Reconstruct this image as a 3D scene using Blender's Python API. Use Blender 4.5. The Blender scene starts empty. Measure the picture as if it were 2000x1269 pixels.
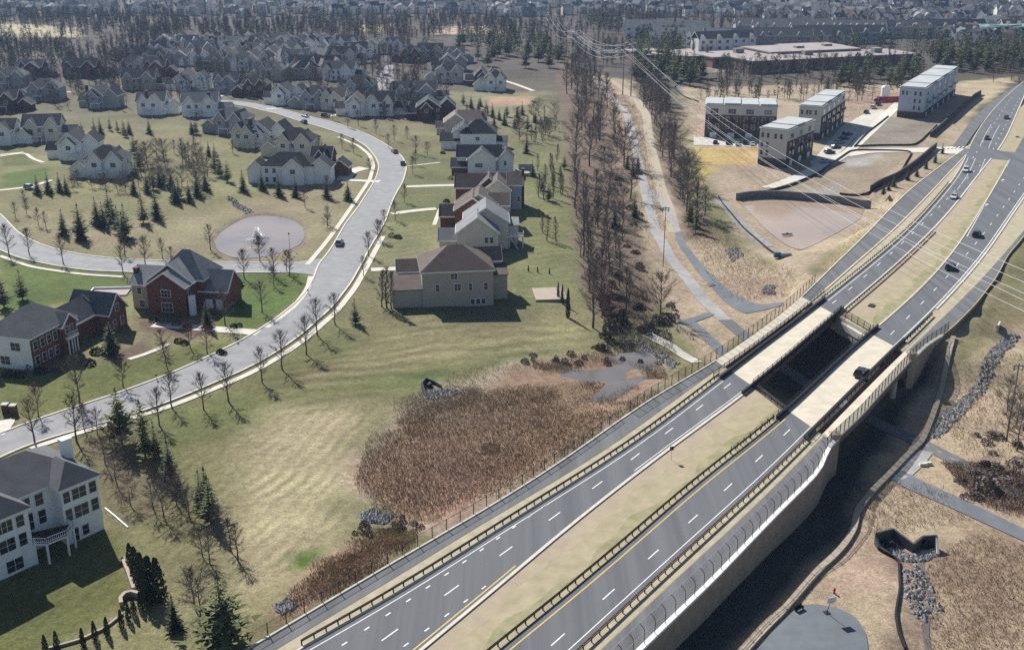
import bpy, math, random
import numpy as np
from mathutils import Vector, Matrix
R = math.radians
C = bpy.context.scene.collection
scn = bpy.context.scene
# ------------------------------------------------------------------ camera, sky, sun, exposure
CF, CYH, CH = 2150.0, -150.0, 84.0           # focal length / horizon row in photo pixels, camera height
PIT = math.atan((634.5 - CYH) / CF)
cam_d = bpy.data.cameras.new('camera'); cam = bpy.data.objects.new('camera', cam_d); C.objects.link(cam)
cam.location = (0, 0, CH); cam.rotation_euler = (math.pi / 2 - PIT, 0, 0)
cam_d.sensor_width = 36; cam_d.lens = 36 * CF / 2000; cam_d.clip_start = 1; cam_d.clip_end = 20000
scn.camera = cam
SUN_EL, SUN_AZ = R(37.5), R(30)              # sun stands at the upper left, behind the scene
sdir = Vector((-math.sin(SUN_AZ) * math.cos(SUN_EL), math.cos(SUN_AZ) * math.cos(SUN_EL), math.sin(SUN_EL)))
w = bpy.data.worlds.new('World'); scn.world = w; w.use_nodes = True
nt = w.node_tree; sky = nt.nodes.new('ShaderNodeTexSky'); sky.sky_type = 'NISHITA'; sky.sun_disc = False
sky.sun_elevation = SUN_EL; sky.sun_rotation = -SUN_AZ; sky.air_density = 1.0; sky.dust_density = 0.6; sky.ozone_density = 1.6
bg = nt.nodes['Background']; bg.inputs[1].default_value = 0.056; nt.links.new(sky.outputs[0], bg.inputs[0])
sun_d = bpy.data.lights.new('sun', 'SUN'); sun_d.energy = 5.0; sun_d.angle = R(0.5); sun_d.color = (1.0, 0.965, 0.91)
sun = bpy.data.objects.new('sun', sun_d); C.objects.link(sun)
sun.rotation_euler = sdir.to_track_quat('Z', 'Y').to_euler()
scn.view_settings.view_transform = 'Standard'; scn.view_settings.look = 'None'
scn.view_settings.exposure = 0.68; scn.view_settings.gamma = 1; scn.view_settings.use_curve_mapping = False
scn.render.engine = 'CYCLES'
cy = scn.cycles; cy.max_bounces = 5; cy.diffuse_bounces = 2; cy.glossy_bounces = 2; cy.transmission_bounces = 2
cy.transparent_max_bounces = 8; cy.volume_bounces = 0; cy.use_denoising = False; cy.caustics_reflective = False; cy.caustics_refractive = False

# ------------------------------------------------------------------ where photo points lie on the ground
def P(px, py, z=0.0):
    x = (px - 1000) / CF; y = -(py - 634.5) / CF
    dz = -math.sin(PIT) + y * math.cos(PIT); dy = math.cos(PIT) + y * math.sin(PIT)
    t = (z - CH) / dz
    return np.array([x * t, dy * t])
def proj(x, y, z):
    z = z - CH; d = y * math.cos(PIT) - z * math.sin(PIT); v = y * math.sin(PIT) + z * math.cos(PIT)
    return 1000 + CF * x / d, 634.5 - CF * v / d
HP = [  # px, py, height of the ground below the highway level
 (100,1100,-2.2),(20,1269,-2.4),(200,1200,-2.2),(300,1000,-2.1),(400,1150,-1.6),(480,1240,-.9),(100,760,-2),(300,620,-2),(600,600,-2),(850,600,-2.3),(950,600,-2.6),
 (900,400,-2),(700,300,-2),(500,470,-2.6),(200,400,-2),(200,250,-2),(500,200,-2),(900,200,-2),(100,140,-2),(450,120,-2),(700,100,-2),(900,110,-2),
 (500,60,-2),(100,60,-2),(900,50,-2),(1300,50,-2),(1600,50,-2),(1900,60,-2),(500,10,-2),(1500,10,-2),(40,560,-1.8),(450,880,-2),(300,880,-2),(600,760,-2.2),(420,1010,-2),
 (560,1000,-2),(600,850,-2.4),(640,1080,-2.2),(880,720,-2.8),(1050,660,-3),(900,850,-3.6),(1100,800,-3.6),(800,900,-3.6),(1000,900,-3.5),(1200,750,-3.8),(850,980,-3.4),(760,1040,-2.9),
 (545,1229,-.4),(640,1175,-.5),(735,1118,-.6),(840,1056,-.8),(955,988,-1.1),(1100,896,-1.5),(1200,825,-2),(1290,758,-2.8),(1340,730,-3.8),
 (1447,650,-6.5),(1384,597,-6.3),(1332,530,-5.4),(1280,450,-4.4),(1245,308,-3),(1220,200,-2.2),(1365,695,-6.3),(1300,670,-5),(1500,720,-6.6),(1560,740,-6.6),
 (1150,520,-3),(1150,300,-2.2),(1050,560,-2.5),(1040,400,-2.2),(1230,600,-4),(1200,500,-3.5),
 (1450,520,-3.8),(1490,572,-4.6),(1530,585,-5.5),(1400,620,-6.2),(1560,440,-4),(1640,410,-4),(1500,400,-3.6),(1540,480,-4),(1390,410,-3),
 (1597,546,-.9),(1640,505,-.7),(1688,462,-.7),(1737,413,-.7),(1800,355,-.6),(1856,312,-.5),(1867,280,-.5),(1895,234,-.5),(1947,190,-.5),
 (1400,300,-1.6),(1550,300,-1.6),(1650,310,-1.6),(1750,250,-1.1),(1700,330,-1.3),(1850,190,-.7),(1600,220,-1.6),(1450,180,-1.8),(1700,170,-1.5),
 (1880,625,-.6),(1930,565,-.5),(1985,500,-.5),(2100,380,-.5),(1930,630,-3.2),(1990,560,-2.2),(1900,680,-5.2),(1960,680,-5),(1880,790,-6.5),(1830,860,-6.7),(1950,800,-5.6),
 (1800,760,-6.6),(1750,900,-6.8),(1680,880,-6.6),(1650,1050,-6.2),(1560,1150,-5.4),(1460,1250,-4.8),(1400,1200,-5),(1620,960,-6.6),(1700,1200,-5.6),(1780,1075,-7.2),(1900,1150,-6.8),(2000,1230,-6.6),(1900,950,-6.3),(2100,900,-6),(1850,1269,-6.6)]
_hx = np.array([[*P(a, b, c), c] for a, b, c in HP])
def hz(x, y):
    x = np.asarray(x, float); y = np.asarray(y, float); sh = x.shape; x = x.ravel(); y = y.ravel(); out = np.empty_like(x)
    for i in range(0, len(x), 20000):
        d2 = (x[i:i+20000, None] - _hx[None, :, 0])**2 + (y[i:i+20000, None] - _hx[None, :, 1])**2
        wt = 1.0 / (d2 + 26.0)**2
        out[i:i+20000] = (wt * _hx[None, :, 2]).sum(1) / wt.sum(1)
    return out.reshape(sh)
def at2(px, py):
    z = -2.0
    for _ in range(14):
        q = P(px, py, z); z = 0.5 * z + 0.5 * float(hz(q[0], q[1]))
    return q
def at(px, py, up=0.0):
    q = at2(px, py); return Vector((q[0], q[1], float(hz(q[0], q[1])) + up))
def scale_at(px, py):                          # metres per photo pixel at a ground point
    q = at2(px, py); return math.hypot(math.hypot(q[0], q[1]), CH) / CF
# ------------------------------------------------------------------ object helpers
def tag(o, label=None, cat=None, group=None, kind=None):
    if label: o['label'] = label
    if cat: o['category'] = cat
    if group: o['group'] = group
    if kind: o['kind'] = kind
    return o
def thing(name, label, cat, loc=(0, 0, 0), rz=0.0, group=None):
    o = bpy.data.objects.new(name, None); C.objects.link(o); o.location = loc; o.rotation_euler = (0, 0, rz)
    o.empty_display_size = 0.5
    return tag(o, label, cat, group)
class MB:
    def __init__(s): s.v = []; s.f = []; s.m = []
    def add(s, vs, fs, m=0):
        n = len(s.v); s.v += [tuple(v) for v in vs]; s.f += [tuple(i + n for i in f) for f in fs]; s.m += [m] * len(fs); return s
    def hexa(s, a, m=0):                      # 8 corners: bottom 4 then top 4, both counter-clockwise
        return s.add(a, [(3,2,1,0),(4,5,6,7),(0,1,5,4),(1,2,6,5),(2,3,7,6),(3,0,4,7)], m)
    def box(s, x0, x1, y0, y1, z0, z1, m=0):
        return s.hexa([(x0,y0,z0),(x1,y0,z0),(x1,y1,z0),(x0,y1,z0),(x0,y0,z1),(x1,y0,z1),(x1,y1,z1),(x0,y1,z1)], m)
    def quad(s, a, b, c, d, m=0): return s.add([a, b, c, d], [(0,1,2,3)], m)
    def tri(s, a, b, c, m=0): return s.add([a, b, c], [(0,1,2)], m)
    def tube(s, p, q, r0, r1=None, n=5, m=0, cap=True):
        p = Vector(p); q = Vector(q); r1 = r0 if r1 is None else r1; d = (q - p)
        if d.length < 1e-6: return s
        d.normalize(); a = d.orthogonal().normalized(); b = d.cross(a)
        vs = [p + (a * math.cos(t) + b * math.sin(t)) * r0 for t in [2*math.pi*i/n for i in range(n)]]
        vs += [q + (a * math.cos(t) + b * math.sin(t)) * r1 for t in [2*math.pi*i/n for i in range(n)]]
        fs = [(i, (i+1) % n, n + (i+1) % n, n + i) for i in range(n)]
        if cap: fs += [tuple(range(n, 2*n)), tuple(range(n-1, -1, -1))]
        return s.add(vs, fs, m)
    def path(s, pts, r, n=4, m=0):
        for a, b in zip(pts[:-1], pts[1:]): s.tube(a, b, r, r, n, m, False)
        return s
    def bar(s, a, b, wd, z0, z1, m=0):        # upright slab along a ground segment
        a = Vector(a[:2]).to_3d(); b = Vector(b[:2]).to_3d(); d = (b - a).normalized(); n_ = Vector((-d.y, d.x, 0)) * wd / 2
        za = Vector((0, 0, z0)); zb = Vector((0, 0, z1))
        return s.hexa([a-n_+za, b-n_+za, b+n_+za, a+n_+za, a-n_+zb, b-n_+zb, b+n_+zb, a+n_+zb], m)
    def lathe(s, prof, n=12, m=0, c=(0, 0)):
        k = len(prof); vs = [(c[0]+r*math.cos(2*math.pi*i/n), c[1]+r*math.sin(2*math.pi*i/n), z) for i in range(n) for r, z in prof]
        fs = [(i*k+j, ((i+1) % n)*k+j, ((i+1) % n)*k+j+1, i*k+j+1) for i in range(n) for j in range(k-1)]
        return s.add(vs, fs, m)
    def mesh(s, name, mats):
        me = bpy.data.meshes.new(name); me.from_pydata(s.v, [], s.f)
        for mt in (mats if isinstance(mats, (list, tuple)) else [mats]): me.materials.append(mt)
        if len(me.materials) > 1: me.polygons.foreach_set('material_index', s.m)
        me.update(); return me
    def build(s, name, mats, parent=None, loc=None, smooth=False):
        me = s.mesh(name, mats); o = bpy.data.objects.new(name, me); C.objects.link(o)
        if smooth: me.polygons.foreach_set('use_smooth', [True] * len(me.polygons))
        if parent: o.parent = parent
        if loc is not None: o.location = loc
        return o
def link(name, me, parent=None, loc=None, rz=None, sc=None):
    o = bpy.data.objects.new(name, me); C.objects.link(o)
    if parent: o.parent = parent
    if loc is not None: o.location = loc
    if rz is not None: o.rotation_euler = (0, 0, rz)
    if sc is not None: o.scale = sc
    return o
# ------------------------------------------------------------------ materials
def mat(name, c, c2=None, scale=0.6, rough=0.85, detail=5, spec=0.25, metal=0.0, bump=0.0, vary=0.0, lines=None, contrast=(0.35, 0.65), stretch=False):
    m = bpy.data.materials.new(name); m.use_nodes = True; t = m.node_tree; L = t.links; b = t.nodes['Principled BSDF']
    b.inputs['Roughness'].default_value = rough; b.inputs['Specular IOR Level'].default_value = spec; b.inputs['Metallic'].default_value = metal
    tc = t.nodes.new('ShaderNodeTexCoord')
    no = t.nodes.new('ShaderNodeTexNoise'); no.inputs['Scale'].default_value = scale; no.inputs['Detail'].default_value = detail; no.inputs['Roughness'].default_value = 0.65
    if stretch:                                # tyre-polished lanes: streaks along the highway
        mp = t.nodes.new('ShaderNodeMapping'); mp.inputs['Rotation'].default_value = (0, 0, R(35)); mp.inputs['Scale'].default_value = (1.5, .03, 1)
        L.new(tc.outputs['Object'], mp.inputs['Vector']); L.new(mp.outputs['Vector'], no.inputs['Vector']); no.inputs['Scale'].default_value = .3
    else: L.new(tc.outputs['Object'], no.inputs['Vector'])
    ra = t.nodes.new('ShaderNodeValToRGB'); e = ra.color_ramp.elements
    e[0].position, e[1].position = contrast
    c2 = c2 or tuple(x * 0.78 for x in c)
    e[0].color = (*c2, 1); e[1].color = (*c, 1)
    L.new(no.outputs['Fac'], ra.inputs['Fac']); col = ra.outputs['Color']
    if lines:                                  # (axis, period m, darkening)
        wv = t.nodes.new('ShaderNodeTexWave'); wv.wave_type = 'BANDS'; wv.bands_direction = lines[0]; wv.wave_profile = 'SAW'
        wv.inputs['Scale'].default_value = 2 * math.pi / 20 / lines[1] * 1.0; wv.inputs['Distortion'].default_value = 0.0
        L.new(tc.outputs['Object'], wv.inputs['Vector'])
        mr = t.nodes.new('ShaderNodeMapRange'); mr.inputs['From Min'].default_value = 0.0; mr.inputs['From Max'].default_value = 0.25
        mr.inputs['To Min'].default_value = 1 - lines[2]; mr.inputs['To Max'].default_value = 1.0; L.new(wv.outputs['Fac'], mr.inputs['Value'])
        mx = t.nodes.new('ShaderNodeMix'); mx.data_type = 'RGBA'; mx.blend_type = 'MULTIPLY'; mx.inputs['Factor'].default_value = 1
        L.new(col, mx.inputs['A']); L.new(mr.outputs['Result'], mx.inputs['B']); col = mx.outputs['Result']
    if vary:
        oi = t.nodes.new('ShaderNodeObjectInfo'); hs = t.nodes.new('ShaderNodeHueSaturation')
        mr = t.nodes.new('ShaderNodeMapRange'); mr.inputs['To Min'].default_value = 1 - vary; mr.inputs['To Max'].default_value = 1 + vary
        L.new(oi.outputs['Random'], mr.inputs['Value']); L.new(mr.outputs['Result'], hs.inputs['Value']); L.new(col, hs.inputs['Color'])
        m2 = t.nodes.new('ShaderNodeMapRange'); m2.inputs['To Min'].default_value = 0.5 + vary * 0.08; m2.inputs['To Max'].default_value = 0.5 - vary * 0.08
        L.new(oi.outputs['Random'], m2.inputs['Value']); L.new(m2.outputs['Result'], hs.inputs['Hue']); col = hs.outputs['Color']
    L.new(col, b.inputs['Base Color'])
    if bump:
        bp = t.nodes.new('ShaderNodeBump'); bp.inputs['Strength'].default_value = bump; bp.inputs['Distance'].default_value = 0.1
        n2 = t.nodes.new('ShaderNodeTexNoise'); n2.inputs['Scale'].default_value = scale * 6; n2.inputs['Detail'].default_value = 4
        L.new(tc.outputs['Object'], n2.inputs['Vector']); L.new(n2.outputs['Fac'], bp.inputs['Height']); L.new(bp.outputs['Normal'], b.inputs['Normal'])
    return m
MT = {}
def see_through(m, keep):                      # woven wire: part of the light passes between the wires
    t = m.node_tree; b = t.nodes['Principled BSDF']; o = t.nodes['Material Output']
    tr = t.nodes.new('ShaderNodeBsdfTransparent'); mx = t.nodes.new('ShaderNodeMixShader'); mx.inputs[0].default_value = keep
    t.links.new(tr.outputs[0], mx.inputs[1]); t.links.new(b.outputs[0], mx.inputs[2]); t.links.new(mx.outputs[0], o.inputs['Surface'])
    return m
MT['highway'] = mat('highway_asphalt', (.135,.14,.149), (.096,.101,.109), .25, .9, stretch=True)
MT['path'] = mat('path_asphalt', (.15,.155,.16), (.10,.103,.108), .25, .9, stretch=True)
MT['street'] = mat('street_asphalt', (.27,.27,.275), (.205,.205,.21), .35, .9, 9)
MT['trail'] = mat('trail_asphalt', (.34,.33,.315), (.26,.25,.24), .3, .9)
MT['greypath'] = mat('new_asphalt', (.15,.165,.18), (.12,.13,.145), .3, .9)
MT['concrete'] = mat('concrete', (.53,.5,.44), (.42,.4,.35), .5, .85)
MT['deckcon'] = mat('deck_concrete', (.60,.54,.43), (.48,.43,.34), .35, .85)
MT['walk'] = mat('walk_concrete', (.6,.56,.48), (.48,.45,.39), .6, .9)
MT['paint'] = mat('white_road_paint', (.75,.75,.73), (.6,.6,.58), 2, .7)
MT['yellow'] = mat('yellow_road_paint', (.62,.44,.12), (.5,.36,.12), 2, .7)
MT['green'] = mat('median_green', (.2,.2,.095), (.33,.285,.18), .3, .95, 8)
MT['brownstrip'] = mat('median_brown', (.31,.25,.185), (.37,.31,.215), .3, .95, 8)
MT['median'] = mat('median_grass', (.38,.32,.215), (.28,.245,.15), .35, .95, 8)
MT['dirt'] = mat('dirt', (.26,.215,.155), (.17,.145,.11), .5, .95, 6)
MT['brownwall'] = mat('brown_block_wall', (.36,.28,.23), (.27,.21,.175), .8, .9, lines=('Z', .4, .35))
MT['darkmetal'] = mat('dark_metal', (.035,.034,.036), None, 2, .5, metal=.3)
MT['rust'] = mat('weathered_rail', (.2,.135,.12), (.12,.085,.08), 1.2, .7, metal=.2)
MT['galv'] = mat('galvanised_metal', (.42,.43,.45), (.32,.33,.35), 1.5, .45, metal=.5)
MT['mesh'] = see_through(mat('black_wire_mesh', (.03,.03,.03), None, 2, .6), .36)
MT['chain'] = see_through(mat('chain_link_mesh', (.13,.13,.14), None, 2, .6), .15)
MT['white'] = mat('white_trim', (.8,.79,.77), (.72,.71,.69), 1, .7)
MT['glass'] = mat('window_glass', (.03,.035,.045), (.02,.024,.03), 1, .08, spec=.6)
MT['black'] = mat('black_matte', (.018,.018,.019), None, 1, .7)
MT['stone'] = mat('grey_stone', (.30,.29,.28), (.12,.12,.12), 1.3, .95, 6, bump=.5)
MT['tan'] = mat('tan_stone', (.42,.36,.27), (.3,.25,.19), 1.2, .95, bump=.3)
MT['bark'] = mat('bark', (.135,.112,.095), (.08,.067,.058), 2, .95, vary=.2)
MT['twig'] = mat('bare_twigs', (.215,.175,.15), (.13,.107,.095), .5, .95, vary=.25)
MT['redtwig'] = mat('red_budding_twigs', (.22,.105,.1), (.13,.07,.065), .5, .95, vary=.2)
MT['needle'] = mat('dark_needles', (.085,.1,.045), (.036,.046,.024), .9, .9, vary=.25)
MT['pine'] = mat('pine_needles', (.14,.155,.062), (.06,.072,.032), .8, .9, vary=.25)
MT['hedge'] = mat('hedge_leaves', (.05,.062,.03), (.022,.03,.016), 1.5, .9, vary=.2)
MT['reed'] = mat('dry_reeds', (.40,.30,.195), (.24,.175,.11), .3, .95, 6)
MT['palereed'] = mat('pale_dry_reeds', (.5,.42,.33), (.3,.22,.16), .6, .95, 6)
MT['rock'] = mat('riprap', (.42,.41,.40), (.17,.165,.165), 1.5, .95, 6, vary=.2)
MT['wood'] = mat('weathered_pole_wood', (.3,.27,.24), (.2,.18,.16), 1.5, .9)
# ------------------------------------------------------------------ highway lines as offsets v(u) along one axis
PSI = R(35); UX, UY = math.sin(PSI), math.cos(PSI)
def uv(q): return q[0]*UX + q[1]*UY, q[0]*UY - q[1]*UX
def xy(u, v): return u*UX + v*UY, u*UY - v*UX
class Line:
    def __init__(s, pts, sm=14.0):
        a = np.array(sorted(uv(P(x, y, 0)) for x, y in pts)); uu = np.arange(a[0, 0]-150, a[-1, 0]+600, 2.0)
        k = min(4, len(a)); c0 = np.polyfit(a[:k, 0], a[:k, 1], 1); c1 = np.polyfit(a[-3:, 0], a[-3:, 1], 1)
        vv = np.interp(uu, a[:, 0], a[:, 1])
        vv = np.where(uu < a[0, 0], a[0, 1] + c0[0]*(uu-a[0, 0]), vv); vv = np.where(uu > a[-1, 0], a[-1, 1] + c1[0]*(uu-a[-1, 0]), vv)
        out = vv.copy()                         # smoothing window grows with distance
        for i, u in enumerate(uu):
            sg = sm * max(0.6, u/200); wgt = np.exp(-0.5*((uu-u)/sg)**2); out[i] = (wgt*vv).sum()/wgt.sum()
        s.u, s.v = uu, out
    def __call__(s, u): return np.interp(u, s.u, s.v)
class Off:
    def __init__(s, a, d): s.a, s.d = a, d
    def __call__(s, u): return s.a(u) + s.d
LA = Line([(547,1229),(700,1137),(809,1073),(965,984.5),(1110,892.5),(1209,820),(1266,779),(1297,758),(1350,733.5),(1370,723),(1405,705),(1490,640),(1570,585),(1597,544),(1650,497),(1688,463),(1737,409),(1765,376),(1807,346),(1835,325),(1856,310)])
LB = Line([(671,1190),(735,1153),(799,1117),(898,1050),(1004,990),(1110,926),(1181,884),(1251,834),(1297,800),(1370,744),(1429,706),(1510,645),(1583,592),(1632,548),(1685,499),(1737,459),(1772,422),(1804,390),(1860,330)])
LD = Line([(598,1262),(650,1236),(721,1195),(820,1135),(951,1052),(1074.6,972),(1181,908.5),(1301,824),(1432,721),(1516,658),(1597,598),(1650,555),(1737.5,485),(1797,432.5),(1825,395.5),(1867,350),(1891,311),(1892,285),(1916,245),(1947,206.5),(1975,178.5),(1996,164.5)])
LE = Line([(820,1266),(968.5,1145),(1074.6,1053.5),(1180.8,968.6),(1269,901),(1350,841),(1380,820),(1476,751),(1555,682),(1632,613),(1648,600),(1734,530),(1825,445),(1874,388.5),(1909,339.5),(1936,306),(1961,283.5),(1975,241.5),(1996,196)])
LF = Line([(975,1266),(1074.6,1188),(1181,1099.5),(1287,1007.5),(1350,951),(1543,802),(1620,724),(1699,650),(1713,643),(1783,583),(1846,518),(1888,460.5),(1912.5,415),(1937,380),(1961,336),(1974,311),(1992,280)])
LG = Line([(1124,1269),(1300,1106.6),(1406,1011),(1512,915.5),(1590,836),(1670,756),(1748,678),(1825,607.5),(1895,530.5),(1930,488.5),(1965,432.5),(2000,383.5)])
LI = Line([(1300,1142),(1406,1046.5),(1512,947.4),(1583,873),(1680,772),(1762,690),(1790,664),(1856.5,604),(1912.5,548),(1965,488.5),(2000,446.5)])
LH = Line([(1248,1269),(1388,1135),(1505,1013.5),(1572,947),(1593,926),(1606,903),(1613,876),(1633,858),(1682,812),(1735,752),(1784,698),(1808,674),(1844,653),(1866,634),(1907,593),(1947.5,540),(1969,498),(2000,462)], 2.2)
def joint(a, b):
    a, b = uv(P(*a)), uv(P(*b)); k = (b[0]-a[0])/(b[1]-a[1]); return lambda v: a[0] + k*(v-a[1])
JN = joint((1405, 709), (1590, 837)); JF = joint((1575, 584), (1748, 677))
FAR = lambda v: 820.0
NEAR = lambda v: 62.0
def solve(line, J):                            # station where a line meets a joint
    u = 200.0
    for _ in range(30): u = float(J(line(u)))
    return u
def rib(mb, l0, l1, J0, J1, z=0.0, step=3.0, m=0, cols=1):
    a0, a1, b0, b1 = solve(l0, J0), solve(l0, J1), solve(l1, J0), solve(l1, J1)
    n = max(2, int((a1-a0)/step)); rows = []
    for i in range(n+1):
        s = i/n; ua = a0 + (a1-a0)*s; ub = b0 + (b1-b0)*s
        pa = xy(ua, float(l0(ua))); pb = xy(ub, float(l1(ub)))
        rows.append([(pa[0]+(pb[0]-pa[0])*t/cols, pa[1]+(pb[1]-pa[1])*t/cols, z) for t in range(cols+1)])
    vs = [v for r in rows for v in r]; k = cols+1
    mb.add(vs, [(i*k+j, i*k+j+1, (i+1)*k+j+1, (i+1)*k+j) for i in range(n) for j in range(cols)], m); return mb
def skirt(mb, l, J0, J1, z0, z1, step=3.0, flip=False, m=0):
    a0, a1 = solve(l, J0), solve(l, J1); n = max(2, int((a1-a0)/step)); vs = []
    for i in range(n+1):
        u = a0 + (a1-a0)*i/n; p = xy(u, float(l(u))); vs += [(p[0], p[1], z0), (p[0], p[1], z1)]
    mb.add(vs, [(2*i, 2*i+2, 2*i+3, 2*i+1) if not flip else (2*i, 2*i+1, 2*i+3, 2*i+2) for i in range(n)], m); return mb
def line_pts(l, u0, u1, step, z=0.0):
    n = max(1, int(round((u1-u0)/step))); return [Vector((*xy(u, float(l(u))), z)) for u in np.linspace(u0, u1, n+1)]
def ushift(J, d): return lambda v: J(v) + d
# ------------------------------------------------------------------ the ground: one sheet, land cover as its own colours, plus shade painted by the wall and bridges
def in_poly(X, Y, poly):
    ins = np.zeros(X.shape, bool); n = len(poly); d = np.full(X.shape, 1e9)
    for i in range(n):
        x0, y0 = poly[i]; x1, y1 = poly[(i+1) % n]
        if y0 != y1: ins ^= ((y0 > Y) != (y1 > Y)) & (X < (x1-x0)*(Y-y0)/(y1-y0) + x0)
        dx, dy = x1-x0, y1-y0; t = np.clip(((X-x0)*dx + (Y-y0)*dy)/(dx*dx+dy*dy+1e-9), 0, 1)
        d = np.minimum(d, np.hypot(X-x0-t*dx, Y-y0-t*dy))
    return np.where(ins, d, -d)
def vnoise(X, Y, sc, seed):
    rs = np.random.RandomState(seed); g = rs.rand(64, 64); x = X/sc; y = Y/sc; i = np.floor(x).astype(int); j = np.floor(y).astype(int); fx = x-i; fy = y-j
    fx = fx*fx*(3-2*fx); fy = fy*fy*(3-2*fy); a = lambda p, q: g[p % 64, q % 64]
    return (a(i, j)*(1-fx)+a(i+1, j)*fx)*(1-fy) + (a(i, j+1)*(1-fx)+a(i+1, j+1)*fx)*fy - 0.5
_ex = []
for d_ in np.arange(17, 420, 9):
    for k_, z_ in ((1.5, -.35), (6.5, -1.6 if d_ < 150 else -.6)):
        u_ = solve(LH, JF) + d_; q_ = xy(u_, float(LH(u_)) + k_); _ex.append([*q_, z_])
for d_ in np.arange(0, 330, 11): u_ = solve(LA, JF) + 14 + d_; q_ = xy(u_, float(LA(u_)) - 1.5); _ex.append([*q_, -.4])
for px_, py_ in ((1450,396),(1500,396),(1560,396),(1620,400),(1680,408),(1675,428),(1630,452),(1590,474),(1562,486),(1530,476),(1495,452),(1465,420),(1560,440),(1620,425),(1510,430)): _ex.append([*P(px_, py_, -4.6), -4.6])
_hx = np.concatenate([_hx, np.array(_ex)])
def build_ground():
    ys = [70.0]
    while ys[-1] < 5200: ys.append(ys[-1] + max(1.15, ys[-1]*0.0072))
    ys = np.array(ys); ss = np.linspace(-0.72, 0.72, 620); Y, S = np.meshgrid(ys, ss, indexing='ij'); X = S*(Y+40)
    Z = hz(X, Y)
    for poly, zw, sl in ((SEDP, -4.35, .22), (PONDP, -2.75, .18)):
        W = [tuple(P(a, b, zw)) for a, b in poly]; xs = [q[0] for q in W]; yy = [q[1] for q in W]; s_ = (X > min(xs)-10) & (X < max(xs)+10) & (Y > min(yy)-14) & (Y < max(yy)+14)
        d = in_poly(X[s_], Y[s_], W); Z[s_] = np.where(d > -9, np.minimum(Z[s_], zw - .1 - sl*d), Z[s_])
    W = [tuple(at2(*q)) for q in ((1000,730),(1040,705),(1180,692),(1300,700),(1310,745),(1260,790),(1150,800),(1050,775))]; s_ = in_poly(X, Y, W) > -3
    Z[s_] += .35*vnoise(X, Y, 6, 9)[s_] + .25*vnoise(X, Y, 2.6, 10)[s_]
    u, v = X*UX + Y*UY, X*UY - Y*UX
    inside = (v > LA(u)-0.5) & (v < LH(u)+0.5) & (u < 900) & ((u < JN(v)+1) | (u > JF(v)-1))
    Z = np.where(inside, np.minimum(Z, -0.7), Z)
    nA = vnoise(X, Y, 9, 1) + 0.5*vnoise(X, Y, 3.5, 2); nB = vnoise(X, Y, 25, 3)
    col = np.empty(X.shape + (3,)); mx = np.zeros(X.shape + (4,))
    col[:] = (.158, .15, .074); mx[..., 3] = 1
    far = np.clip((Y-430)/250, 0, 1)[..., None]; col[:] = col*(1-far) + np.array((.078, .068, .056))*far
    col *= (1 + 0.35*nB)[..., None]
    def paint(poly, c, soft=2.5, wob=3.0, k=1.0, **ch):
        W = [tuple(at2(*q)) for q in poly]; xs = [q[0] for q in W]; yy = [q[1] for q in W]; pad = soft+wob+3
        sel = (X > min(xs)-pad) & (X < max(xs)+pad) & (Y > min(yy)-pad) & (Y < max(yy)+pad)
        if not sel.any(): return
        d = in_poly(X[sel], Y[sel], W) + wob*nA[sel]; a = np.clip(0.5 + d/soft, 0, 1)*k
        if c is not None: col[sel] = col[sel]*(1-a)[:, None] + np.array(c)*a[:, None]
        for i, key in enumerate(('s1', 's2', 'scrub')):
            if key in ch: mx[sel, i] = mx[sel, i]*(1-a) + ch[key]*a
            elif c is not None: mx[sel, i] *= (1-a)
    G1 = (.08, .115, .03); G2 = (.1, .108, .04); DRY = (.235, .205, .125); TAN = (.345, .28, .195); BRN = (.165, .125, .092); OLV = (.13, .132, .06)
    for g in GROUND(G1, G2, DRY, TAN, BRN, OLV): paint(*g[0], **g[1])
    n, m = X.shape; V = np.stack([X, Y, Z], -1).reshape(-1, 3); idx = np.arange(n*m).reshape(n, m)
    F = np.stack([idx[:-1, :-1], idx[:-1, 1:], idx[1:, 1:], idx[1:, :-1]], -1).reshape(-1, 4)
    me = bpy.data.meshes.new('ground'); me.vertices.add(len(V)); me.vertices.foreach_set('co', V.ravel())
    me.loops.add(F.size); me.loops.foreach_set('vertex_index', F.ravel()); me.polygons.add(len(F)); me.polygons.foreach_set('loop_start', np.arange(0, F.size, 4))
    me.polygons.foreach_set('loop_total', np.full(len(F), 4)); me.update(calc_edges=True); me.polygons.foreach_set('use_smooth', np.ones(len(F), bool))
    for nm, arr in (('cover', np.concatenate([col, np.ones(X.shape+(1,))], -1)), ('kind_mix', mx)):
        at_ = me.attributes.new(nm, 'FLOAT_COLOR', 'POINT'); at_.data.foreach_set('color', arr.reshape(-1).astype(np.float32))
    mt = bpy.data.materials.new('land_cover_with_shade'); mt.use_nodes = True; t = mt.node_tree; L = t.links; b = t.nodes['Principled BSDF']
    b.inputs['Roughness'].default_value = .95; b.inputs['Specular IOR Level'].default_value = .1
    N = lambda ty, **kw: t.nodes.new(ty)
    a1 = N('ShaderNodeAttribute'); a1.attribute_name = 'cover'; a2 = N('ShaderNodeAttribute'); a2.attribute_name = 'kind_mix'
    sp = N('ShaderNodeSeparateColor'); L.new(a2.outputs['Color'], sp.inputs['Color']); ge = N('ShaderNodeNewGeometry')
    def noise(sc, det=6, ro=.6):
        q = N('ShaderNodeTexNoise'); q.inputs['Scale'].default_value = sc; q.inputs['Detail'].default_value = det; q.inputs['Roughness'].default_value = ro
        L.new(ge.outputs['Position'], q.inputs['Vector']); return q.outputs['Fac']
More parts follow.
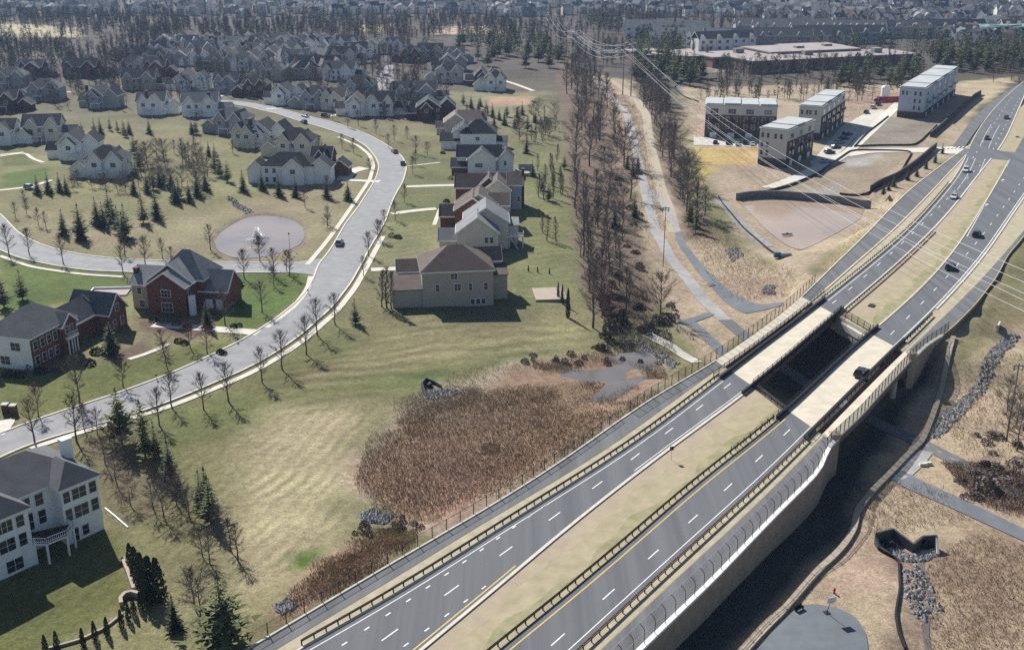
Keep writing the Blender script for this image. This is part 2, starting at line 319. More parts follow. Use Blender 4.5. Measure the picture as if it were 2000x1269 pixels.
    def math_(op, *ins):
        q = N('ShaderNodeMath'); q.operation = op
        for i, x in enumerate(ins):
            if isinstance(x, (int, float)): q.inputs[i].default_value = x
            else: L.new(x, q.inputs[i])
        return q.outputs[0]
    def rng(f, a, b_, c, d):
        q = N('ShaderNodeMapRange'); L.new(f, q.inputs['Value'])
        for i, x in zip((1, 2, 3, 4), (a, b_, c, d)): q.inputs[i].default_value = x
        return q.outputs[0]
    val = math_('MULTIPLY', rng(noise(.06), .3, .7, .78, 1.22), rng(noise(.8, 9, .8), .3, .7, .62, 1.38))
    val = math_('MULTIPLY', val, rng(noise(3.2, 6, .8), .32, .68, .7, 1.3))
    def stripes(px0, px1, period, ch, amp):
        d = at(*px1) - at(*px0); nrm = Vector((-d.y, d.x, 0)).normalized()
        q = N('ShaderNodeVectorMath'); q.operation = 'DOT_PRODUCT'; L.new(ge.outputs['Position'], q.inputs[0]); q.inputs[1].default_value = nrm
        ph = math_('ADD', math_('MULTIPLY', q.outputs['Value'], 2*math.pi/period), math_('MULTIPLY', noise(.035, 4), 22.0))
        s = math_('MULTIPLY', math_('MULTIPLY', math_('SINE', ph), amp), rng(noise(.11, 5), .35, .65, .1, 1.9)); s = math_('MULTIPLY', s, ch)
        return math_('ADD', s, 1.0)
    val = math_('MULTIPLY', val, stripes((685,688), (1035,646), 4.6, sp.outputs['Red'], .19))
    val = math_('MULTIPLY', val, stripes((425,1068), (531,969), 2.4, sp.outputs['Green'], .13))
    scrub = math_('MULTIPLY', rng(noise(.55, 8, .8), .42, .6, .75, 0.0), sp.outputs['Blue'])
    m1 = N('ShaderNodeMix'); m1.data_type = 'RGBA'; m1.blend_type = 'MULTIPLY'; m1.inputs['Factor'].default_value = 1
    L.new(a1.outputs['Color'], m1.inputs['A']); L.new(val, m1.inputs['B'])
    hs = N('ShaderNodeHueSaturation'); L.new(rng(noise(.035, 5), .3, .7, .475, .515), hs.inputs['Hue']); L.new(m1.outputs['Result'], hs.inputs['Color'])
    m2 = N('ShaderNodeMix'); m2.data_type = 'RGBA'; L.new(scrub, m2.inputs['Factor']); L.new(hs.outputs['Color'], m2.inputs['A']); m2.inputs['B'].default_value = (.105, .075, .055, 1)
    L.new(m2.outputs['Result'], b.inputs['Base Color'])
    bp = N('ShaderNodeBump'); bp.inputs['Strength'].default_value = .5; bp.inputs['Distance'].default_value = .35; L.new(noise(1.2, 8, .75), bp.inputs['Height']); L.new(bp.outputs['Normal'], b.inputs['Normal'])
    me.materials.append(mt); o = bpy.data.objects.new('ground', me); C.objects.link(o); tag(o, kind='structure')
def GROUND(G1, G2, DRY, TAN, BRN, OLV):
    p = lambda poly, c, soft=2.5, wob=3.0, k=1.0, **ch: ((poly, c, soft, wob, k), ch)
    return [
    p([(0,395),(150,420),(330,440),(450,400),(560,380),(700,330),(690,420),(610,505),(240,500),(100,480)], DRY, 12, 6, .8, scrub=.15),
    p([(20,748),(110,718),(200,700),(290,655),(305,690),(230,718),(120,748),(40,765)], (.12,.088,.065), 2, 3, 1, scrub=.5), p([(265,625),(400,642),(440,600),(465,560),(485,575),(445,640),(380,658),(290,645)], (.12,.088,.065), 2, 3, 1, scrub=.5),
    p([(860,395),(885,390),(900,470),(880,480),(862,440)], (.13,.1,.07), 2, 2, .8, scrub=.4), p([(870,290),(890,285),(905,345),(880,350)], (.13,.1,.07), 2, 2, .8, scrub=.4),
    p([(408,472),(424,450),(455,430),(480,419),(512,414),(548,416),(582,425),(600,440),(606,462),(594,483),(562,496),(525,507),(488,512),(450,511),(415,496)], (.2,.165,.115), 2, 3, .9, scrub=.6),
    p([(1430,392),(1700,402),(1690,432),(1645,460),(1595,488),(1562,500),(1530,490),(1490,462),(1455,425)], (.24,.19,.14), 3, 3, .9, scrub=.3),
    p([(0,340),(85,330),(95,360),(0,368)], G1, 3), p([(0,295),(60,290),(70,320),(0,325)], G2, 3), p([(0,275),(45,275),(50,290),(0,292)], G1, 3),
    p([(0,488),(35,506),(110,520),(180,531),(250,534),(250,575),(190,580),(0,610)], G1, 2, 2), p([(455,534),(590,534),(600,560),(560,600),(500,640),(420,645),(420,600)], G1, 2, 2),
    p([(0,745),(280,690),(470,662),(440,698),(300,745),(130,800),(0,815)], (.1,.112,.038), 3, 3), p([(0,1010),(230,1040),(262,1170),(140,1240),(0,1300),(-80,1300),(-80,1010)], (.105,.112,.04), 2, 1, 1.0, s2=.35),
    p([(230,820),(480,740),(650,650),(760,640),(1000,710),(860,750),(600,790),(440,880),(330,960),(220,950)], G2, 12, 9, .95, s1=.2),
    p([(480,850),(620,790),(760,800),(700,930),(690,1000),(630,1090),(480,1170),(400,1060)], (.305,.265,.16), 14, 8, 1, s2=1.0),
    p([(180,868),(250,890),(330,950),(425,1045),(405,1075),(330,1025),(250,985),(200,930)], (.15,.115,.08), 3, 4, .85, scrub=.6),
    p([(260,920),(420,860),(470,1000),(400,1120),(300,1050)], (.14,.14,.062), 8, 6, .8, s2=.6), p([(570,1085),(625,1075),(620,1105),(575,1112)], (.07,.125,.03), 3, 3),
    p([(540,760),(740,640),(1180,625),(1200,690),(1000,715),(800,760),(620,800)], (.172,.158,.082), 12, 4, .9, s1=1.0),
    p([(610,770),(840,720),(1000,705),(880,745),(700,770)], (.075,.1,.03), 9, 8, .75, s1=.6),
    p([(740,440),(870,400),(880,470),(790,500),(730,520)], (.165,.165,.08), 4, 4, 1, s1=.3), p([(800,300),(880,280),(890,350),(790,365)], (.125,.13,.058), 4, 4), p([(790,370),(890,365),(860,440),(770,430)], (.115,.125,.052), 4, 4, .9),
    p([(1000,270),(1100,330),(1130,480),(1150,600),(1010,600),(990,450)], (.135,.142,.064), 6, 5, .9, s1=.4),
    p([(860,180),(1060,180),(1090,240),(1000,260),(900,220)], (.185,.175,.1), 10, 8), p([(960,190),(1040,188),(1040,205),(960,205)], (.33,.23,.15), 6, 5),
    p([(1000,715),(1180,690),(1260,690),(1310,740),(1290,780),(1200,830),(1000,970),(850,1040),(780,1040),(690,960),(680,930),(700,880),(780,790),(880,740)], (.33,.275,.2), 5, 6, 1, scrub=.75),
    p([(1040,712),(1180,698),(1300,740),(1250,785),(1000,948),(850,1020),(770,1010),(695,935),(720,880),(780,830),(860,790),(930,770)], (.26,.18,.12), 4, 4, 1, scrub=.5),
    p([(590,1130),(680,1060),(760,1032),(818,1048),(700,1130),(545,1215),(530,1190)], (.26,.18,.12), 3, 4, 1, scrub=.6), p([(560,1140),(680,1045),(830,1030),(850,1045),(600,1200),(510,1240)], None, 3, 4, .5, scrub=.5),
    p([(700,1010),(730,995),(770,1005),(760,1025),(715,1025)], (.2,.2,.205), 2, 2, 1, scrub=.5),
    p([(1090,100),(1170,150),(1215,330),(1250,440),(1290,600),(1240,690),(1160,650),(1120,450),(1105,300)], BRN, 4, 5, 1, scrub=.8),
    p([(1060,560),(1130,560),(1240,690),(1100,690)], (.21,.2,.1), 5, 4, .5), p([(1170,630),(1240,620),(1290,690),(1180,680)], (.14,.15,.06), 3, 4, .8),
    p([(1165,145),(1235,160),(1275,230),(1335,400),(1390,470),(1600,540),(1560,620),(1440,655),(1400,710),(1320,640),(1270,540),(1235,330)], (.36,.29,.2), 4, 4, 1, scrub=.45),
    p([(1240,170),(1310,180),(1335,330),(1400,460),(1330,470),(1285,300)], BRN, 4, 5, 1, scrub=.8),
    p([(1180,175),(1210,170),(1225,260),(1240,330),(1200,330)], (.36,.26,.19), 5, 4, .8, scrub=.6),
    p([(1330,170),(1920,160),(1880,290),(1720,440),(1560,540),(1480,510),(1400,390),(1350,300)], (.34,.28,.195), 5, 5, 1, scrub=.3),
    p([(1352,288),(1478,288),(1478,318),(1400,325),(1372,360),(1352,330)], (.37,.28,.115), 3, 3), p([(1365,205),(1400,170),(1390,270),(1360,280)], (.36,.27,.21), 4, 4),
    p([(1676,288),(1740,228),(1832,240),(1792,288)], (.215,.195,.155), 1.5, 1, 1, scrub=.2), p([(1500,372),(1662,297),(1782,297),(1690,390)], (.255,.21,.15), 1.5, 1, 1, scrub=.15),
    p([(1560,380),(1650,345),(1640,385)], (.26,.25,.24), 4, 4, .7), p([(1655,310),(1720,300),(1700,325),(1640,330)], (.33,.33,.34), 3, 3, .7),
    p([(1640,180),(1760,180),(1760,215),(1650,230)], (.36,.27,.2), 5, 5, 1, scrub=.4), p([(1880,160),(1990,150),(1960,175),(1870,235)], (.37,.31,.2), 5, 5),
    p([(1640,480),(1740,400),(1850,310),(1840,340),(1700,470),(1600,545)], (.33,.28,.16), 3, 3),
    p([(1240,1300),(1500,1060),(1640,960),(1690,830),(1860,640),(1960,560),(2200,440),(2300,1300)], (.365,.295,.2), 5, 3, 1, scrub=.25),
    p([(1880,640),(1950,560),(2060,480),(2060,640),(1960,640),(1890,720),(1850,740)], (.15,.145,.07), 5, 4, .9, scrub=.2),
    p([(1400,1300),(1560,1140),(1660,1020),(1700,900),(1800,770),(1850,680),(1780,720),(1600,930),(1240,1300)], (.055,.053,.052), 3, 2),  # dark ground at the wall foot, blackened further to deepen the wall's shadow
    p([(1830,1050),(1900,1010),(2060,1060),(2060,1300),(1830,1300),(1800,1180)], (.27,.2,.14), 8, 9, 1, scrub=.7),
    p([(1850,900),(1940,890),(2040,960),(2040,1020),(1930,990)], (.2,.145,.105), 5, 6, 1, scrub=.6), p([(1760,1080),(1830,1080),(1850,1180),(1810,1300),(1740,1300),(1760,1180)], (.29,.215,.16), 3, 5, 1, scrub=.7),
    p([(1420,690),(1500,640),(1580,590),(1760,690),(1620,850)], (.05,.045,.04), 3, 2),  # shade under the bridges painted into the ground colour, near black
    p([(1560,1110),(1700,1120),(1750,1200),(1690,1180)], (.33,.26,.18), 8, 6, .6), p([(0,45),(150,55),(150,72),(0,75)], (.36,.32,.2), 12, 10), p([(690,50),(760,48),(760,62),(690,64)], (.34,.33,.16), 12, 10), p([(850,52),(960,50),(970,65),(850,68)], (.38,.31,.23), 12, 10),
    p([(1320,85),(1480,120),(1500,130),(1400,140),(1310,110)], (.36,.32,.24), 12, 8), p([(1560,118),(1780,118),(1780,128),(1560,130)], (.36,.33,.26), 12, 6)]
PONDP = [(418,470),(430,455),(455,438),(478,426),(510,421),(545,423),(575,431),(592,444),(596,462),(586,478),(560,490),(525,500),(490,505),(455,504),(425,490)]
SEDP = [(1440,393),(1500,393),(1570,394),(1690,404),(1680,428),(1640,452),(1590,478),(1562,490),(1535,478),(1500,452),(1470,422),(1452,402)]
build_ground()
# ------------------------------------------------------------------ strips laid on the ground
def resample(pts, n):
    a = np.array([(q[0], q[1]) for q in pts]); d = np.r_[0, np.cumsum(np.hypot(*np.diff(a, axis=0).T))]; s = np.linspace(0, d[-1], n)
    return np.stack([np.interp(s, d, a[:, 0]), np.interp(s, d, a[:, 1])], 1)
def smooth(a, k=2):
    for _ in range(k): b = a.copy(); b[1:-1] = (a[:-2] + 2*a[1:-1] + a[2:])/4; a = b
    return a
def world(pts): return [at2(*q) for q in pts]
def sheet(name, Lp, Rp, mt, off=.1, cols=4, n=None, build=True):
    n = n or max(8, int(max(len(Lp), len(Rp))*6)); A = smooth(resample(world(Lp), n), 6); B = smooth(resample(world(Rp), n), 6); mb = MB(); vs = []
    for a, b in zip(A, B):
        for t in range(cols+1): q = a + (b-a)*t/cols; vs.append((q[0], q[1]))
    zz = hz([q[0] for q in vs], [q[1] for q in vs]) + off; k = cols+1
    mb.add([(q[0], q[1], z) for q, z in zip(vs, zz)], [(i*k+j, i*k+j+1, (i+1)*k+j+1, (i+1)*k+j) for i in range(n-1) for j in range(cols)])
    return tag(mb.build(name, mt), kind='structure'), A, B
def strip_mb(mb, wpts, width, off, n=None, side=0.0, m=0, cols=2):
    a = np.array(wpts); L_ = np.hypot(*np.diff(a, axis=0).T).sum(); n = n or max(3, int(L_/2.5)); a = smooth(resample(a, n), 3) if len(wpts) > 2 else resample(a, n)
    t = np.gradient(a, axis=0); t /= np.hypot(t[:, 0], t[:, 1])[:, None]; nr = np.stack([t[:, 1], -t[:, 0]], 1)
    vs = []
    for k in range(cols+1): vs.append(a + nr*(side + width*(k/cols-.5)))
    V = np.stack(vs, 1).reshape(-1, 2); Z = hz(V[:, 0], V[:, 1]) + off; k = cols+1
    mb.add([(x, y, z) for (x, y), z in zip(V, Z)], [(i*k+j, i*k+j+1, (i+1)*k+j+1, (i+1)*k+j) for i in range(n-1) for j in range(cols)], m); return mb
def strip(name, pts, width, mt, off=.1, **kw): return tag(strip_mb(MB(), world(pts), width, off, **kw).build(name, mt), kind='structure')
def kerb(name, wpts, mt, width=.45, top=.24, side=0.0):
    a = smooth(resample(wpts, max(4, int(len(wpts)))), 2); t = np.gradient(a, axis=0); t /= np.hypot(t[:, 0], t[:, 1])[:, None]; nr = np.stack([t[:, 1], -t[:, 0]], 1); a = a + nr*side
    z = hz(a[:, 0], a[:, 1]); mb = MB(); vs = []
    for i in range(len(a)):
        l = a[i]-nr[i]*width/2; r = a[i]+nr[i]*width/2; vs += [(l[0], l[1], z[i]-.3), (l[0], l[1], z[i]+top), (r[0], r[1], z[i]+top), (r[0], r[1], z[i]-.3)]
    mb.add(vs, [(4*i+j, 4*i+4+j, 4*i+5+j, 4*i+1+j) for i in range(len(a)-1) for j in range(3)]); return tag(mb.build(name, mt), kind='structure')
# residential streets
SL = [(-60,872),(0,846),(87,814),(210,775.5),(308,740.5),(385,707),(469,667),(504,646),(546,618),(591.5,579.5),(611,548),(622,515),(640.5,495.5),(661.5,460.5),(674,438),(700,405),(734,350),(741,325.5),(734,308),(716.5,287),(688.5,269.5),(655,258),(630,250),(574,234),(546,224),(500,213.5)]
SR = [(-60,925),(0,892),(71,862),(177,834),(308,795),(395.5,758),(490,718),(546,684.5),(595,649.5),(651,599),(686,553),(700,527),(724,481.5),(751.5,436),(768,388.5),(788,353.5),(795,325.5),(785,305),(755,283.5),(716.5,262.5),(671,246),(650,239),(595,226),(560,216),(520,207)]
_, A_, B_ = sheet('street', SL, SR, MT['street'], .1, 5, 200)
kerb('kerb', A_, MT['walk']); kerb('kerb', B_, MT['walk'])
_, A2, B2 = sheet('street', [(-90,380),(0,417),(35,455),(70,474.5),(112,488.5),(175,501),(241,507),(455,513),(574,513),(628,505)], [(-90,455),(0,488.5),(35,504),(98,518),(168,529),(241,532),(455,533),(540,533),(581,533),(624,540)], MT['street'], .106, 4, 90)
kerb('kerb', A2[:-6], MT['walk']); kerb('kerb', B2[:-8], MT['walk'])
sheet('street', [(742,176),(735,165),(738,150),(748,136),(755,128)], [(760,178),(770,165),(769,150),(768,136),(768,128)], MT['street'], .15, 2, 20)
sheet('street', [(500,213.5),(470,206),(430,203),(395,200)], [(520,207),(480,199),(430,196),(395,194)], MT['street'], .14, 2, 16)
# pavements beside the street
strip('pavement', [(60,877),(78,869.5),(226,823.5),(310,803),(398,768),(494,728),(552,694),(601,659),(658,609),(692,565),(708,537),(733,490),(748,462)], 1.5, MT['walk'], .12)
strip('pavement', [(520,640),(575,600),(603,562),(607,540)], 1.4, MT['walk'], .12)
strip('pavement', [(600,517),(632,480),(662,440),(690,400),(722,352),(730,325),(722,303),(700,285),(660,268)], 1.4, MT['walk'], .12)
strip('pavement', [(0,500),(60,522),(165,537),(240,541)], 1.3, MT['walk'], .12)
for pts, wd in [([(725,527),(776,525)],3.2),([(765,418),(812,411),(852,408)],3.0),([(792,365),(888,362)],3.0),([(860,408),(848,440)],1.3),([(797,325),(860,318)],1.2),([(742,355),(700,353),(672,352)],3.2),([(672,352),(680,335),(712,328)],5.5),
                ([(505,650),(440,645),(380,640),(300,634)],3.4),([(252,702),(300,690),(330,672)],1.3),([(0,372),(60,366),(100,352)],2.2),([(0,306),(50,298),(62,310),(85,318)],1.5),([(0,303),(46,298)],2.0),([(985,158),(1010,166),(1042,178)],2.6),
                ([(570,211),(520,213)],2.5),([(640,228),(672,222)],2.5),([(455,183),(480,190),(505,195)],2.5),([(100,182),(140,180)],2.5),([(230,170),(300,172),(400,178)],3.0),([(690,170),(735,158)],2.5),([(420,190),(470,180)],2.4),([(980,395),(1000,398)],2),([(0,822),(20,812),(-20,850)],5.0)]:
    strip('driveway', pts, wd, MT['walk'], .11)
# trails and paths
strip('trail', [(1163,149),(1172,171),(1198,195),(1224,223),(1235,262.5),(1246,308),(1255,350),(1266,395),(1280,450),(1304,495.5),(1332,530.5),(1350,555),(1385,597),(1416,625)], 3.3, MT['trail'], .1, cols=3)
TP = [(1416,625),(1447,650),(1510,704),(1610,771),(1710,826),(1808,868),(1920,928),(1995,968)]; strip('trail', TP, 3.4, MT['path'], .1, cols=3)
ydm = MB(); tw_ = smooth(resample(world(TP), 90), 4)
for k in range(56, 84, 3): strip_mb(ydm, [tw_[k], tw_[k+1]], .18, .13)
tag(ydm.build('trail_dashes', MT['yellow']), kind='structure')
sheet('path', [(1318,455),(1325,481),(1349,513),(1376,548),(1408,583),(1437,606),(1455,612)], [(1330,452),(1340,480),(1368,512),(1398,546),(1432,574),(1462,588),(1475,594)], MT['greypath'], .1, 3, 50)
sheet('path', [(1455,612),(1480,609),(1525,598)], [(1470,592),(1490,596),(1528,590)], MT['greypath'], .11, 2, 14)
sheet('path', [(1262,380),(1290,395),(1312,440),(1318,455)], [(1270,370),(1300,390),(1324,436),(1330,452)], MT['trail'], .1, 2, 30)
sheet('path', [(1328,628),(1350,640),(1380,668),(1410,702),(1440,730)], [(1346,622),(1366,634),(1396,662),(1426,690),(1460,722)], MT['greypath'], .11, 3, 24)
strip('path', [(1330,632),(1360,622),(1390,612)], 2.4, MT['greypath'], .12)
sheet('path', [(1735,930),(1760,950),(1830,980),(1901,1012),(2010,1062),(2080,1095)], [(1765,915),(1790,935),(1850,962),(1916,992),(2010,1038),(2080,1068)], MT['greypath'], .11, 3, 40)
strip('path', [(1745,938),(1790,905),(1805,880)], 3.2, MT['trail'], .105)
strip('dirt_track', [(1168,150),(1190,156),(1212,170),(1245,196),(1262,224),(1268,270),(1276,310),(1288,360),(1306,410),(1318,455)], 4.0, MT['tan'], .07)
strip('drainage_channel', [(1262,652),(1300,672),(1330,690),(1362,708)], 3.0, MT['concrete'], .12)
def flat(name, pts, mt, z=None, off=.08, kind='structure'):
    W = smooth(np.array(resample(world(pts + [pts[0]]) if z is None else [tuple(P(a, b, z)) for a, b in pts + [pts[0]]], 60)), 1)[:-1]; z = z if z is not None else float(hz(W[:, 0], W[:, 1]).mean()) + off
    o = MB().add([(x, y, z) for x, y in W], [tuple(range(len(W)))]).build(name, mt); return tag(o, kind=kind)
def water_mat(name, c, c2, sc=.05):
    m = mat(name, c, c2, sc, .09, 4, .4); t = m.node_tree; b = t.nodes['Principled BSDF']
    n2 = t.nodes.new('ShaderNodeTexNoise'); n2.inputs['Scale'].default_value = .6; n2.inputs['Detail'].default_value = 3; bp = t.nodes.new('ShaderNodeBump'); bp.inputs['Strength'].default_value = .2
    ge = t.nodes.new('ShaderNodeNewGeometry'); t.links.new(ge.outputs['Position'], n2.inputs['Vector']); t.links.new(n2.outputs['Fac'], bp.inputs['Height']); t.links.new(bp.outputs['Normal'], b.inputs['Normal']); return m
PONDP = [(418,470),(430,455),(455,438),(478,426),(510,421),(545,423),(575,431),(592,444),(596,462),(586,478),(560,490),(525,500),(490,505),(455,504),(425,490)]
flat('pond', PONDP, water_mat('pond_water', (.27,.215,.18), (.17,.15,.145), .035), z=-2.75)
SEDP = [(1440,393),(1500,393),(1570,394),(1690,404),(1680,428),(1640,452),(1590,478),(1562,490),(1535,478),(1500,452),(1470,422),(1452,402)]
flat('sediment_pond', SEDP, water_mat('silty_water', (.42,.305,.215), (.32,.25,.2), .03), z=-4.35)
gw = water_mat('marsh_water', (.165,.145,.13), (.11,.1,.09))
flat('marsh_water', [(990,748),(1040,722),(1110,708),(1180,704),(1220,694),(1275,698),(1290,720),(1245,732),(1195,748),(1130,750),(1060,768),(1000,772)], gw, off=.0)
flat('marsh_water', [(1150,782),(1185,752),(1255,735),(1300,745),(1275,768),(1225,792),(1170,792)], gw, off=-.06)
sheet('court', [(1440,1310),(1478,1269),(1505,1238),(1532,1208),(1560,1184),(1566,1181)], [(1700,1320),(1696,1269),(1692,1238),(1672,1205),(1640,1188),(1600,1181)], MT['greypath'], .12, 8, 40)
strip('stream', [(1795,1085),(1800,1120),(1822,1160),(1812,1200),(1800,1240),(1820,1290)], .9, gw, .08)
sheet('gravel_lot', [(1640,262),(1665,235),(1700,215)], [(1700,264),(1712,240),(1740,215)], MT['concrete'], .09, 3, 20)
# townhouse site streets
sheet('street', [(1485,366),(1560,340),(1610,315),(1652,293),(1680,262),(1720,225),(1748,200)], [(1512,368),(1590,342),(1632,320),(1668,298),(1692,276),(1730,238),(1770,200)], MT['walk'], .12, 3, 60)
sheet('street', [(1655,296),(1700,291),(1780,290),(1890,286)], [(1660,306),(1700,299),(1780,298),(1880,302)], MT['walk'], .13, 3, 40)
sheet('car_park', [(1355,268),(1480,272)], [(1355,284),(1480,288)], MT['concrete'], .12, 2, 16)
sheet('car_park', [(1582,318),(1600,300),(1650,240),(1690,232)], [(1590,330),(1640,300),(1680,262),(1710,238)], MT['concrete'], .11, 3, 30)
# ------------------------------------------------------------------ the highway: two embankments, pavement, markings
uc_ = uv(P(1925, 300))[0]; MT['verge'] = mat('dry_verge_grass', (.42,.37,.27), (.31,.27,.18), .5, .95, 7)
emb = MB()
for J0, J1 in ((NEAR, JN), (JF, FAR)):
    rib(emb, LA, LH, J0, J1, -.05, 3, 0, 14); skirt(emb, LA, J0, J1, -9, -.05, flip=True, m=1); skirt(emb, LH, J0, J1, -9, -.05, m=1)
    for J in (J0, J1):
        if J in (NEAR, FAR): continue
        ua, ub = solve(LA, J), solve(LH, J); pa, pb = xy(ua, float(LA(ua))), xy(ub, float(LH(ub))); emb.quad((*pa, -9), (*pb, -9), (*pb, -.05), (*pa, -.05), 2)
tag(emb.build('embankment', [MT['median'], MT['dirt'], MT['concrete']]), kind='structure')
mg, mb_ = MB(), MB()
for J0, J1 in ((NEAR, ushift(JN, -1)), (ushift(JF, 1), lambda v: uc_-12)):
    f_ = lambda k, s_, sd: (lambda u: LE(u) + (LF(u)-LE(u))*k + s_*np.sin(u*.21+sd) + .6*s_*np.sin(u*.57+2*sd))
    rib(mb_, Off(LE, .55), f_(.36, .5, 1), J0, J1, -.045, 1.5); rib(mg, f_(.74, .7, 3), Off(LF, -.9), J0, J1, -.045, 1.5)
tag(mb_.build('median_brown_grass', MT['brownstrip']), kind='structure'); tag(mg.build('median_green_grass', MT['green']), kind='structure')
gs_ = MB()
for J0, J1 in ((NEAR, JN), (JF, lambda v: uc_-12)): rib(gs_, Off(LB, -.2), Off(LD, -.5), J0, J1, -.044, 3); rib(gs_, Off(LG, .5), Off(LI, .2), J0, J1, -.044, 3)
tag(gs_.build('verge', MT['verge']), kind='structure')
hw = MB()
for J0, J1 in ((NEAR, JN), (JF, FAR)): rib(hw, LD, LE, J0, J1, 0, 3, 0, 2); rib(hw, LF, LG, J0, J1, 0, 3, 0, 2)
tag(hw.build('highway', MT['highway']), kind='structure')
uc = uv(P(1925, 300))[0]                       # the intersection by the townhouses
rib_c = MB(); rib(rib_c, LB, LF, lambda v: uc-9, lambda v: uc+9, -.012, 3, 0, 6); tag(rib_c.build('intersection', MT['highway']), kind='structure')
pth = MB()
for l0, l1, J0, J1 in ((LA, LB, NEAR, JN), (LI, LH, NEAR, JN), (LA, LB, JF, lambda v: uc+6), (LI, LH, JF, FAR)): rib(pth, Off(l0, .35), Off(l1, -.35), J0, J1, -.02, 3, 0, 2)
tag(pth.build('path', MT['path']), kind='structure')
L2 = Line([(1862,285),(1878,262),(1895,234),(1916,213),(1947,191),(1975,172),(1990,165)]); L2b = Line([(1885,288),(1900,262),(1917,238),(1935,217),(1962,194),(1985,176),(1996,168)])
tag(rib(MB(), L2, L2b, lambda v: uc+8, FAR, -.02, 3, 0, 2).build('path', MT['path']), kind='structure')
for a, J0, J1 in ((Off(LA, .1), NEAR, JN), (Off(LD, -.25), NEAR, JN), (Off(LD, -.25), JF, lambda v: uc-9), (Off(LD, -.3), lambda v: uc+10, FAR), (Off(LE, .3), NEAR, JN), (Off(LE, .3), JF, lambda v: uc-9), (Off(LE, .3), lambda v: uc+9, FAR), (Off(LA, .1), JF, lambda v: uc-8), (Off(LG, .3), ushift(JF, 30), FAR), (Off(LF, -.25), ushift(JF, 6), lambda v: uc-8), (Off(LB, .2), JF, lambda v: uc-8)):
    k = MB(); wd = .5 if a.a in (LE, LG) else .3; rib(k, Off(a, -wd/2), Off(a, wd/2), J0, J1, .13, 3); skirt(k, Off(a, -wd/2), J0, J1, -.1, .13, flip=True); skirt(k, Off(a, wd/2), J0, J1, -.1, .13)
    tag(k.build('kerb', MT['walk']), kind='structure')
wt, yl = MB(), MB()
def solid(mb, l, J0, J1, wd=.16, z=.005): rib(mb, Off(l, -wd/2), Off(l, wd/2), J0, J1, z, 4)
def dashes(pts, a, b, wd=.15, u_max=560, u_min=62):
    l = Line(pts, 20); u = uv(P(*pts[0]))[0]; per = a+b
    while u > u_min+per: u -= per
    while u < u_max:
        c = float(l(u))
        if not (JN(c)-2 < u < JF(c)+2): rib(wt, Off(l, -wd/2), Off(l, wd/2), lambda v, q=u-a/2: q, lambda v, q=u+a/2: q, .005, 3)
        u += per
Z4 = lambda L_: [(650+x/2.826, 820+y/2.826) for x, y in L_]; Z2 = lambda L_: [(1300+x/2.857, 380+y/2.857) for x, y in L_]; Z3 = lambda L_: [(1300+x/2.857, y/2.857) for x, y in L_]
dashes(Z4([(315,1183),(660,940),(960,712),(1227,533),(1462,360),(1672,200),(1860,58)]) + [(1420,754)] + Z2([(930,612),(1010,545),(1090,480),(1165,415),(1235,350),(1290,300),(1350,250),(1400,205),(1445,155),(1485,112),(1530,70),(1565,30)]), 3.05, 9.14, .18, uc-12)
dashes([(1090,1248),(1188,1160),(1277,1081),(1355,1012),(1424,950),(1484,895),(1538,842)] + Z2([(1260,780),(1345,700),(1415,625),(1485,550),(1550,487),(1605,425),(1660,365),(1710,305),(1755,250),(1790,205),(1825,160),(1855,118),(1885,75),(1912,35)]), 3.05, 9.14, .18, uc-12)
dashes(Z4([(65,1232),(185,1155),(290,1082),(400,1008),(505,937),(600,870),(700,803),(785,742),(870,683),(950,622),(1040,560),(1150,480),(1230,430)]), .9, 3.0, .2, uv(P(1085,972))[0])
dashes(Z4([(405,1238),(515,1162),(615,1085),(720,1012),(815,942),(900,875)]), .9, 3.0, .2, uv(P(972,1128))[0])
dashes(Z3([(1720,880),(1780,770),(1850,660),(1920,560)]), 3.05, 9.14, .2, 620, uc+12); dashes(Z3([(1830,830),(1890,710),(1950,600)]), 3.05, 9.14, .2, 620, uc+12)
lt = Line(Z2([(1680,235),(1740,125),(1805,20)]) + Z3([(1865,985),(1920,905)]), 20); solid(wt, lt, lambda v: uv(P(1888,462))[0], lambda v: uc-12, .2)
lt2 = Line(Z3([(1640,1010),(1720,880)]), 20)
for dv in (3.4, 6.8): solid(wt, Off(LD, dv), lambda v: uc-70, lambda v: uc-12, .15); solid(wt, Off(LD, dv), lambda v: uc+12, lambda v: uc+70, .15)
solid(wt, Off(LD, .75), NEAR, JN, .14); solid(wt, Off(LD, .8), JF, lambda v: uc-12, .16); solid(wt, Off(LG, -.7), NEAR, JN, .14); solid(wt, Off(LG, -.55), JF, FAR, .22); solid(wt, Off(LE, -.5), lambda v: JN(v)-45, JN, .14)
solid(yl, Off(LE, -.55), NEAR, lambda v: uv(P(1010,1105))[0], .2); solid(yl, Off(LF, 1.1), NEAR, lambda v: JN(v)-3, .2)
for q in ((1927,400,0),(1958,352,0),(1965,325,0)):       # turn arrows on the left lane
    p = P(q[0], q[1]); u0, v0 = uv(p); f = lambda du, dv: (*xy(u0+du, v0+dv), .006)
    wt.add([f(-1.5,-.12), f(-1.5,.12), f(.6,.12), f(.6,-.12), f(.4,-.6), f(.4,.6), f(1.7,0)], [(0,1,2,3),(4,5,6)])
for k in range(7):                             # zebra crossing on the side street
    p = P(1843 + k*7.5, 289 - k*.3); u0, v0 = uv(p); f = lambda du, dv: (*xy(u0+du, v0+dv), .008); wt.add([f(-1.3,-.3), f(-1.3,.3), f(1.3,.3), f(1.3,-.3)], [(0,1,2,3)])
tag(wt.build('road_markings', MT['paint']), kind='structure'); tag(yl.build('yellow_edge_lines', MT['yellow']), kind='structure')
MT['thinmesh'] = see_through(mat('thin_wire_mesh', (.03,.03,.03), None, 2, .6), .14)
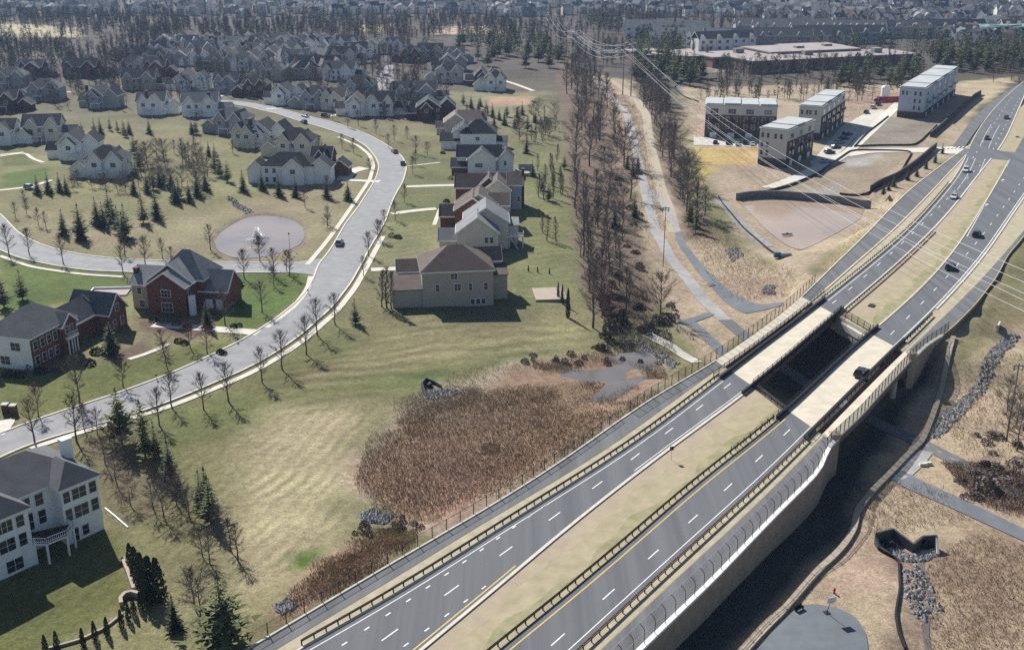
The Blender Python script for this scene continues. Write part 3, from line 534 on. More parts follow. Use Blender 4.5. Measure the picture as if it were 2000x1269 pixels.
# ------------------------------------------------------------------ bridges, walls, fences, guard rails
def slab(mb, l0, l1, J0, J1, z0, z1, m=0, mside=None):
    ms = m if mside is None else mside
    rib(mb, l0, l1, J0, J1, z1, 4, m); rib(mb, l0, l1, J0, J1, z0, 4, ms); skirt(mb, l0, J0, J1, z0, z1, 4, True, ms); skirt(mb, l1, J0, J1, z0, z1, 4, False, ms)
    for J in (J0, J1):
        ua, ub = solve(l0, J), solve(l1, J); pa, pb = xy(ua, float(l0(ua))), xy(ub, float(l1(ub))); mb.quad((*pa, z0), (*pb, z0), (*pb, z1), (*pa, z1), ms)
    return mb
def post_row(parent, name, pts, mt, h, r=.06, z0=-.1, every=1, lim=100, rows_as=None):
    base = MB().box(-r, r, -r, r, z0, h).mesh(name, mt); n = 0
    for i, p in enumerate(pts):
        if n < lim:
            d = (pts[min(i+1, len(pts)-1)] - pts[max(i-1, 0)]); link(name, base, parent, p, math.atan2(d.y, d.x)); n += 1
    if len(pts) > lim:
        rest = MB()
        for p in pts[lim:]: rest.box(p.x-r, p.x+r, p.y-r, p.y+r, p.z+z0, p.z+h)
        tag(rest.build(name, mt, parent), kind='stuff')
def fence(label, pts, h, postmt, meshmt, rails=(1.0,), name='fence', cat='fence', r=.05, group=None, sub=None):
    root = thing(name, label, cat, pts[0], 0, group); o = pts[0]; q = [p - o for p in pts]
    post_row(root, 'post', q, postmt, h, r)
    for f in rails: MB().path([p + Vector((0, 0, h*f - .03)) for p in q], .035, 4).build('rail', postmt, root)
    if meshmt:
        m = MB()
        for a, b in zip(q[:-1], q[1:]): m.quad(a+Vector((0,0,.08)), b+Vector((0,0,.08)), b+Vector((0,0,h-.05)), a+Vector((0,0,h-.05)))
        m.build('mesh_panel', meshmt, root)
    return root
def guard(label, l, u0, u1, mt, group='guard rails along the highway', h=.75, step=1.9, side=1, double=False):
    pts = line_pts(l, u0, u1, step, 0); root = thing('guard_rail', label, 'guard rail', pts[0], 0, group); q = [p - pts[0] for p in pts]
    post_row(root, 'post', q, mt, h, .07)
    nr = Vector((UY, -UX, 0))
    for sgn in ((side, -side) if double else (side,)):
        m = MB()
        for a, b in zip(q[:-1], q[1:]):
            for z0, z1, t in ((.48, .56, .09), (.56, .63, .06), (.63, .7, .09)):
                a2, b2 = a + nr*sgn*t, b + nr*sgn*t; t2 = nr*sgn*.04
                m.hexa([a2+Vector((0,0,z0)), b2+Vector((0,0,z0)), b2+t2+Vector((0,0,z0)), a2+t2+Vector((0,0,z0)), a2+Vector((0,0,z1)), b2+Vector((0,0,z1)), b2+t2+Vector((0,0,z1)), a2+t2+Vector((0,0,z1))])
        m.build('rail', mt, root)
    return root
uJ = lambda l, J, d=0: solve(l, J) + d
def bridge(label, road, path, plabel):
    p0 = Vector((*xy(uJ(road[0], JN), float(road[0](uJ(road[0], JN)))), -7)); root = thing('road_bridge', label, 'bridge', p0, 0, 'twin bridges over the trail'); O = -p0
    def put(name, mb, mts): return mb.build(name, mts, root, O)
    put('deck', slab(MB(), road[0], road[1], JN, JF, -.45, .012), MT['deckcon'])
    put('footway_deck', slab(MB(), path[0], path[1], JN, JF, -.4, .014), MT['deckcon'])
    lo, hi = min(float(road[0](200)), float(path[0](200))), max(float(road[1](200)), float(path[1](200)))
    n = 7; A, B = (path[0], road[1]) if float(path[0](200)) < float(road[0](200)) else (road[0], path[1])
    for k in range(n):
        f = (k+.15)/(n-.7); g = lambda u, f=f: A(u) + (B(u)-A(u))*f
        put('girder', slab(MB(), Off(g, -.25), Off(g, .25), JN, JF, -1.55, -.46), MT['rust'])
    put('barrier', slab(MB(), Off(road[0], -.28), Off(road[0], .12), ushift(JN, -5), ushift(JF, 5), .02, .72), MT['darkmetal'])
    put('barrier', slab(MB(), Off(road[1], -.12), Off(road[1], .28), ushift(JN, -5), ushift(JF, 5), .02, .72), MT['darkmetal'])
    return root
bL = bridge('left bridge with pale concrete deck and empty carriageway above the trail', (Off(LD, -.1), Off(LE, .1)), (Off(LA, 0), Off(LB, .25)), '')
bR = bridge('right bridge with pale concrete deck carrying the dark car', (Off(LF, -.1), Off(LG, .1)), (Off(LI, -.1), Off(LH, 0)), '')
# railings of the bridges are things that run past them
fence('tall brown railing fence on the median side of the left bridge', line_pts(Off(LE, .55), uJ(LE, JN, -1), uJ(LE, JF, 2), 2.4), 1.9, MT['darkmetal'], MT['mesh'], (.98, .5, .1), 'railing', 'railing')
fence('low dark double rail on the median side of the right bridge', line_pts(Off(LF, -.6), uJ(LF, JN, -22), uJ(LF, JF, 3), 2.4), 1.15, MT['darkmetal'], None, (.98, .6), 'railing', 'railing')
fence('tall dark mesh fence along the outer edge of the left footway', line_pts(Off(LA, -.25), uJ(LA, JN, -32), uJ(LA, JF, 12), 2.5), 2.3, MT['darkmetal'], MT['thinmesh'], (.99, .05), 'fence', 'fence')
fence('dark railing between the left footway and the carriageway on the bridge', line_pts(Off(LB, .6), uJ(LB, JN, -6), uJ(LB, JF, 8), 2.4), 1.1, MT['darkmetal'], MT['mesh'], (.98, .5), 'railing', 'railing')
fence('dark railing between the right carriageway and the right footway on the bridge', line_pts(Off(LG, .7), uJ(LG, JN, -6), uJ(LG, JF, 18), 2.4), 1.1, MT['darkmetal'], None, (.98, .55), 'railing', 'railing')
pr = [Vector((*xy(u, float(LH(u))-.15), 0)) for u in np.arange(uJ(LH, JN, -3), uJ(LH, JF, 2), 2.1)]
rt = fence('pale grey panelled fence on the outer edge of the right bridge', pr, 2.2, MT['darkmetal'], None, (.99, .02), 'fence', 'fence', .06)
m = MB()
for a, b in zip(pr[:-1], pr[1:]): a, b = a-pr[0], b-pr[0]; m.quad(a+Vector((0,0,.1)), b+Vector((0,0,.1)), b+Vector((0,0,2.1)), a+Vector((0,0,2.1)))
m.build('mesh_panel', see_through(mat('pale_wire_panel', (.5,.49,.46), None, 2, .6), .62), rt)
pr = [Vector((*xy(u, float(LH(u))-.15), 0)) for u in np.arange(uJ(LH, JF, 2), uJ(LH, JF, 22), 2.3)]
fence('dark mesh fence curving along the path end beyond the right bridge', pr, 2.0, MT['darkmetal'], MT['mesh'], (.99, .05))
for l0, l1, J, d, lab in ((LE, LF, JF, 1.0, 'brown railing across the median at the far end of the bridge opening'), (LE, LF, JN, -.7, 'dark railing across the median at the near end of the bridge opening')):
    a = Vector((*xy(uJ(l0, J, d), float(l0(uJ(l0, J)))+.6), 0)); b = Vector((*xy(uJ(l1, J, d), float(l1(uJ(l1, J)))-.6), 0)); fence(lab, [a.lerp(b, t/5) for t in range(6)], 1.8 if d > 0 else 1.0, MT['darkmetal'], MT['mesh'], (.98, .5, .1), 'railing', 'railing')
# parapet strip at the near abutment, pale beam at the far one
for J, d, zt, mt_, lab in ((JF, -.5, -.8, MT['concrete'], 'pale concrete abutment beam at the far end of the bridge opening'), (JN, .5, .25, MT['darkmetal'], 'dark abutment wall at the near end of the bridge opening')):
    a = xy(uJ(LE, J, d), float(LE(uJ(LE, J)))+.6); b = xy(uJ(LF, J, d), float(LF(uJ(LF, J)))-.6); o = Vector((*a, 0)); mb = MB().bar((0, 0), (b[0]-a[0], b[1]-a[1]), .9, -2.2 if d < 0 else -9, zt)
    if d < 0: mb.bar((0, 0), (b[0]-a[0], b[1]-a[1]), .5, -9, -2.2)
    tag(mb.build('abutment_wall', mt_, None, o), lab, 'wall')
# piers under the right bridge
for k, f in enumerate((.8, .8)):
    l = (Off(LH, -1.2), Off(LF, 2.5))[k % 2]; u = solve(l, JN)*(1-f) + solve(l, JF)*f; q = xy(u, float(l(u)))
    MB().lathe([(0, -8.5), (.65, -8.5), (.65, -1.9), (1.0, -1.9), (1.0, -1.58), (0, -1.58)], 14).build('pier', MT['concrete'], bR, Vector((*q, 0)) - bR.location)
for J, f in ((JN, 1), (JF, -1)):               # wing piers at the outer corners
    u = uJ(LH, J, f*1.0); q = xy(u, float(LH(u))-.2); MB().box(-.7, .7, -.7, .7, -8.8, 1.1).box(-.85, .85, -.85, .85, 1.1, 1.3).build('pylon', MT['tan'], bR, Vector((*q, 0)) - bR.location)
# brown retaining wall on the right with a pale coping
def longwall(label, l, J0, J1, z0, z1, wd, mtw, mtc, name='retaining_wall', cope=.35):
    u0 = solve(l, J0); o = Vector((*xy(u0, float(l(u0))), 0)); root = thing(name, label, 'wall', o)
    slab(MB(), l, Off(l, wd), J0, J1, z0, z1).build('wall', mtw, root, -o); slab(MB(), Off(l, -.12), Off(l, wd+.12), J0, J1, z1, z1+cope).build('coping', mtc, root, -o); return root
longwall('long brown retaining wall with white coping below the right footway', Off(LH, .02), NEAR, ushift(JN, 2), -8, .12, .45, MT['brownwall'], MT['white'])
longwall('brown retaining wall curving away beyond the right bridge', Off(LH, .02), ushift(JF, -1), ushift(JF, 17), -7.5, .05, .45, MT['brownwall'], MT['concrete'])
# curved-top chain-link fence on the wall
u0, u1 = 64.0, uJ(LH, JN, -2); us = np.arange(u0, u1, 2.6); o = Vector((*xy(us[0], float(LH(us[0]))), 0)); root = thing('fence', 'chain link fence with posts bent inwards on top of the long brown wall', 'fence', o)
nr = Vector((-UY, UX, 0)); prof = [(0, .1), (0, 1.9), (.12, 2.35), (.45, 2.7), (.8, 2.85)]
pm = MB().path([Vector((0, 0, 0)) + nr*a + Vector((0, 0, b)) for a, b in prof], .045, 5).mesh('post', MT['darkmetal'])
pts = [Vector((*xy(u, float(LH(u))+.12), .2)) - o for u in us]
for p in pts: link('post', pm, root, p)
m = MB()
for a, b in zip(pts[:-1], pts[1:]):
    for (a0, z0), (a1, z1) in zip(prof[:-1], prof[1:]): m.quad(a+nr*a0+Vector((0,0,z0)), b+nr*a0+Vector((0,0,z0)), b+nr*a1+Vector((0,0,z1)), a+nr*a1+Vector((0,0,z1)))
m.build('mesh_panel', MT['chain'], root)
for a_, z_ in ((0, 2.1), (.8, 3.05), (0, .3)): MB().path([p + nr*a_ + Vector((0, 0, z_-.2)) for p in pts], .035, 4).build('rail', MT['galv'], root)
# left boundary fence
us = np.arange(uv(P(505, 1269))[0], uJ(LA, JN, -34), 3.0)
fence('long black mesh fence between the left footpath and the brown marsh', [Vector((*xy(u, float(LA(u))-.5), -.25)) for u in us], 1.9, MT['darkmetal'], MT['thinmesh'], (.98,))
# guard rails
uL = uv(P(598, 1262))[0]
guard('dark guard rail beside the left carriageway, from the near end to the bridge', Off(LD, -.9), uL, uJ(LD, JN, -4), MT['darkmetal'], side=1, double=True)
guard('dark guard rail beside the left carriageway, beyond the bridge', Off(LD, -.8), uJ(LD, JF, 5), uJ(LD, JF, 150), MT['darkmetal'], side=1)
guard('brown guard rail along the right side of the median, before the bridge', Off(LF, -.55), 64, uJ(LF, JN, -5), MT['darkmetal'], side=1, double=True)
guard('reddish guard rail along the left side of the median, beyond the bridge', Off(LE, 1.0), uJ(LE, JF, 3), uv(P(1828, 452))[0], MT['rust'], side=-1, double=True)
guard('reddish brown guard rail beside the right carriageway, before the bridge', Off(LG, .7), 64, uJ(LG, JN, -5), MT['rust'], side=-1, double=True)
guard('short dark guard rail beside the right carriageway just beyond the bridge', Off(LG, .7), uJ(LG, JF, 4), uv(P(1822, 617))[0], MT['darkmetal'], side=-1, double=True)
# low stone kerb wall at the foot of the big wall
def wallpx(label, pts, h, wd, mt_, name='wall', z0=-.5, n=None, cat='wall', up=0):
    W = smooth(resample(world(pts), n or len(pts)*5), 1); Z = hz(W[:, 0], W[:, 1]); o = Vector((W[0][0], W[0][1], Z[0])); mb = MB()
    t = np.gradient(W, axis=0); t /= np.hypot(t[:, 0], t[:, 1])[:, None]; nr = np.stack([t[:, 1], -t[:, 0]], 1)*wd/2; vs = []
    for i in range(len(W)):
        a, b = W[i]-nr[i], W[i]+nr[i]; vs += [(a[0], a[1], Z[i]+z0), (a[0], a[1], Z[i]+h+up), (b[0], b[1], Z[i]+h+up), (b[0], b[1], Z[i]+z0)]
    fs = [(4*i+j, 4*i+4+j, 4*i+5+j, 4*i+1+j) for i in range(len(W)-1) for j in range(3)] + [(0, 1, 2, 3), tuple(4*len(W)-4+k for k in (3, 2, 1, 0))]
    mb.add([(x-o.x, y-o.y, z-o.z) for x, y, z in vs], fs); return tag(mb.build(name, mt_, None, o), label, cat)
wallpx('winding low tan stone kerb wall at the foot of the embankment', [(1440,1290),(1480,1245),(1520,1205),(1560,1160),(1610,1105),(1650,1065),(1668,1035),(1674,1000),(1700,965),(1735,930),(1770,893),(1800,865),(1820,818),(1838,765),(1850,705),(1862,660)], .5, 1.0, MT['tan'])
# silt fences and block walls by the townhouses
for lab, pts in (('black silt fence round the upper graded lot', [(1668,288),(1700,255),(1735,228)]), ('black silt fence along the lower edge of the upper graded lot', [(1668,287),(1720,285),(1785,285),(1800,275),(1830,245)]),
                 ('black silt fence round the lower graded lot', [(1490,376),(1540,365),(1600,340),(1640,310),(1662,294),(1740,295),(1782,297),(1760,335),(1720,365),(1690,384),(1640,380)]),
                 ('black silt fence along the foot of the sediment pond bank', [(1403,385),(1420,410),(1450,445),(1490,480),(1520,500)]), ('black silt fence curving beside the wood above the townhouses', [(1400,155),(1330,160),(1316,172),(1335,190),(1365,200)])):
    wallpx(lab, pts, .7, .12, MT['black'], 'silt_fence', cat='fence')
bw = mat('dark_block_wall', (.1,.078,.07), (.065,.052,.048), .8, .9); 
wallpx('dark brown block wall below the upper graded lot', [(1817,268),(1850,240),(1880,212),(1905,190),(1915,185)], 2.3, .5, bw, 'retaining_wall'); wallpx('dark brown block wall below the lower graded lot', [(1700,375),(1750,350),(1790,322),(1815,300),(1828,290)], 2.3, .5, bw, 'retaining_wall')
wallpx('grey curved retaining wall at the head of the sediment pond', [(1438,392),(1460,388),(1490,386),(1540,388),(1590,392),(1640,398),(1700,405)], 2.6, .6, mat('pond_wall', (.2,.2,.215), (.14,.14,.15), .8, .9, lines=('Z', .4, .3)), 'retaining_wall')
strip('gravel_track', [(1404,388),(1425,415),(1460,450),(1500,482)], 3.6, MT['rock'], .1)
# culvert head walls
cv = at(1770, 1062); root = thing('culvert', 'dark concrete double culvert with winged head walls above a riprap apron', 'culvert', cv)
def wl(name, pts, h0, h1, par, mt_=MT['black'], wd=.35):
    mb = MB(); W = [at2(*q) - np.array([cv.x, cv.y]) for q in pts]; n = len(W)
    for i in range(n-1):
        ha, hb = h0 + (h1-h0)*i/(n-1), h0 + (h1-h0)*(i+1)/(n-1); a, b = W[i], W[i+1]; d = (b-a)/np.hypot(*(b-a)); nr = np.array([-d[1], d[0]])*wd/2
        mb.hexa([(*(a-nr), -2), (*(b-nr), -2), (*(b+nr), -2), (*(a+nr), -2), (*(a-nr), ha), (*(b-nr), hb), (*(b+nr), hb), (*(a+nr), ha)])
    return mb.build(name, mt_, par)
ccon = mat('dark_concrete', (.075,.078,.085), (.05,.052,.056), .8, .9)
wl('wing_wall', [(1709,1062),(1716,1073),(1755,1093)], 1.9, .3, root, ccon); wl('head_wall', [(1709,1062),(1742,1052),(1782,1078)], 2.6, 1.5, root, ccon); wl('head_wall', [(1782,1078),(1800,1066),(1826,1068)], 1.5, 2.2, root, ccon); wl('wing_wall', [(1826,1068),(1832,1085)], 2.2, .4, root, MT['concrete'])
for px in (1737, 1808):
    q = at2(px, 1068) - np.array([cv.x, cv.y]); MB().tube((q[0], q[1]-.45, .5), (q[0], q[1]+.2, .5), .85, .85, 14).build('pipe_mouth', MT['black'], root)
cv = at(845, 765); root = thing('culvert', 'small dark culvert head wall at the edge of the brown marsh', 'culvert', cv)
wl('head_wall', [(824,757),(832,745),(848,750),(862,757)], 1.3, .6, root, ccon); wl('wing_wall', [(824,757),(832,775)], 1.3, .3, root, ccon); q = at2(838, 755) - np.array([cv.x, cv.y]); MB().tube((q[0], q[1]-.6, .4), (q[0]+.2, q[1]+.6, .4), .5, .5, 12).build('pipe_mouth', MT['black'], root)
wallpx('thin dark timber edging running down from the culvert', [(1716,1074),(1755,1094),(1757,1150),(1748,1200),(1754,1235),(1768,1269)], .5, .25, MT['black'], 'edging_wall')
# riprap: loose stone nobody could count
def stones(name, polys, n, r0, r1, mt_, seed):
    rs = random.Random(seed); mb = MB()
    for poly, k in polys:
        W = [tuple(at2(*q)) for q in poly]; xs = [q[0] for q in W]; ys = [q[1] for q in W]; c = 0; pts = []
        while c < k*n:
            x, y = rs.uniform(min(xs), max(xs)), rs.uniform(min(ys), max(ys))
            if in_poly(np.array([x]), np.array([y]), W)[0] > 0: pts.append((x, y)); c += 1
        Z = hz([q[0] for q in pts], [q[1] for q in pts])
        for (x, y), z in zip(pts, Z):
            r = rs.uniform(r0, r1); b = []
            for i in range(6):
                d = ((1,0,0),(-1,0,0),(0,1,0),(0,-1,0),(0,0,.75),(0,0,-.75))[i]; f = r*rs.uniform(.7, 1.3); b.append((x+d[0]*f+rs.uniform(-.2,.2)*r, y+d[1]*f+rs.uniform(-.2,.2)*r, z+r*.2+d[2]*f))
            mb.add(b, [(0,2,4),(2,1,4),(1,3,4),(3,0,4),(2,0,5),(1,2,5),(3,1,5),(0,3,5)])
    return tag(mb.build(name, mt_), kind='stuff')
stones('riprap', [([(1960,650),(1990,655),(1930,750),(1880,810),(1830,858),(1810,850),(1850,800),(1910,735)], 2.6), ([(1725,1062),(1780,1085),(1825,1072),(1830,1085),(1800,1098),(1760,1095)], 1), ([(1255,665),(1300,690),(1330,712),(1310,720),(1270,700),(1240,675)], .7),
    ([(830,765),(870,760),(900,765),(860,780),(830,778)], .5), ([(440,385),(452,382),(470,400),(500,415),(480,418),(458,405)], .4), ([(700,1005),(730,995),(768,1008),(755,1022),(715,1022)], .6), ([(1415,490),(1440,482),(1455,500),(1430,512)], .4), ([(1490,560),(1512,555),(1515,575),(1492,575)], .3), ([(1760,1110),(1800,1100),(1840,1190),(1800,1220),(1770,1180)], .5), ([(530,1180),(560,1170),(580,1185),(550,1200)], .3)], 420, .1, .5, MT['rock'], 3)
# reeds of the marsh
def blades(name, polys, n, h0, h1, wd, mts, seed, lean=.5, edge=5):
    rs = np.random.RandomState(seed); mb = MB()
    for poly, k, mi in polys:
        W = [tuple(at2(*q)) for q in poly]; xs = [q[0] for q in W]; ys = [q[1] for q in W]; N = int(n*k); x = rs.uniform(min(xs), max(xs), N*3); y = rs.uniform(min(ys), max(ys), N*3)
        ok = in_poly(x, y, W) + edge*(vnoise(x, y, 11, 5) + .6*vnoise(x, y, 4, 7)) > rs.uniform(-2, 1.2, len(x)); x, y = x[ok][:N], y[ok][:N]; z = hz(x, y); a = rs.uniform(0, 6.283, len(x)); h = rs.uniform(h0, h1, len(x))*(1+.5*vnoise(x, y, 8, 6)); l = rs.normal(0, lean, (len(x), 2)); w_ = rs.uniform(.6, 1.4, len(x))*wd
        base = len(mb.v); V = np.stack([np.stack([x-np.cos(a)*w_, y-np.sin(a)*w_, z-.1], -1), np.stack([x+np.cos(a)*w_, y+np.sin(a)*w_, z-.1], -1), np.stack([x+l[:, 0]*h+np.cos(a)*w_*.4, y+l[:, 1]*h+np.sin(a)*w_*.4, z+h], -1), np.stack([x+l[:, 0]*h-np.cos(a)*w_*.4, y+l[:, 1]*h-np.sin(a)*w_*.4, z+h*.96], -1)], 1).reshape(-1, 3)
        mb.v += [tuple(q) for q in V]; mb.f += [(base+4*i, base+4*i+1, base+4*i+2, base+4*i+3) for i in range(len(x))]; mb.m += ([mi]*len(x) if mi != 0 else [int(q) for q in (vnoise(x, y, 9, 8) + .5*vnoise(x, y, 3, 12) + rs.uniform(-.2, .2, len(x)) > .36)])
    return tag(mb.build(name, mts), kind='stuff')
blades('reeds', [([(1000,760),(1060,760),(1150,745),(1230,760),(1150,800),(1290,770),(1240,795),(1100,880),(1000,948),(850,1020),(770,1010),(695,935),(720,880),(780,830),(860,790),(930,770)], 1.0, 0), ([(590,1130),(680,1060),(760,1032),(815,1048),(700,1130),(545,1205)], .22, 0),
    ([(840,775),(930,755),(940,775),(880,795),(800,830),(770,830)], .07, 1), ([(1040,715),(1200,692),(1300,725),(1290,740),(1230,705),(1060,730)], .12, 0), ([(940,870),(965,865),(975,880),(945,888)], .015, 1), ([(1830,1090),(1900,1030),(2060,1080),(2060,1300),(1830,1300),(1810,1180)], .13, 0)], 52000, .18, .5, .045, [MT['reed'], MT['palereed']], 4)
blades('dry_brush', [([(1165,180),(1200,176),(1235,300),(1262,440),(1290,560),(1330,625),(1300,660),(1262,640),(1235,560),(1225,440),(1205,330)], .5, 1), ([(1205,185),(1235,200),(1262,260),(1270,330),(1300,430),(1285,450),(1262,380),(1250,300),(1225,215)], .45, 2), ([(1190,580),(1240,560),(1290,640),(1320,690),(1270,690),(1200,690)], .45, 0),
    ([(1335,450),(1400,440),(1480,500),(1560,540),(1540,580),(1450,590),(1390,540)], .35, 1), ([(1840,905),(1950,900),(2040,960),(2040,1020),(1930,985)], .5, 2), ([(1850,760),(1960,690),(2060,700),(2060,930),(1960,930),(1850,860)], .3, 1), ([(1640,180),(1760,180),(1760,215),(1650,230)], .2, 1), ([(1340,180),(1390,170),(1380,280),(1350,330)], .25, 1),
    ([(690,930),(720,870),(780,800),(880,745),(1040,705),(1200,690),(1180,700),(1040,718),(900,760),(790,820),(730,880),(700,935)], .3, 1), ([(1640,480),(1740,400),(1850,310),(1850,330),(1750,420),(1600,545)], .3, 1), ([(1660,960),(1720,940),(1800,960),(1900,1010),(1830,1040),(1700,1040)], .12, 1)], 14000, .2, .75, .045, [MT['twig'], mat('straw', (.45,.36,.24), (.33,.25,.17), .5, .95), mat('brown_brush', (.26,.175,.125), (.17,.12,.09), .5, .95)], 14, .6)
# transmission poles and wires
def pole(label, b, h, arms, group=None, r=.32):
    root = thing('utility_pole', label, 'pole', b, 0, group); MB().tube((0,0,-1), (0,0,h), r, r*.65, 8).build('shaft', MT['wood'], root); out = []
    for z, wd in arms:
        ar = MB().box(-wd, wd, -.1, .1, z-.12, z+.12).build('cross_arm', MT['wood'], root)
        for sx in (-wd+.2, wd-.2): MB().lathe([(0, z-1.2), (.13, z-1.15), (.13, z-.2), (0, z-.12)], 6, 0, (sx, 0)).build('insulator', MT['galv'], ar); out.append(Vector((b.x+sx, b.y, b.z+z-1.2)))
    return out
pA = pole('tall grey utility pole standing right of the pair beside the trail', at(1232, 188), 30, [(29, 2.6), (25.5, 3.2)]); pB = pole('tall grey utility pole standing left of the pair beside the trail', at(1216, 186), 27, [(26, 2.6), (22.5, 3.2)])
pC = pole('distant utility pole above the wooded strip', at(1123, 135), 26, [(25, 2.6), (21, 3.2)]); pD = pole('farthest utility pole in the corridor', at(1075, 95), 28, [(27, 2.6), (23, 3.2)])
pE = pole('thin wooden utility pole beside the middle of the trail', at(1295, 520), 17, [(16.5, 1.0)], None, .13); pole('dark utility pole at the right edge beside the rocky ditch', at(1969, 838), 13.5, [(13, 1.0)], None, .2)
bq = Vector((*P(2190, 800, 0), -5)); pF = pole('utility pole beside the rocky ditch', bq, 26, [(25, 2.6), (21, 3.2)]); bq2 = Vector((*P(2330, 930, 0), -5)); pG = pole('utility pole beside the grey path', bq2, 24, [(23, 2.6), (19, 3.2)])
wires = thing('power_line', 'thin pale overhead wires sagging from the pole pair across the highway', 'power line', pA[0])
wmt = mat('wire_aluminium', (.75,.76,.78), None, 1, .5, metal=.3)
def wire(a, b, sag, r=.05):
    n = 26; pts = [a.lerp(b, t/n) - Vector((0, 0, 4*sag*(t/n)*(1-t/n))) - pA[0] for t in range(n+1)]; MB().path(pts, r, 3).build('wire', wmt, wires)
for i in range(4):
    if i != 1: wire(pA[i], pF[i], 9 + i*.7, .046)
    if i in (0, 3): wire(pB[i], pG[i], 10 + i*.6, .046)
    wire(pC[i], pA[i], 5); wire(pD[i], pC[i], 6); wire(pC[i], pB[i], 6)
# ------------------------------------------------------------------ houses
WALLS = {'white': (.82,.83,.83), 'cream': (.66,.62,.54), 'beige': (.42,.38,.32), 'grey': (.34,.35,.36), 'blue grey': (.34,.39,.44), 'tan': (.36,.3,.24)}
for k_, c_ in WALLS.items(): MT[k_] = mat(k_.replace(' ', '_') + '_siding', c_, tuple(x*.9 for x in c_), .5, .8, lines=('Z', .28, .16))
MT['brick'] = mat('red_brick', (.21,.085,.06), (.13,.055,.042), 1.4, .9, 6, lines=('Z', .22, .15)); MT['dark brick'] = mat('dark_brick', (.11,.06,.05), (.07,.04,.035), 1.4, .9, 6)
ROOFS = {'grey': (.125,.128,.135), 'dark grey': (.062,.066,.073), 'black': (.04,.042,.048), 'brown': (.13,.1,.088), 'pinkish brown': (.23,.18,.165), 'light grey': (.24,.245,.25)}
for k_, c_ in ROOFS.items(): MT['roof ' + k_] = mat(k_.replace(' ', '_') + '_shingles', c_, tuple(x*.72 for x in c_), .35, .92, 8, lines=('Z', .24, .22))
MT['white trim'] = mat('bright_white_siding', (.82,.82,.81), (.74,.74,.73), .5, .8)
def gable_roof(mb, tr, x0, x1, y0, y1, h, rise, axis, o=.45, t=.22, trim=None):
    sw = (lambda p: (p[1], p[0], p[2])) if axis == 'x' else (lambda p: p)
    a0, a1, b0, b1 = (x0, x1, y0, y1) if axis == 'y' else (y0, y1, x0, x1); am = (a0+a1)/2; s = rise/((a1-a0)/2); zo = h - s*o
    for ae, sg in ((a0-o, 1), (a1+o, -1)):
        q = [(ae, b0-o, zo), (am, b0-o, h+rise), (am, b1+o, h+rise), (ae, b1+o, zo)]
        mb.hexa([sw(p) for p in q] + [sw((p[0], p[1], p[2]+t)) for p in q])
        for bb, d in ((b0-o-.06, .06), (b1+o, .06)):
            q = [(ae, bb, zo-.18), (am, bb, h+rise-.18), (am, bb+d, h+rise-.18), (ae, bb+d, zo-.18)]; tr.hexa([sw(p) for p in q] + [sw((p[0], p[1], p[2]+.5)) for p in q])
        q = (min(ae, ae-sg*.08), max(ae, ae-sg*.08)); lo = sw((q[0], b0-o, 0)); hi = sw((q[1], b1+o, 0)); tr.box(lo[0], hi[0], lo[1], hi[1], zo-.16, zo+.18)
def hip_roof(mb, tr, x0, x1, y0, y1, h, rise, o=.5, t=.2):
    X0, X1, Y0, Y1 = x0-o, x1+o, y0-o, y1+o; w_, d_ = X1-X0, Y1-Y0; z = h-.1
    if w_ >= d_: r0, r1 = (X0+d_/2, (Y0+Y1)/2, h+rise), (X1-d_/2, (Y0+Y1)/2, h+rise); fs = [(0,1,5,4), (1,2,5), (2,3,4,5), (3,0,4)]
    else: r0, r1 = ((X0+X1)/2, Y0+w_/2, h+rise), ((X0+X1)/2, Y1-w_/2, h+rise); fs = [(0,1,4), (1,2,5,4), (2,3,5), (3,0,4,5)]
    mb.add([(X0,Y0,z+t), (X1,Y0,z+t), (X1,Y1,z+t), (X0,Y1,z+t), r0, r1], fs)
    tr.box(X0+.02, X1-.02, Y0+.02, Y1-.02, z-.15, z+t-.01)
def house_geo(blocks, base=-1.6):
    wl_, rf, tr = {}, MB(), MB()
    for b in blocks:
        x0, x1, y0, y1, h, kind, rise = b[:7]; wm = b[7] if len(b) > 7 else None; mb = wl_.setdefault(wm, MB())
        if kind == 'H': mb.box(x0, x1, y0, y1, base, h); hip_roof(rf, tr, x0, x1, y0, y1, h, rise)
        elif kind in 'XY':
            if kind == 'Y': mb.add([(x0,y0,base),(x1,y0,base),(x1,y0,h),((x0+x1)/2,y0,h+rise),(x0,y0,h),(x0,y1,base),(x1,y1,base),(x1,y1,h),((x0+x1)/2,y1,h+rise),(x0,y1,h)], [(0,1,2,3,4),(9,8,7,6,5),(0,4,9,5),(1,6,7,2)])
            else: mb.add([(x0,y0,base),(x0,y1,base),(x0,y1,h),(x0,(y0+y1)/2,h+rise),(x0,y0,h),(x1,y0,base),(x1,y1,base),(x1,y1,h),(x1,(y0+y1)/2,h+rise),(x1,y0,h)], [(4,3,2,1,0),(5,6,7,8,9),(0,5,9,4),(1,2,7,6)])
            gable_roof(rf, tr, x0, x1, y0, y1, h, rise, kind.lower())
        elif kind == 'S':                      # lean-to, high at the back
            mb.box(x0, x1, y0, y1, base, h); q = [(x0-.3, y0-.4, h-.1), (x1+.3, y0-.4, h-.1), (x1+.3, y1, h+rise), (x0-.3, y1, h+rise)]; rf.hexa(q + [(p[0], p[1], p[2]+.2) for p in q]); mb.add([(x0,y0,h),(x1,y0,h),(x1,y1,h+rise),(x0,y1,h+rise),(x0,y1,h),(x1,y1,h)], [(0,3,4),(1,5,2)])
        else: mb.box(x0, x1, y0, y1, base, h); rf.box(x0-.3, x1+.3, y0-.3, y1+.3, h, h+.3)
    return wl_, rf, tr
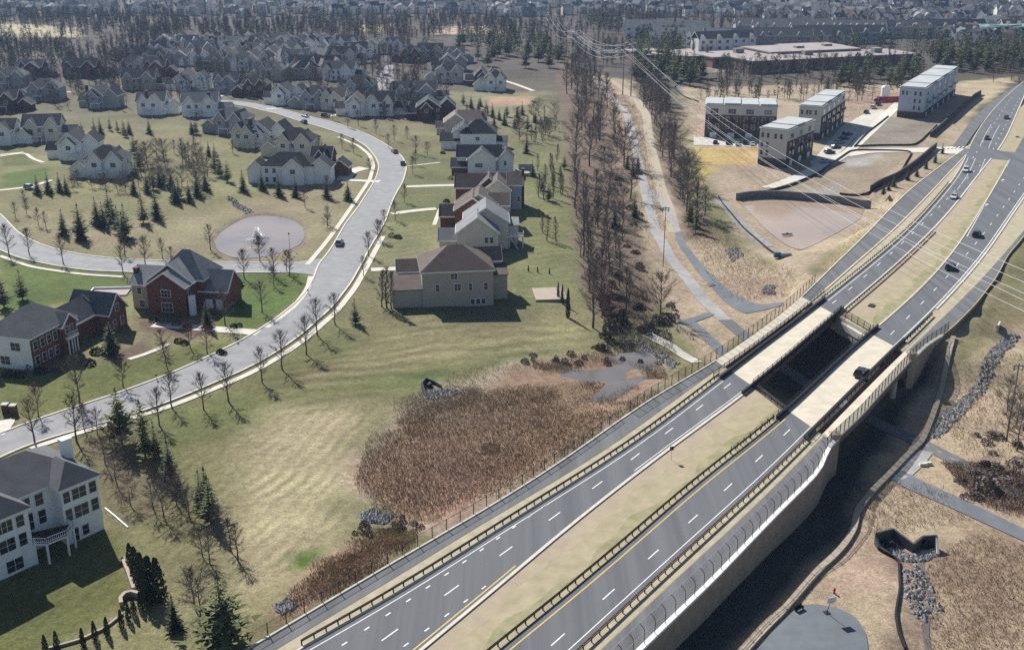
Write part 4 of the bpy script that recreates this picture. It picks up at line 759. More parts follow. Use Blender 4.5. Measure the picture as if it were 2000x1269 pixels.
def window(par, x, y, z, w_, h, face, split=1, mt_=None, small=False, arch=False):
    fr, pn = MB(), MB(); mu = MB(); e = .07
    def put(mb, a0, a1, z0, z1, d):            # a runs along the face, d = how proud
        if face == 'f': mb.box(x+a0, x+a1, y-d, y+.02, z+z0, z+z1)
        elif face == 'b': mb.box(x+a0, x+a1, y-.02, y+d, z+z0, z+z1)
        elif face == 'r': mb.box(x-.02, x+d, y+a0, y+a1, z+z0, z+z1)
        else: mb.box(x-d, x+.02, y+a0, y+a1, z+z0, z+z1)
    f = .12
    put(fr, -w_/2-f, w_/2+f, -f, h+f, e)
    for k in range(split): a0 = -w_/2 + w_*k/split + (.05 if k else 0); a1 = -w_/2 + w_*(k+1)/split - (.05 if k < split-1 else 0); put(pn, a0, a1, 0, h*.47, e+.03); put(pn, a0, a1, h*.51, h, e+.03)
    if small:
        n = len(fr.f); fr.add(pn.v, pn.f, 1); return fr.build('window', [mt_ or MT['white'], MT['glass']], par)
    o = fr.build('window', mt_ or MT['white'], par); pn.build('pane', MT['glass'], o); return o
def house(label, px, py, rz, blocks, wall, roof, wins=(), extra=None, chim=(), group=None, small=False, dz=0.0, cat='house', name='house'):
    q = at(px, py) if not isinstance(px, Vector) else px; q.z += dz; root = thing(name, label, cat, q, R(rz), group)
    wl_, rf, tr = house_geo(blocks); first = None
    for wm, mb in wl_.items(): mb.build('wall', MT[wm or wall], root)
    rfo = rf.build('roof', MT['roof ' + roof], root); tr.build('fascia', MT['white'], root)
    for w_ in wins: window(root, *w_, small=small)
    for cx, cy_, w_, d_, zt, cm in chim:
        MB().box(cx-w_/2, cx+w_/2, cy_-d_/2, cy_+d_/2, -1.5, zt).box(cx-w_/2-.1, cx+w_/2+.1, cy_-d_/2-.1, cy_+d_/2+.1, zt, zt+.25).build('chimney', MT[cm], rfo)
    if extra: extra(root)
    return root
def ground_line(xa, ya, xb, yb):              # heading of a ground line seen in the photo
    a, b = at2(xa, ya), at2(xb, yb); return math.degrees(math.atan2(b[1]-a[1], b[0]-a[0])), float(np.hypot(*(b-a)))
# white house at the bottom left: rear side with a raised deck
hd, hl = ground_line(0, 1126, 209, 1030)
def deck1(root):
    d = MB(); cx, w_ = -9.0, 5.0; pts = [(cx-w_/2, 3.1), (cx-w_/2, -.6), (cx-1.4, -2.0), (cx+1.6, -2.2), (cx+w_/2+.9, -.9), (cx+w_/2+.9, .55)]; n = len(pts)
    d.add([(x, y, 3.0) for x, y in pts] + [(x, y, 3.28) for x, y in pts], [tuple(range(n-1, -1, -1)), tuple(range(n, 2*n))] + [(i, (i+1) % n, n+(i+1) % n, n+i) for i in range(n)])
    dk = d.build('deck', MT['white'], root); f = MB(); f.add([(x, y, 3.3) for x, y in pts], [tuple(range(n))]); f.build('deck_floor', mat('deck_boards', (.075,.045,.035), None, 1, .8), dk)
    rl = MB()
    for z in (3.55, 4.2): rl.path([(x, y, z) for x, y in pts[1:]], .06, 4)
    for (xa, ya), (xb, yb) in zip(pts[1:-1], pts[2:]):
        m = max(2, int(math.hypot(xb-xa, yb-ya)/.28))
        for t in range(m+1): x, y = xa+(xb-xa)*t/m, ya+(yb-ya)*t/m; r = .07 if t in (0, m) else .025; rl.box(x-r, x+r, y-r, y+r, 3.2, 4.25)
    rl.build('deck_railing', MT['white'], dk)
    for x, y in pts[1:5]: MB().box(x-.13, x+.13, y-.0, y+.26, -1, 3.05).build('deck_post', MT['white'], dk)
bl = [(-18.5, 0, 3.2, 15, 9.2, 'H', 3.6), (-5.6, -.0, 1.2, 4, 9.12, 'F', .0), (-18.4, -11.6, -.4, 8, 9.05, 'H', 2.9), (-34, -18, 2.2, 13, 7.8, 'H', 3.2)]
bl[1] = (-6.0, -.05, .6, 9, 9.1, 'H', 2.6)
W1 = []
for z, hh in ((1.0-.2, 1.7), (3.7, 1.9), (6.7, 1.7)):
    for x, w_, sp in ((-5.2, 1.0, 1), (-3.2, 2.2, 2), (-1.0, 1.1, 1)):
        if z < 2: continue
        W1.append((x, .6, z, w_, hh, 'f', sp))
    for x, w_, sp in ((-17.3, 1.0, 1), (-15.2, 2.3, 3 if z > 5 else 2), (-12.9, 1.1, 1)):
        if z < 2: continue
        W1.append((x, -.4, z, w_, hh, 'f', sp))
W1 += [(-10.6, 3.2, 6.7, 2.4, 1.8, 'f', 3), (-8.0, 3.2, 6.7, 1.2, 1.8, 'f', 1), (-10.4, 3.2, 3.4, 2.2, 2.6, 'f', 2), (-7.9, 3.2, 3.7, 1.1, 2.1, 'f', 1), (-4.6, .6, .1, .9, 2.1, 'f', 1), (-3.0, .6, .5, 1.0, 1.6, 'f', 1), (-14.6, -.4, .4, 2.4, 1.8, 'f', 2), (0-.05, 5, 6.7, 1, 1.6, 'r', 1)]
MT['near white'] = mat('painted_brick', (.84,.85,.86), (.76,.77,.78), .6, .85, 6)
house('large white house with grey hip roof, white chimney and raised half round deck', 209, 1034, hd, bl, 'near white', 'grey', W1, deck1, [(-.1, 8.3, 1.5, 1.1, 12.6, 'near white')], name='white_house')
# brick-fronted house on the left
hd2, hl2 = ground_line(67, 722, 188, 655)
def portico(root):
    p = MB(); p.box(9.4, 12.8, -1.7, 0, 3.5, 3.9).box(9.3, 12.9, -1.8, -1.7, 3.4, 4.0); po = p.build('portico', MT['white'], root)
    for x in (9.65, 10.8, 11.6, 12.55): MB().lathe([(0, -.8), (.2, -.8), (.16, 0), (.14, 3.5), (0, 3.5)], 8, 0, (x, -1.5)).build('column', MT['white'], po)
    rl = MB().path([(9.4, -1.7, 4.8), (12.8, -1.7, 4.8)], .05)
    for k in range(12): rl.box(9.42+k*.3, 9.47+k*.3, -1.72, -1.67, 3.9, 4.8)
    rl.build('balustrade', MT['white'], po); MB().box(10.6, 11.6, -.1, .02, .1, 2.4).build('door', MT['black'], root)
b2 = [(0, 14.5, 0, 11, 7.0, 'H', 4.4, 'brick'), (-.02, .4, .05, 10.95, 6.55, 'N', 0, 'white'), (8.9, 13.3, -1.0, 5, 6.7, 'Y', 2.0, 'brick'), (14.4, 24.0, 1.5, 8.5, 4.6, 'X', 3.2, 'brick'), (23.0, 29.4, -2.2, 8, 4.8, 'Y', 3.6, 'brick')]
b2 = [b for b in b2 if b[5] != 'N'] 
W2 = [(x, 0, z, 1.1, 1.8, 'f', 1) for x in (1.4, 3.6, 5.6, 7.6) for z in (.9, 4.1)] + [(14.1, 0, 4.1, 1.0, 1.7, 'f', 1), (10.2, -1, 4.6, .9, 1.5, 'f', 1), (11.8, -1, 4.6, .9, 1.5, 'f', 1), (26.2, -2.2, 4.5, 1.2, 1.5, 'f', 2), (24.8, -2.2, .9, 1.0, 1.7, 'f', 1), (27.6, -2.2, .9, 1.0, 1.7, 'f', 1), (-.18, 3.5, 4.1, 2.2, 1.7, 'l', 2), (-.18, 6.5, .9, 2.2, 1.7, 'l', 2)]
def side2(root): portico(root); MB().box(-.16, -.001, 0, 11, -1.5, 6.95).build('side_wall', MT['white'], root)
house('wide red brick house with white columned portico and white left side wall', 67, 724, hd2, b2, 'brick', 'grey', W2, side2, [(2.0, 12.0, 1.1, 1.5, 11.5, 'dark brick')], name='brick_house')
# brick house with twin gables
hd3, _ = ground_line(292, 608, 384, 612)
def ext3(root):
    MB().box(10.0, 11.2, .3, 1.5, -1, 4.8).build('portico', MT['white'], root); 
    for k, x in enumerate((12.4, 15.0)): MB().box(x-.9, x+.9, 5.86, 5.97, .0, 2.3).build('garage_door', MT['white'], root)
b3 = [(-1.2, 9.6, 3.5, 13.0, 7.2, 'Y', 4.0, 'brick'), (0, 9.4, 0, 8, 7.0, 'Y', 3.2, 'brick'), (-5.5, 6, 3.0, 12.5, 6.2, 'X', 3.0, 'beige'), (-.5, 11.5, 5.5, 15.5, 7.1, 'H', 5.8, 'brick'), (10.2, 17, 6, 14, 4.6, 'X', 3.8, 'brick')]
W3 = [(4.7, 0, 4.3, 2.2, 1.7, 'f', 3), (4.7, 0, .7, 2.6, 2.2, 'f', 3), (-3.6, 3.0, 3.6, 1.0, 1.6, 'f', 1), (-3.2, 3.0, .5, 1.3, 1.6, 'f', 1), (-.6, 3.5, .5, .8, 1.6, 'f', 1), (9.4, 2.2, 4.2, 1.1, 1.6, 'r', 1), (9.4, 4.2, .6, 1.1, 1.7, 'r', 1)]
house('red brick house with stepped front gable and grey hip roof beside the pond road', 292, 612, hd3-3, b3, 'brick', 'light grey', W3, ext3, [(-5.4, 6, 1.0, 1.3, 9.0, 'dark brick')], name='brick_house')
# beige house at the near end of the right-hand row
MT['shade beige'] = MT['beige']
W4 = [(7.6, 0, 6.9, 1.6, 1.4, 'f', 2), (3.6, 0, 4.0, .9, 1.7, 'f', 1), (8.4, 0, 4.0, 1.5, 1.7, 'f', 2), (11.5, 0, 4.0, .8, 1.7, 'f', 1), (15.2, 0, 4.0, .9, 1.7, 'f', 1), (12.0, 0, .5, .9, 1.2, 'f', 1), (13.3, 0, .5, .9, 1.2, 'f', 1), (14.6, 0, .5, .9, 1.2, 'f', 1), (17, 5, 4.4, 1.2, 1.7, 'r', 1)]
b4 = [(0, 17, 0, 13.5, 8.9, 'H', 4.6), (-7.2, .4, .4, 7, 4.6, 'S', 1.6), (-5.4, 5, 9, 15.5, 6.6, 'X', 2.0, 'dark brick'), (17, 21, 4.5, 10.0, 6.2, 'S', 1.2), (12, 20, 9.5, 15.5, 8.5, 'X', 2.4)]
house('beige two storey house with brown hip roof beside the tan sports pad', 826, 600, ground_line(826, 601, 965, 597)[0], b4, 'beige', 'brown', W4, None, [], name='beige_house', dz=-.2)
# grey-roofed house with rear deck
def deck5(root):
    d = MB().box(14.52, 18.9, 7.2, 11.0, 3.0, 3.25); dk = d.build('deck', MT['white'], root)
    for x, y in ((18.7, 7.4), (18.7, 10.8), (14.8, 7.4), (16.7, 7.4)): MB().box(x-.12, x+.12, y-.12, y+.12, -1.5, 3.0).build('deck_post', MT['white'], dk)
    rl = MB()
    for z in (3.5, 4.2): rl.path([(14.6, 7.25, z), (18.85, 7.25, z), (18.85, 10.95, z)], .05)
    for k in range(14): rl.box(14.7+k*.3, 14.75+k*.3, 7.22, 7.27, 3.2, 4.2)
    rl.build('deck_railing', MT['white'], dk); st = MB()
    for k in range(8): st.box(15.2+k*.32, 15.52+k*.32, 6.0, 7.1, 2.6-k*.5, 2.8-k*.5)
    st.build('stair', MT['white'], dk); None
b5 = [(0, 11.5, 0, 9, 6.4, 'Y', 4.2), (-5, 1, 3.5, 11, 3.4, 'X', 2.4), (1.5, 16, 6.5, 17, 7.8, 'Y', 4.0), (15, 19.5, 9, 15, 5.2, 'S', 1.2)]
b5[2] = (2, 14.5, 6.5, 18, 7.6, 'Y', 4.2); b5[3] = (14.5, 17.5, 10.5, 16, 5.6, 'S', .9)
house('pale grey house with twin grey gables and a white rear deck on posts', 893, 498, 2, b5, 'cream', 'light grey', [(8.2, 0, 3.4, .9, 1.6, 'f', 1), (9.6, 0, 3.4, .9, 1.6, 'f', 1), (9.0, 0, .2, 1.0, 1.8, 'f', 1), (14.5, 9.2, 4.4, 1.0, 1.6, 'r', 1), (14.5, 14, 4.4, 1.0, 1.6, 'r', 1)], lambda r: deck5(r), [], name='grey_house')
b6 = [(0, 10.5, 0, 11, 6.6, 'Y', 3.6, 'brick'), (1.6, 12.5, 2.2, 13, 7.4, 'Y', 3.4), (-4.6, 1, 3.5, 10, 4.0, 'X', 2.6, 'brick'), (10.2, 16, 4.5, 13, 7.0, 'X', 2.6)]
house('brick house with brown roof and two stacked white edged gables', 889, 452, 0, b6, 'beige', 'brown', [(6.3, 0, 3.6, 2.2, 1.8, 'f', 3)], None, [], name='brick_house')
b7 = [(-4, 12, 3, 12, 6.4, 'X', 3.4, 'brick'), (5.4, 13.6, -3, 8, 6.9, 'Y', 3.2), (12.8, 17.2, 0, 9, 7.9, 'X', 2.8, 'blue grey'), (3, 10.5, 1, 10, 6.6, 'Y', 3.4, 'brick')]
house('house with brown roof, blue grey end wall and tall dark brick chimney', 914, 408, 0, b7, 'cream', 'brown', [(14.2, 0, 5.6, .8, 1.2, 'f', 1), (16.2, 0, 2.4, .8, 1.6, 'f', 1)], None, [(17.6, 4, .9, 1.6, 12, 'dark brick')], name='brown_roofed_house')
b8 = [(0, 10, 0, 9, 6.2, 'Y', 3.6), (-4, 12, 3.5, 12, 6.6, 'X', 3.4), (11, 16.5, 2.5, 10, 6.2, 'Y', 2.8), (-6, .4, 1.5, 8.5, 3.4, 'X', 2.4, 'brick')]
house('pale house with dark grey roof, double front gable and rear terrace', 914, 345, 0, b8, 'white', 'dark grey', [(4, 0, 3.4, 2.6, 1.4, 'f', 3), (13.5, 2.5, 3.6, .9, 1.6, 'f', 1)], lambda r: tag(MB().box(17, 24, 1.5, 8, -1, .9).build('terrace', MT['tan'], r)), [], name='pale_house')
b9 = [(0, 14.5, 0, 12, 6.6, 'H', 5.0), (-8, 1, 2, 10, 3.4, 'X', 2.6), (-3, 6, 3, 12.5, 6.9, 'Y', 3.4), (14.5, 19, 4, 9, 3.0, 'S', 1.2)]
house('white walled house with steep dark hip roof behind the double gabled one', 899, 294, 0, b9, 'white', 'black', [(7, 0, 4, 1.6, 1.4, 'f', 2)], None, [], name='white_house')
b10 = [(0, 12, 0, 11, 6.2, 'X', 3.6), (-6, 3.5, -1, 9, 5.8, 'Y', 3.4), (-9.5, -5, 1, 7, 3.2, 'X', 2.2)]
house('house with pinkish brown stepped gables and dark rear roof', 896, 264, 4, b10, 'beige', 'pinkish brown', [(-1.2, -1, 3, 2, 1.4, 'f', 2)], None, [(10.5, 3, 1, 1.4, 9.5, 'brick')], name='pink_roofed_house')
# houses further off: own mix of blocks, walls and roofs
def lay(kind, s, rs):
    if kind == 0: return [(0,12*s,0,10,6.4,'X',3.6), (1,6,-1.2,9,6.5,'Y',3.4), (4.5,11*s,-2.2,8,6.1,'Y',3.2), (12*s-.5,12*s+6,1.5,8,3.3,'Y',2.6)]
    if kind == 1: return [(0,13*s,0,11,6.5,'H',4.4), (7.0*s,12.4*s,-1.4,9,6.3,'Y',3.4), (-6,.5,1,8,3.2,'Y',2.6), (1,6,-1.0,8,6.4,'Y',3.2)]
    if kind == 2: return [(0,9*s,0,12,6.4,'Y',3.8), (8.5*s,15*s,2,11,6.2,'Y',3.6), (2,7,-1.5,6,6,'Y',2.6), (-5,.5,3,10,3.4,'X',2.6)]
    if kind == 3: return [(0,15*s,0,10.5,6.6,'X',4.0), (1.2,6.2,-1.3,8,6.4,'Y',3.2), (9*s,14.4*s,-1.3,8,6.5,'Y',3.4), (15*s-.4,15*s+6,2,9,3.4,'X',2.4)]
    return [(0,12*s,0,10,6.3,'H',4.2), (-5.5,.5,.8,7.5,5.0,'Y',3.0), (5*s,10*s,-1.6,8,6.0,'Y',3.2), (11*s,16*s,1,8,6.0,'Y',3.0)]
def simple(label, px, py, rz, kind, wall, roof, s=1.0, chim=None, wins=True, group=None, brick=False):
    bl = lay(kind, s, None); cx = 6*s; q = at(px, py); c, sn = math.cos(R(rz)), math.sin(R(rz)); q.x -= cx*c; q.y -= cx*sn
    if brick: bl[1] = bl[1] + ('brick',)
    W = []; b0 = bl[0]
    if wins:
        yv = b0[2]; xs = np.arange(b0[0]+1.6, b0[1]-1, 2.7)
        for x in xs:
            blk = [b for b in bl[1:] if b[0]-.5 < x < b[1]+.5 and b[2] < yv]
            if not blk: W += [(float(x), yv, 4.0, 1.1, 1.5, 'f', 1), (float(x), yv, .8, 1.1, 1.6, 'f', 1)]
        for b in bl[1:]:
            if b[2] < yv: W.append(((b[0]+b[1])/2, b[2], min(4.0, b[4]-2), 1.7, 1.5, 'f', 2))
        W.append((b0[1], b0[3]*.5, 4.0, 1.0, 1.5, 'r', 1))
    def dk(root):
        x0 = float(xs[0]) + 2; d = MB().box(x0, x0+4.6, yv-3.6, yv-.02, 2.6, 2.8).build('deck', MT['white'], root); r_ = MB()
        for z in (3.1, 3.7): r_.path([(x0, yv-.1, z), (x0, yv-3.5, z), (x0+4.6, yv-3.5, z), (x0+4.6, yv-.1, z)], .05)
        r_.build('railing', MT['white'], d)
        for x, y in ((x0+.2, yv-3.4), (x0+4.4, yv-3.4)): MB().box(x-.1, x+.1, y-.1, y+.1, -1, 2.6).build('post', MT['white'], d)
    return house(label, q, 0, rz, bl, wall, roof, W, dk if wins and int(px) % 2 == 0 else None, [(chim, 1.0, 1.1, 1.4, 11, 'dark brick')] if chim is not None else (), group, small=True)
MID = [(204,347,4,1,'white','dark grey',1.05,None,'white house with dark hip roof beside the pines above the pond'), (146,312,6,2,'white','black',1.0,None,'white house with black roof and brick side wing at the end of the driveway'), (76,277,8,3,'cream','grey',1.0,None,'cream house with grey stepped gables left of the pine clump'),
 (2,283,5,0,'white','dark grey',1.0,None,'white house with dark roof cut by the left edge of the view'), (84,197,3,1,'grey','grey',1.25,None,'wide grey house with long grey roof on the far left road'), (192,212,-4,2,'grey','dark grey',1.0,1.0,'grey house with brick garage wing and tall black chimney'),
 (296,224,3,0,'white','grey',1.1,5.0,'white house with tall dark chimney in the middle of its rear wall'), (384,228,3,3,'white','light grey',1.1,13.0,'white house with wide light grey roof and dark end chimney'), (446,262,-12,1,'grey','grey',1.1,None,'grey house with broad grey roof above the dry lawn'),
 (514,287,-8,2,'white','dark grey',1.05,1.2,'white gabled house with black chimney behind the pale one by the bend'), (572,308,-4,1,'cream','black',1.15,None,'cream house with black hip roof behind the big white one by the bend'), (563,360,-3,4,'white','black',1.5,None,'big white house with black roofs and low rear gable above the fountain pond'),
 (628,345,-3,0,'brick','black',.6,None,'low brick wing with black roof beside the big white house'), (478,288,-8,0,'cream','grey',.9,None,'small cream house with grey gable left of the black chimneyed house'),
 (265,176,2,3,'beige','dark grey',1.2,None,'beige house with dark roof and bright gable edges on the upper left road'), (366,178,0,2,'white','dark grey',1.2,None,'white house with slanting dark gables on the upper left road'), (442,181,0,0,'blue grey','dark grey',1.1,None,'pale blue house with dark roof beside the bright driveway'),
 (497,190,0,1,'dark brick','dark grey',1.0,None,'dark brick house with dark green roof'), (556,206,-6,2,'white','dark grey',1.1,None,'white gable ended house with brick side wall'), (612,213,-6,1,'grey','dark grey',1.1,None,'grey house with small brick gables beside the white gable ended one'),
 (650,215,-6,0,'cream','brown',1.0,None,'cream house with brown roof behind the small parked cars'), (700,190,-4,1,'blue grey','dark grey',1.2,None,'pale blue house with broad dark roof left of the bright street end'), (700,228,0,2,'white','brown',1.0,None,'white house with brown roof and big gable window'),
 (738,226,0,3,'white','dark grey',.9,None,'white house with a row of small rear windows'), (803,203,0,3,'blue grey','grey',1.4,-.3,'long pale blue house with white gable and dark chimney'), (845,236,3,2,'dark brick','black',1.2,None,'dark house with black roofs at the top of the right-hand row'),
 (876,162,2,1,'cream','dark grey',1.2,None,'cream house with three stepped dark gables near the upper street'), (880,140,2,2,'grey','dark grey',1.1,None,'grey house with stepped gables second up near the upper street'), (888,124,2,0,'grey','grey',1.1,None,'grey house with stepped gables third up near the upper street'),
 (966,178,0,1,'white','black',.9,None,'white house with black roofs standing alone by the long pale driveway'), (944,170,0,2,'dark brick','dark grey',.8,None,'dark brick wing house behind the lone white one'),
 (772,104,0,0,'white','dark grey',1.1,None,'white house with dark gables in the upper row, left'), (730,106,0,2,'cream','grey',1.1,None,'cream house with grey gable in the upper row'), (836,118,0,3,'beige','dark grey',1.1,None,'beige house with dark roof at the right end of the upper row'), (800,122,0,1,'brick','black',1.0,None,'brick house with black roof in the upper row'),
 (258,146,2,1,'cream','dark grey',1.2,None,'cream house with dark hip roof before the left forest'), (302,150,2,0,'brick','dark grey',1.1,None,'brick house with dark roof before the left forest'), (60,152,2,0,'dark brick','dark grey',1.2,None,'dark brick house at the far left edge of the forest'), (150,152,2,3,'dark brick','black',1.3,None,'long dark brick house among red budding trees'), (20,172,2,1,'grey','grey',1.2,None,'grey house with shallow roof at the left edge of the view'), (10,218,4,0,'dark brick','dark grey',1.0,None,'dark brick house between grey houses at the left edge')]
for x, y, rz, k, wc, rc, s, ch, lab in MID: simple(lab, x, y, rz, k, wc, rc, s, ch)
# the rows behind, each house one small mesh
rs = random.Random(11); FARH = []
def far_house(label, px, py, wall, roof, s, group, kind=0, rz=0, zup=0.0):
    bl = lay(kind, s, None); wl_, rf, tr = house_geo(bl, -2); mb = MB()
    for v_ in wl_.values(): mb.add(v_.v, v_.f, 0)
    mb.add(rf.v, rf.f, 1); mb.add(tr.v, tr.f, 2); b0 = bl[0]
    for x in np.arange(b0[0]+1.5, b0[1]-1, 2.8):
        for z in (.8, 4.0): mb.box(x-.55, x+.55, b0[2]-.05, b0[2]+.02, z, z+1.5, 3)
    mb.v = [(x-6*s, y, z) for x, y, z in mb.v]
    o = mb.build('house', [MT[wall], MT['roof ' + roof], MT['white'], MT['glass']], None, at(px, py, zup)); o.rotation_euler = (0, 0, R(rz)); return tag(o, label, 'house', group)
ORD = ['first','second','third','fourth','fifth','sixth','seventh','eighth','ninth','tenth','eleventh','twelfth','thirteenth','fourteenth','fifteenth','sixteenth','seventeenth','eighteenth','nineteenth','twentieth']
rows = [(128,[310,352,395,440,486,530,575,618,660]), (113,[255,300,345,388,432,476,520,562,606,650,690]), (101,[330,372,414,456,498,540,585,628,668]), (91,[350,392,430,472,512,556,600,640]), (143,[420,470,590,640]), (158,[520,600,648])]
RN = ['near row left of the street', 'second dense row', 'third dense row', 'last dense row', 'short row by the chimney', 'short row above the gable']
for (yy, xs), rn in zip(rows, RN):
    for i, x in enumerate(xs):
        wc = rs.choice(['white','cream','grey','beige','blue grey','tan','brick','dark brick','tan']); wc = wc if rs.random() < .4 else rs.choice(['white','white','cream','beige']); rc = rs.choice(['dark grey','grey','light grey','black','brown']); far_house(f'{wc} house with {rc} roof, {ORD[i]} in the {rn}', x + rs.uniform(-7, 7), yy + rs.uniform(-4, 4), wc, rc, rs.uniform(1.0, 1.3), 'houses of the old suburb', rs.randrange(5), rs.uniform(-25, 25))
def scatter_h(n, x0, x1, y0, y1, label, group, walls, seed, mind=9):
    r_ = random.Random(seed); got = []
    for _ in range(n*40):
        if len(got) >= n: break
        x = r_.uniform(x0, x1); y = y0 + (y1-y0)*r_.random()**.8
        if all(abs(x-a) > mind*1.7 or abs(y-b) > 3.2 for a, b in got): got.append((x, y))
    for x, y in got: far_house(label, x, y, r_.choice(walls), r_.choice(['grey','dark grey','light grey','grey','brown']), r_.uniform(1.0, 1.5), group, r_.randrange(5), r_.uniform(-60, 60))
scatter_h(62, 1500, 2010, -2, 52, 'far pale house among bare trees in the distant suburb, upper right', 'far suburb houses, right', ['white trim','white trim','white','cream'], 3)
scatter_h(40, 1150, 1500, -2, 30, 'far grey house among bare trees in the distant suburb, top middle', 'far suburb houses, middle', ['grey','white','cream','blue grey'], 4)
scatter_h(40, 0, 1000, -2, 28, 'far pale house glinting among the woods, top left', 'far suburb houses, left', ['white','grey','cream'], 5)
scatter_h(18, 1850, 2020, 40, 92, 'far white house beside the shopping road, right edge', 'far suburb houses, right edge', ['white trim','cream','beige'], 6)
def distant(n, seed):                          # hundreds of tiny houses towards the horizon
    r_ = random.Random(seed); mb = MB(); xs = [(r_.uniform(-40, 2040), r_.uniform(-14, 34) if r_.random() < .7 else r_.uniform(0, 50)) for _ in range(n)]
    for x, y in xs:
        if y > 34 and x < 1480: continue
        q = at2(x, y); z = float(hz(q[0], q[1])); a = r_.uniform(-.9, .9); c, s = math.cos(a), math.sin(a); w_, d_, h, ri = r_.uniform(3.2, 5.2), r_.uniform(3, 4.5), r_.uniform(5, 8.5), r_.uniform(2, 3.4); m = r_.choice((0, 0, 0, 1, 2)); k = r_.choice((3, 4))
        T = lambda X, Y, Z: (q[0]+X*c-Y*s, q[1]+X*s+Y*c, z+Z)
        mb.add([T(-w_,-d_,-1), T(w_,-d_,-1), T(w_,d_,-1), T(-w_,d_,-1), T(-w_,-d_,h), T(w_,-d_,h), T(w_,d_,h), T(-w_,d_,h), T(-w_,0,h+ri), T(w_,0,h+ri)], [(0,1,5,4), (1,2,6,9,5), (2,3,7,6), (3,0,4,8,7)], m)
        mb.add([T(-w_-.4,-d_-.5,h-.3), T(w_+.4,-d_-.5,h-.3), T(w_+.4,0,h+ri+.15), T(-w_-.4,0,h+ri+.15), T(-w_-.4,d_+.5,h-.3), T(w_+.4,d_+.5,h-.3)], [(0,1,2,3), (3,2,5,4)], k)
        
    tag(mb.build('distant_houses', [MT['white trim'], MT['cream'], MT['grey'], MT['roof grey'], MT['roof light grey']]), kind='stuff')
distant(760, 77)
# terraced rows behind the school
def terrace(label, px, py, rz, n, wall, roof, group='far terraced rows behind the school'):
    root = thing('terrace', label, 'terrace', at(px, py), R(rz), group); wm, rf, dr = MB(), MB(), MB(); L_ = n*6.5
    wm.box(-L_/2, L_/2, 0, 12, -1, 8.5); gable_roof(rf, dr, -L_/2, L_/2, 0, 12, 8.5, 4.5, 'x')
    for i in range(n):
        x = -L_/2 + 6.5*i + 3.2
        if i % 2 == 0: wm.add([(x-2,-.6,-1),(x+2,-.6,-1),(x+2,-.6,8.6),(x,-.6,11.2),(x-2,-.6,8.6)], [(0,1,2,3,4)]); wm.box(x-2, x+2, -.58, .1, -1, 8.6); gable_roof(rf, dr, x-2, x+2, -.5, 5, 8.6, 2.6, 'y', .2)
    wm.build('wall', MT[wall], root); rf.build('roof', MT['roof ' + roof], root); dr.build('fascia', MT['white'], root)
    for i in range(n):
        for z in (1.0, 5.2): window(root, -L_/2 + 6.5*i + 3.2, -.6 if i % 2 == 0 else 0, z, 2.2, 2.0, 'f', 2, small=True)
for i, (x, y, rz, n, wc, rc) in enumerate([(1345,92,-12,9,'white','light grey'), (1420,99,18,7,'white','grey'), (1480,93,-4,12,'grey','grey'), (1560,92,2,12,'cream','grey'), (1640,86,4,11,'grey','grey'), (1600,74,-3,16,'beige','light grey'), (1700,74,0,14,'beige','pinkish brown'), (1775,74,4,12,'blue grey','grey'), (1300,74,-10,10,'white','light grey'), (1850,72,6,10,'grey','dark grey'), (1530,70,0,12,'grey','light grey')]):
    terrace(f'{ORD[i]} long {wc} terrace with {rc} roofs behind the brick school', x, y, rz, n, wc, rc)
# the school
hd, hl = ground_line(1570, 134, 1800, 122)
GWS = []; sc = thing('school_building', 'sprawling brick school with flat pinkish brown roofs behind the bare trees', 'school', at(1570, 136), R(hd)); wm, rf, gl = MB(), MB(), MB()
for x0, x1, y0, y1, h in ((0, 84, 0, 30, 6), (-8, 60, 26, 62, 7.5), (30, 70, 58, 80, 6), (-50, 0, 25, 55, 6), (-40, -5, -5, 24, 6.5), (-68, -42, 40, 75, 5.5), (-80, -60, 55, 90, 5.5)):
    wm.box(x0, x1, y0, y1, -1, h); rf.box(x0-.5, x1+.5, y0-.5, y1+.5, h, h+.7)
    for x in np.arange(x0+3, x1-3, 4.5): GWS.append((x, y0))
for x, y in ((20, 40), (45, 45), (-25, 40), (10, 15), (60, 12)): rf.box(x, x+6, y, y+4, 6, 9.5)
wm.build('wall', mat('school_brick', (.3,.19,.15), (.24,.15,.12), 1, .9), sc); rf.build('roof', mat('pale_membrane_roof', (.34,.3,.285), (.27,.24,.23), .1, .9), sc); gwm = MB().box(-1.4, 1.4, -.12, .05, 2, 5).mesh('window', MT['glass']); [link('window', gwm, sc, (a, b, 0)) for a, b in GWS]
tk = thing('warehouse', 'long turquoise roofed building at the right edge beyond the evergreens', 'building', at(1975, 78), R(0)); MB().box(-20, 22, 0, 22, -1, 8).build('wall', MT['white'], tk); MB().box(-21, 23, -1, 23, 8, 10).build('roof', mat('turquoise_metal', (.16,.32,.31), None, 1, .6), tk)
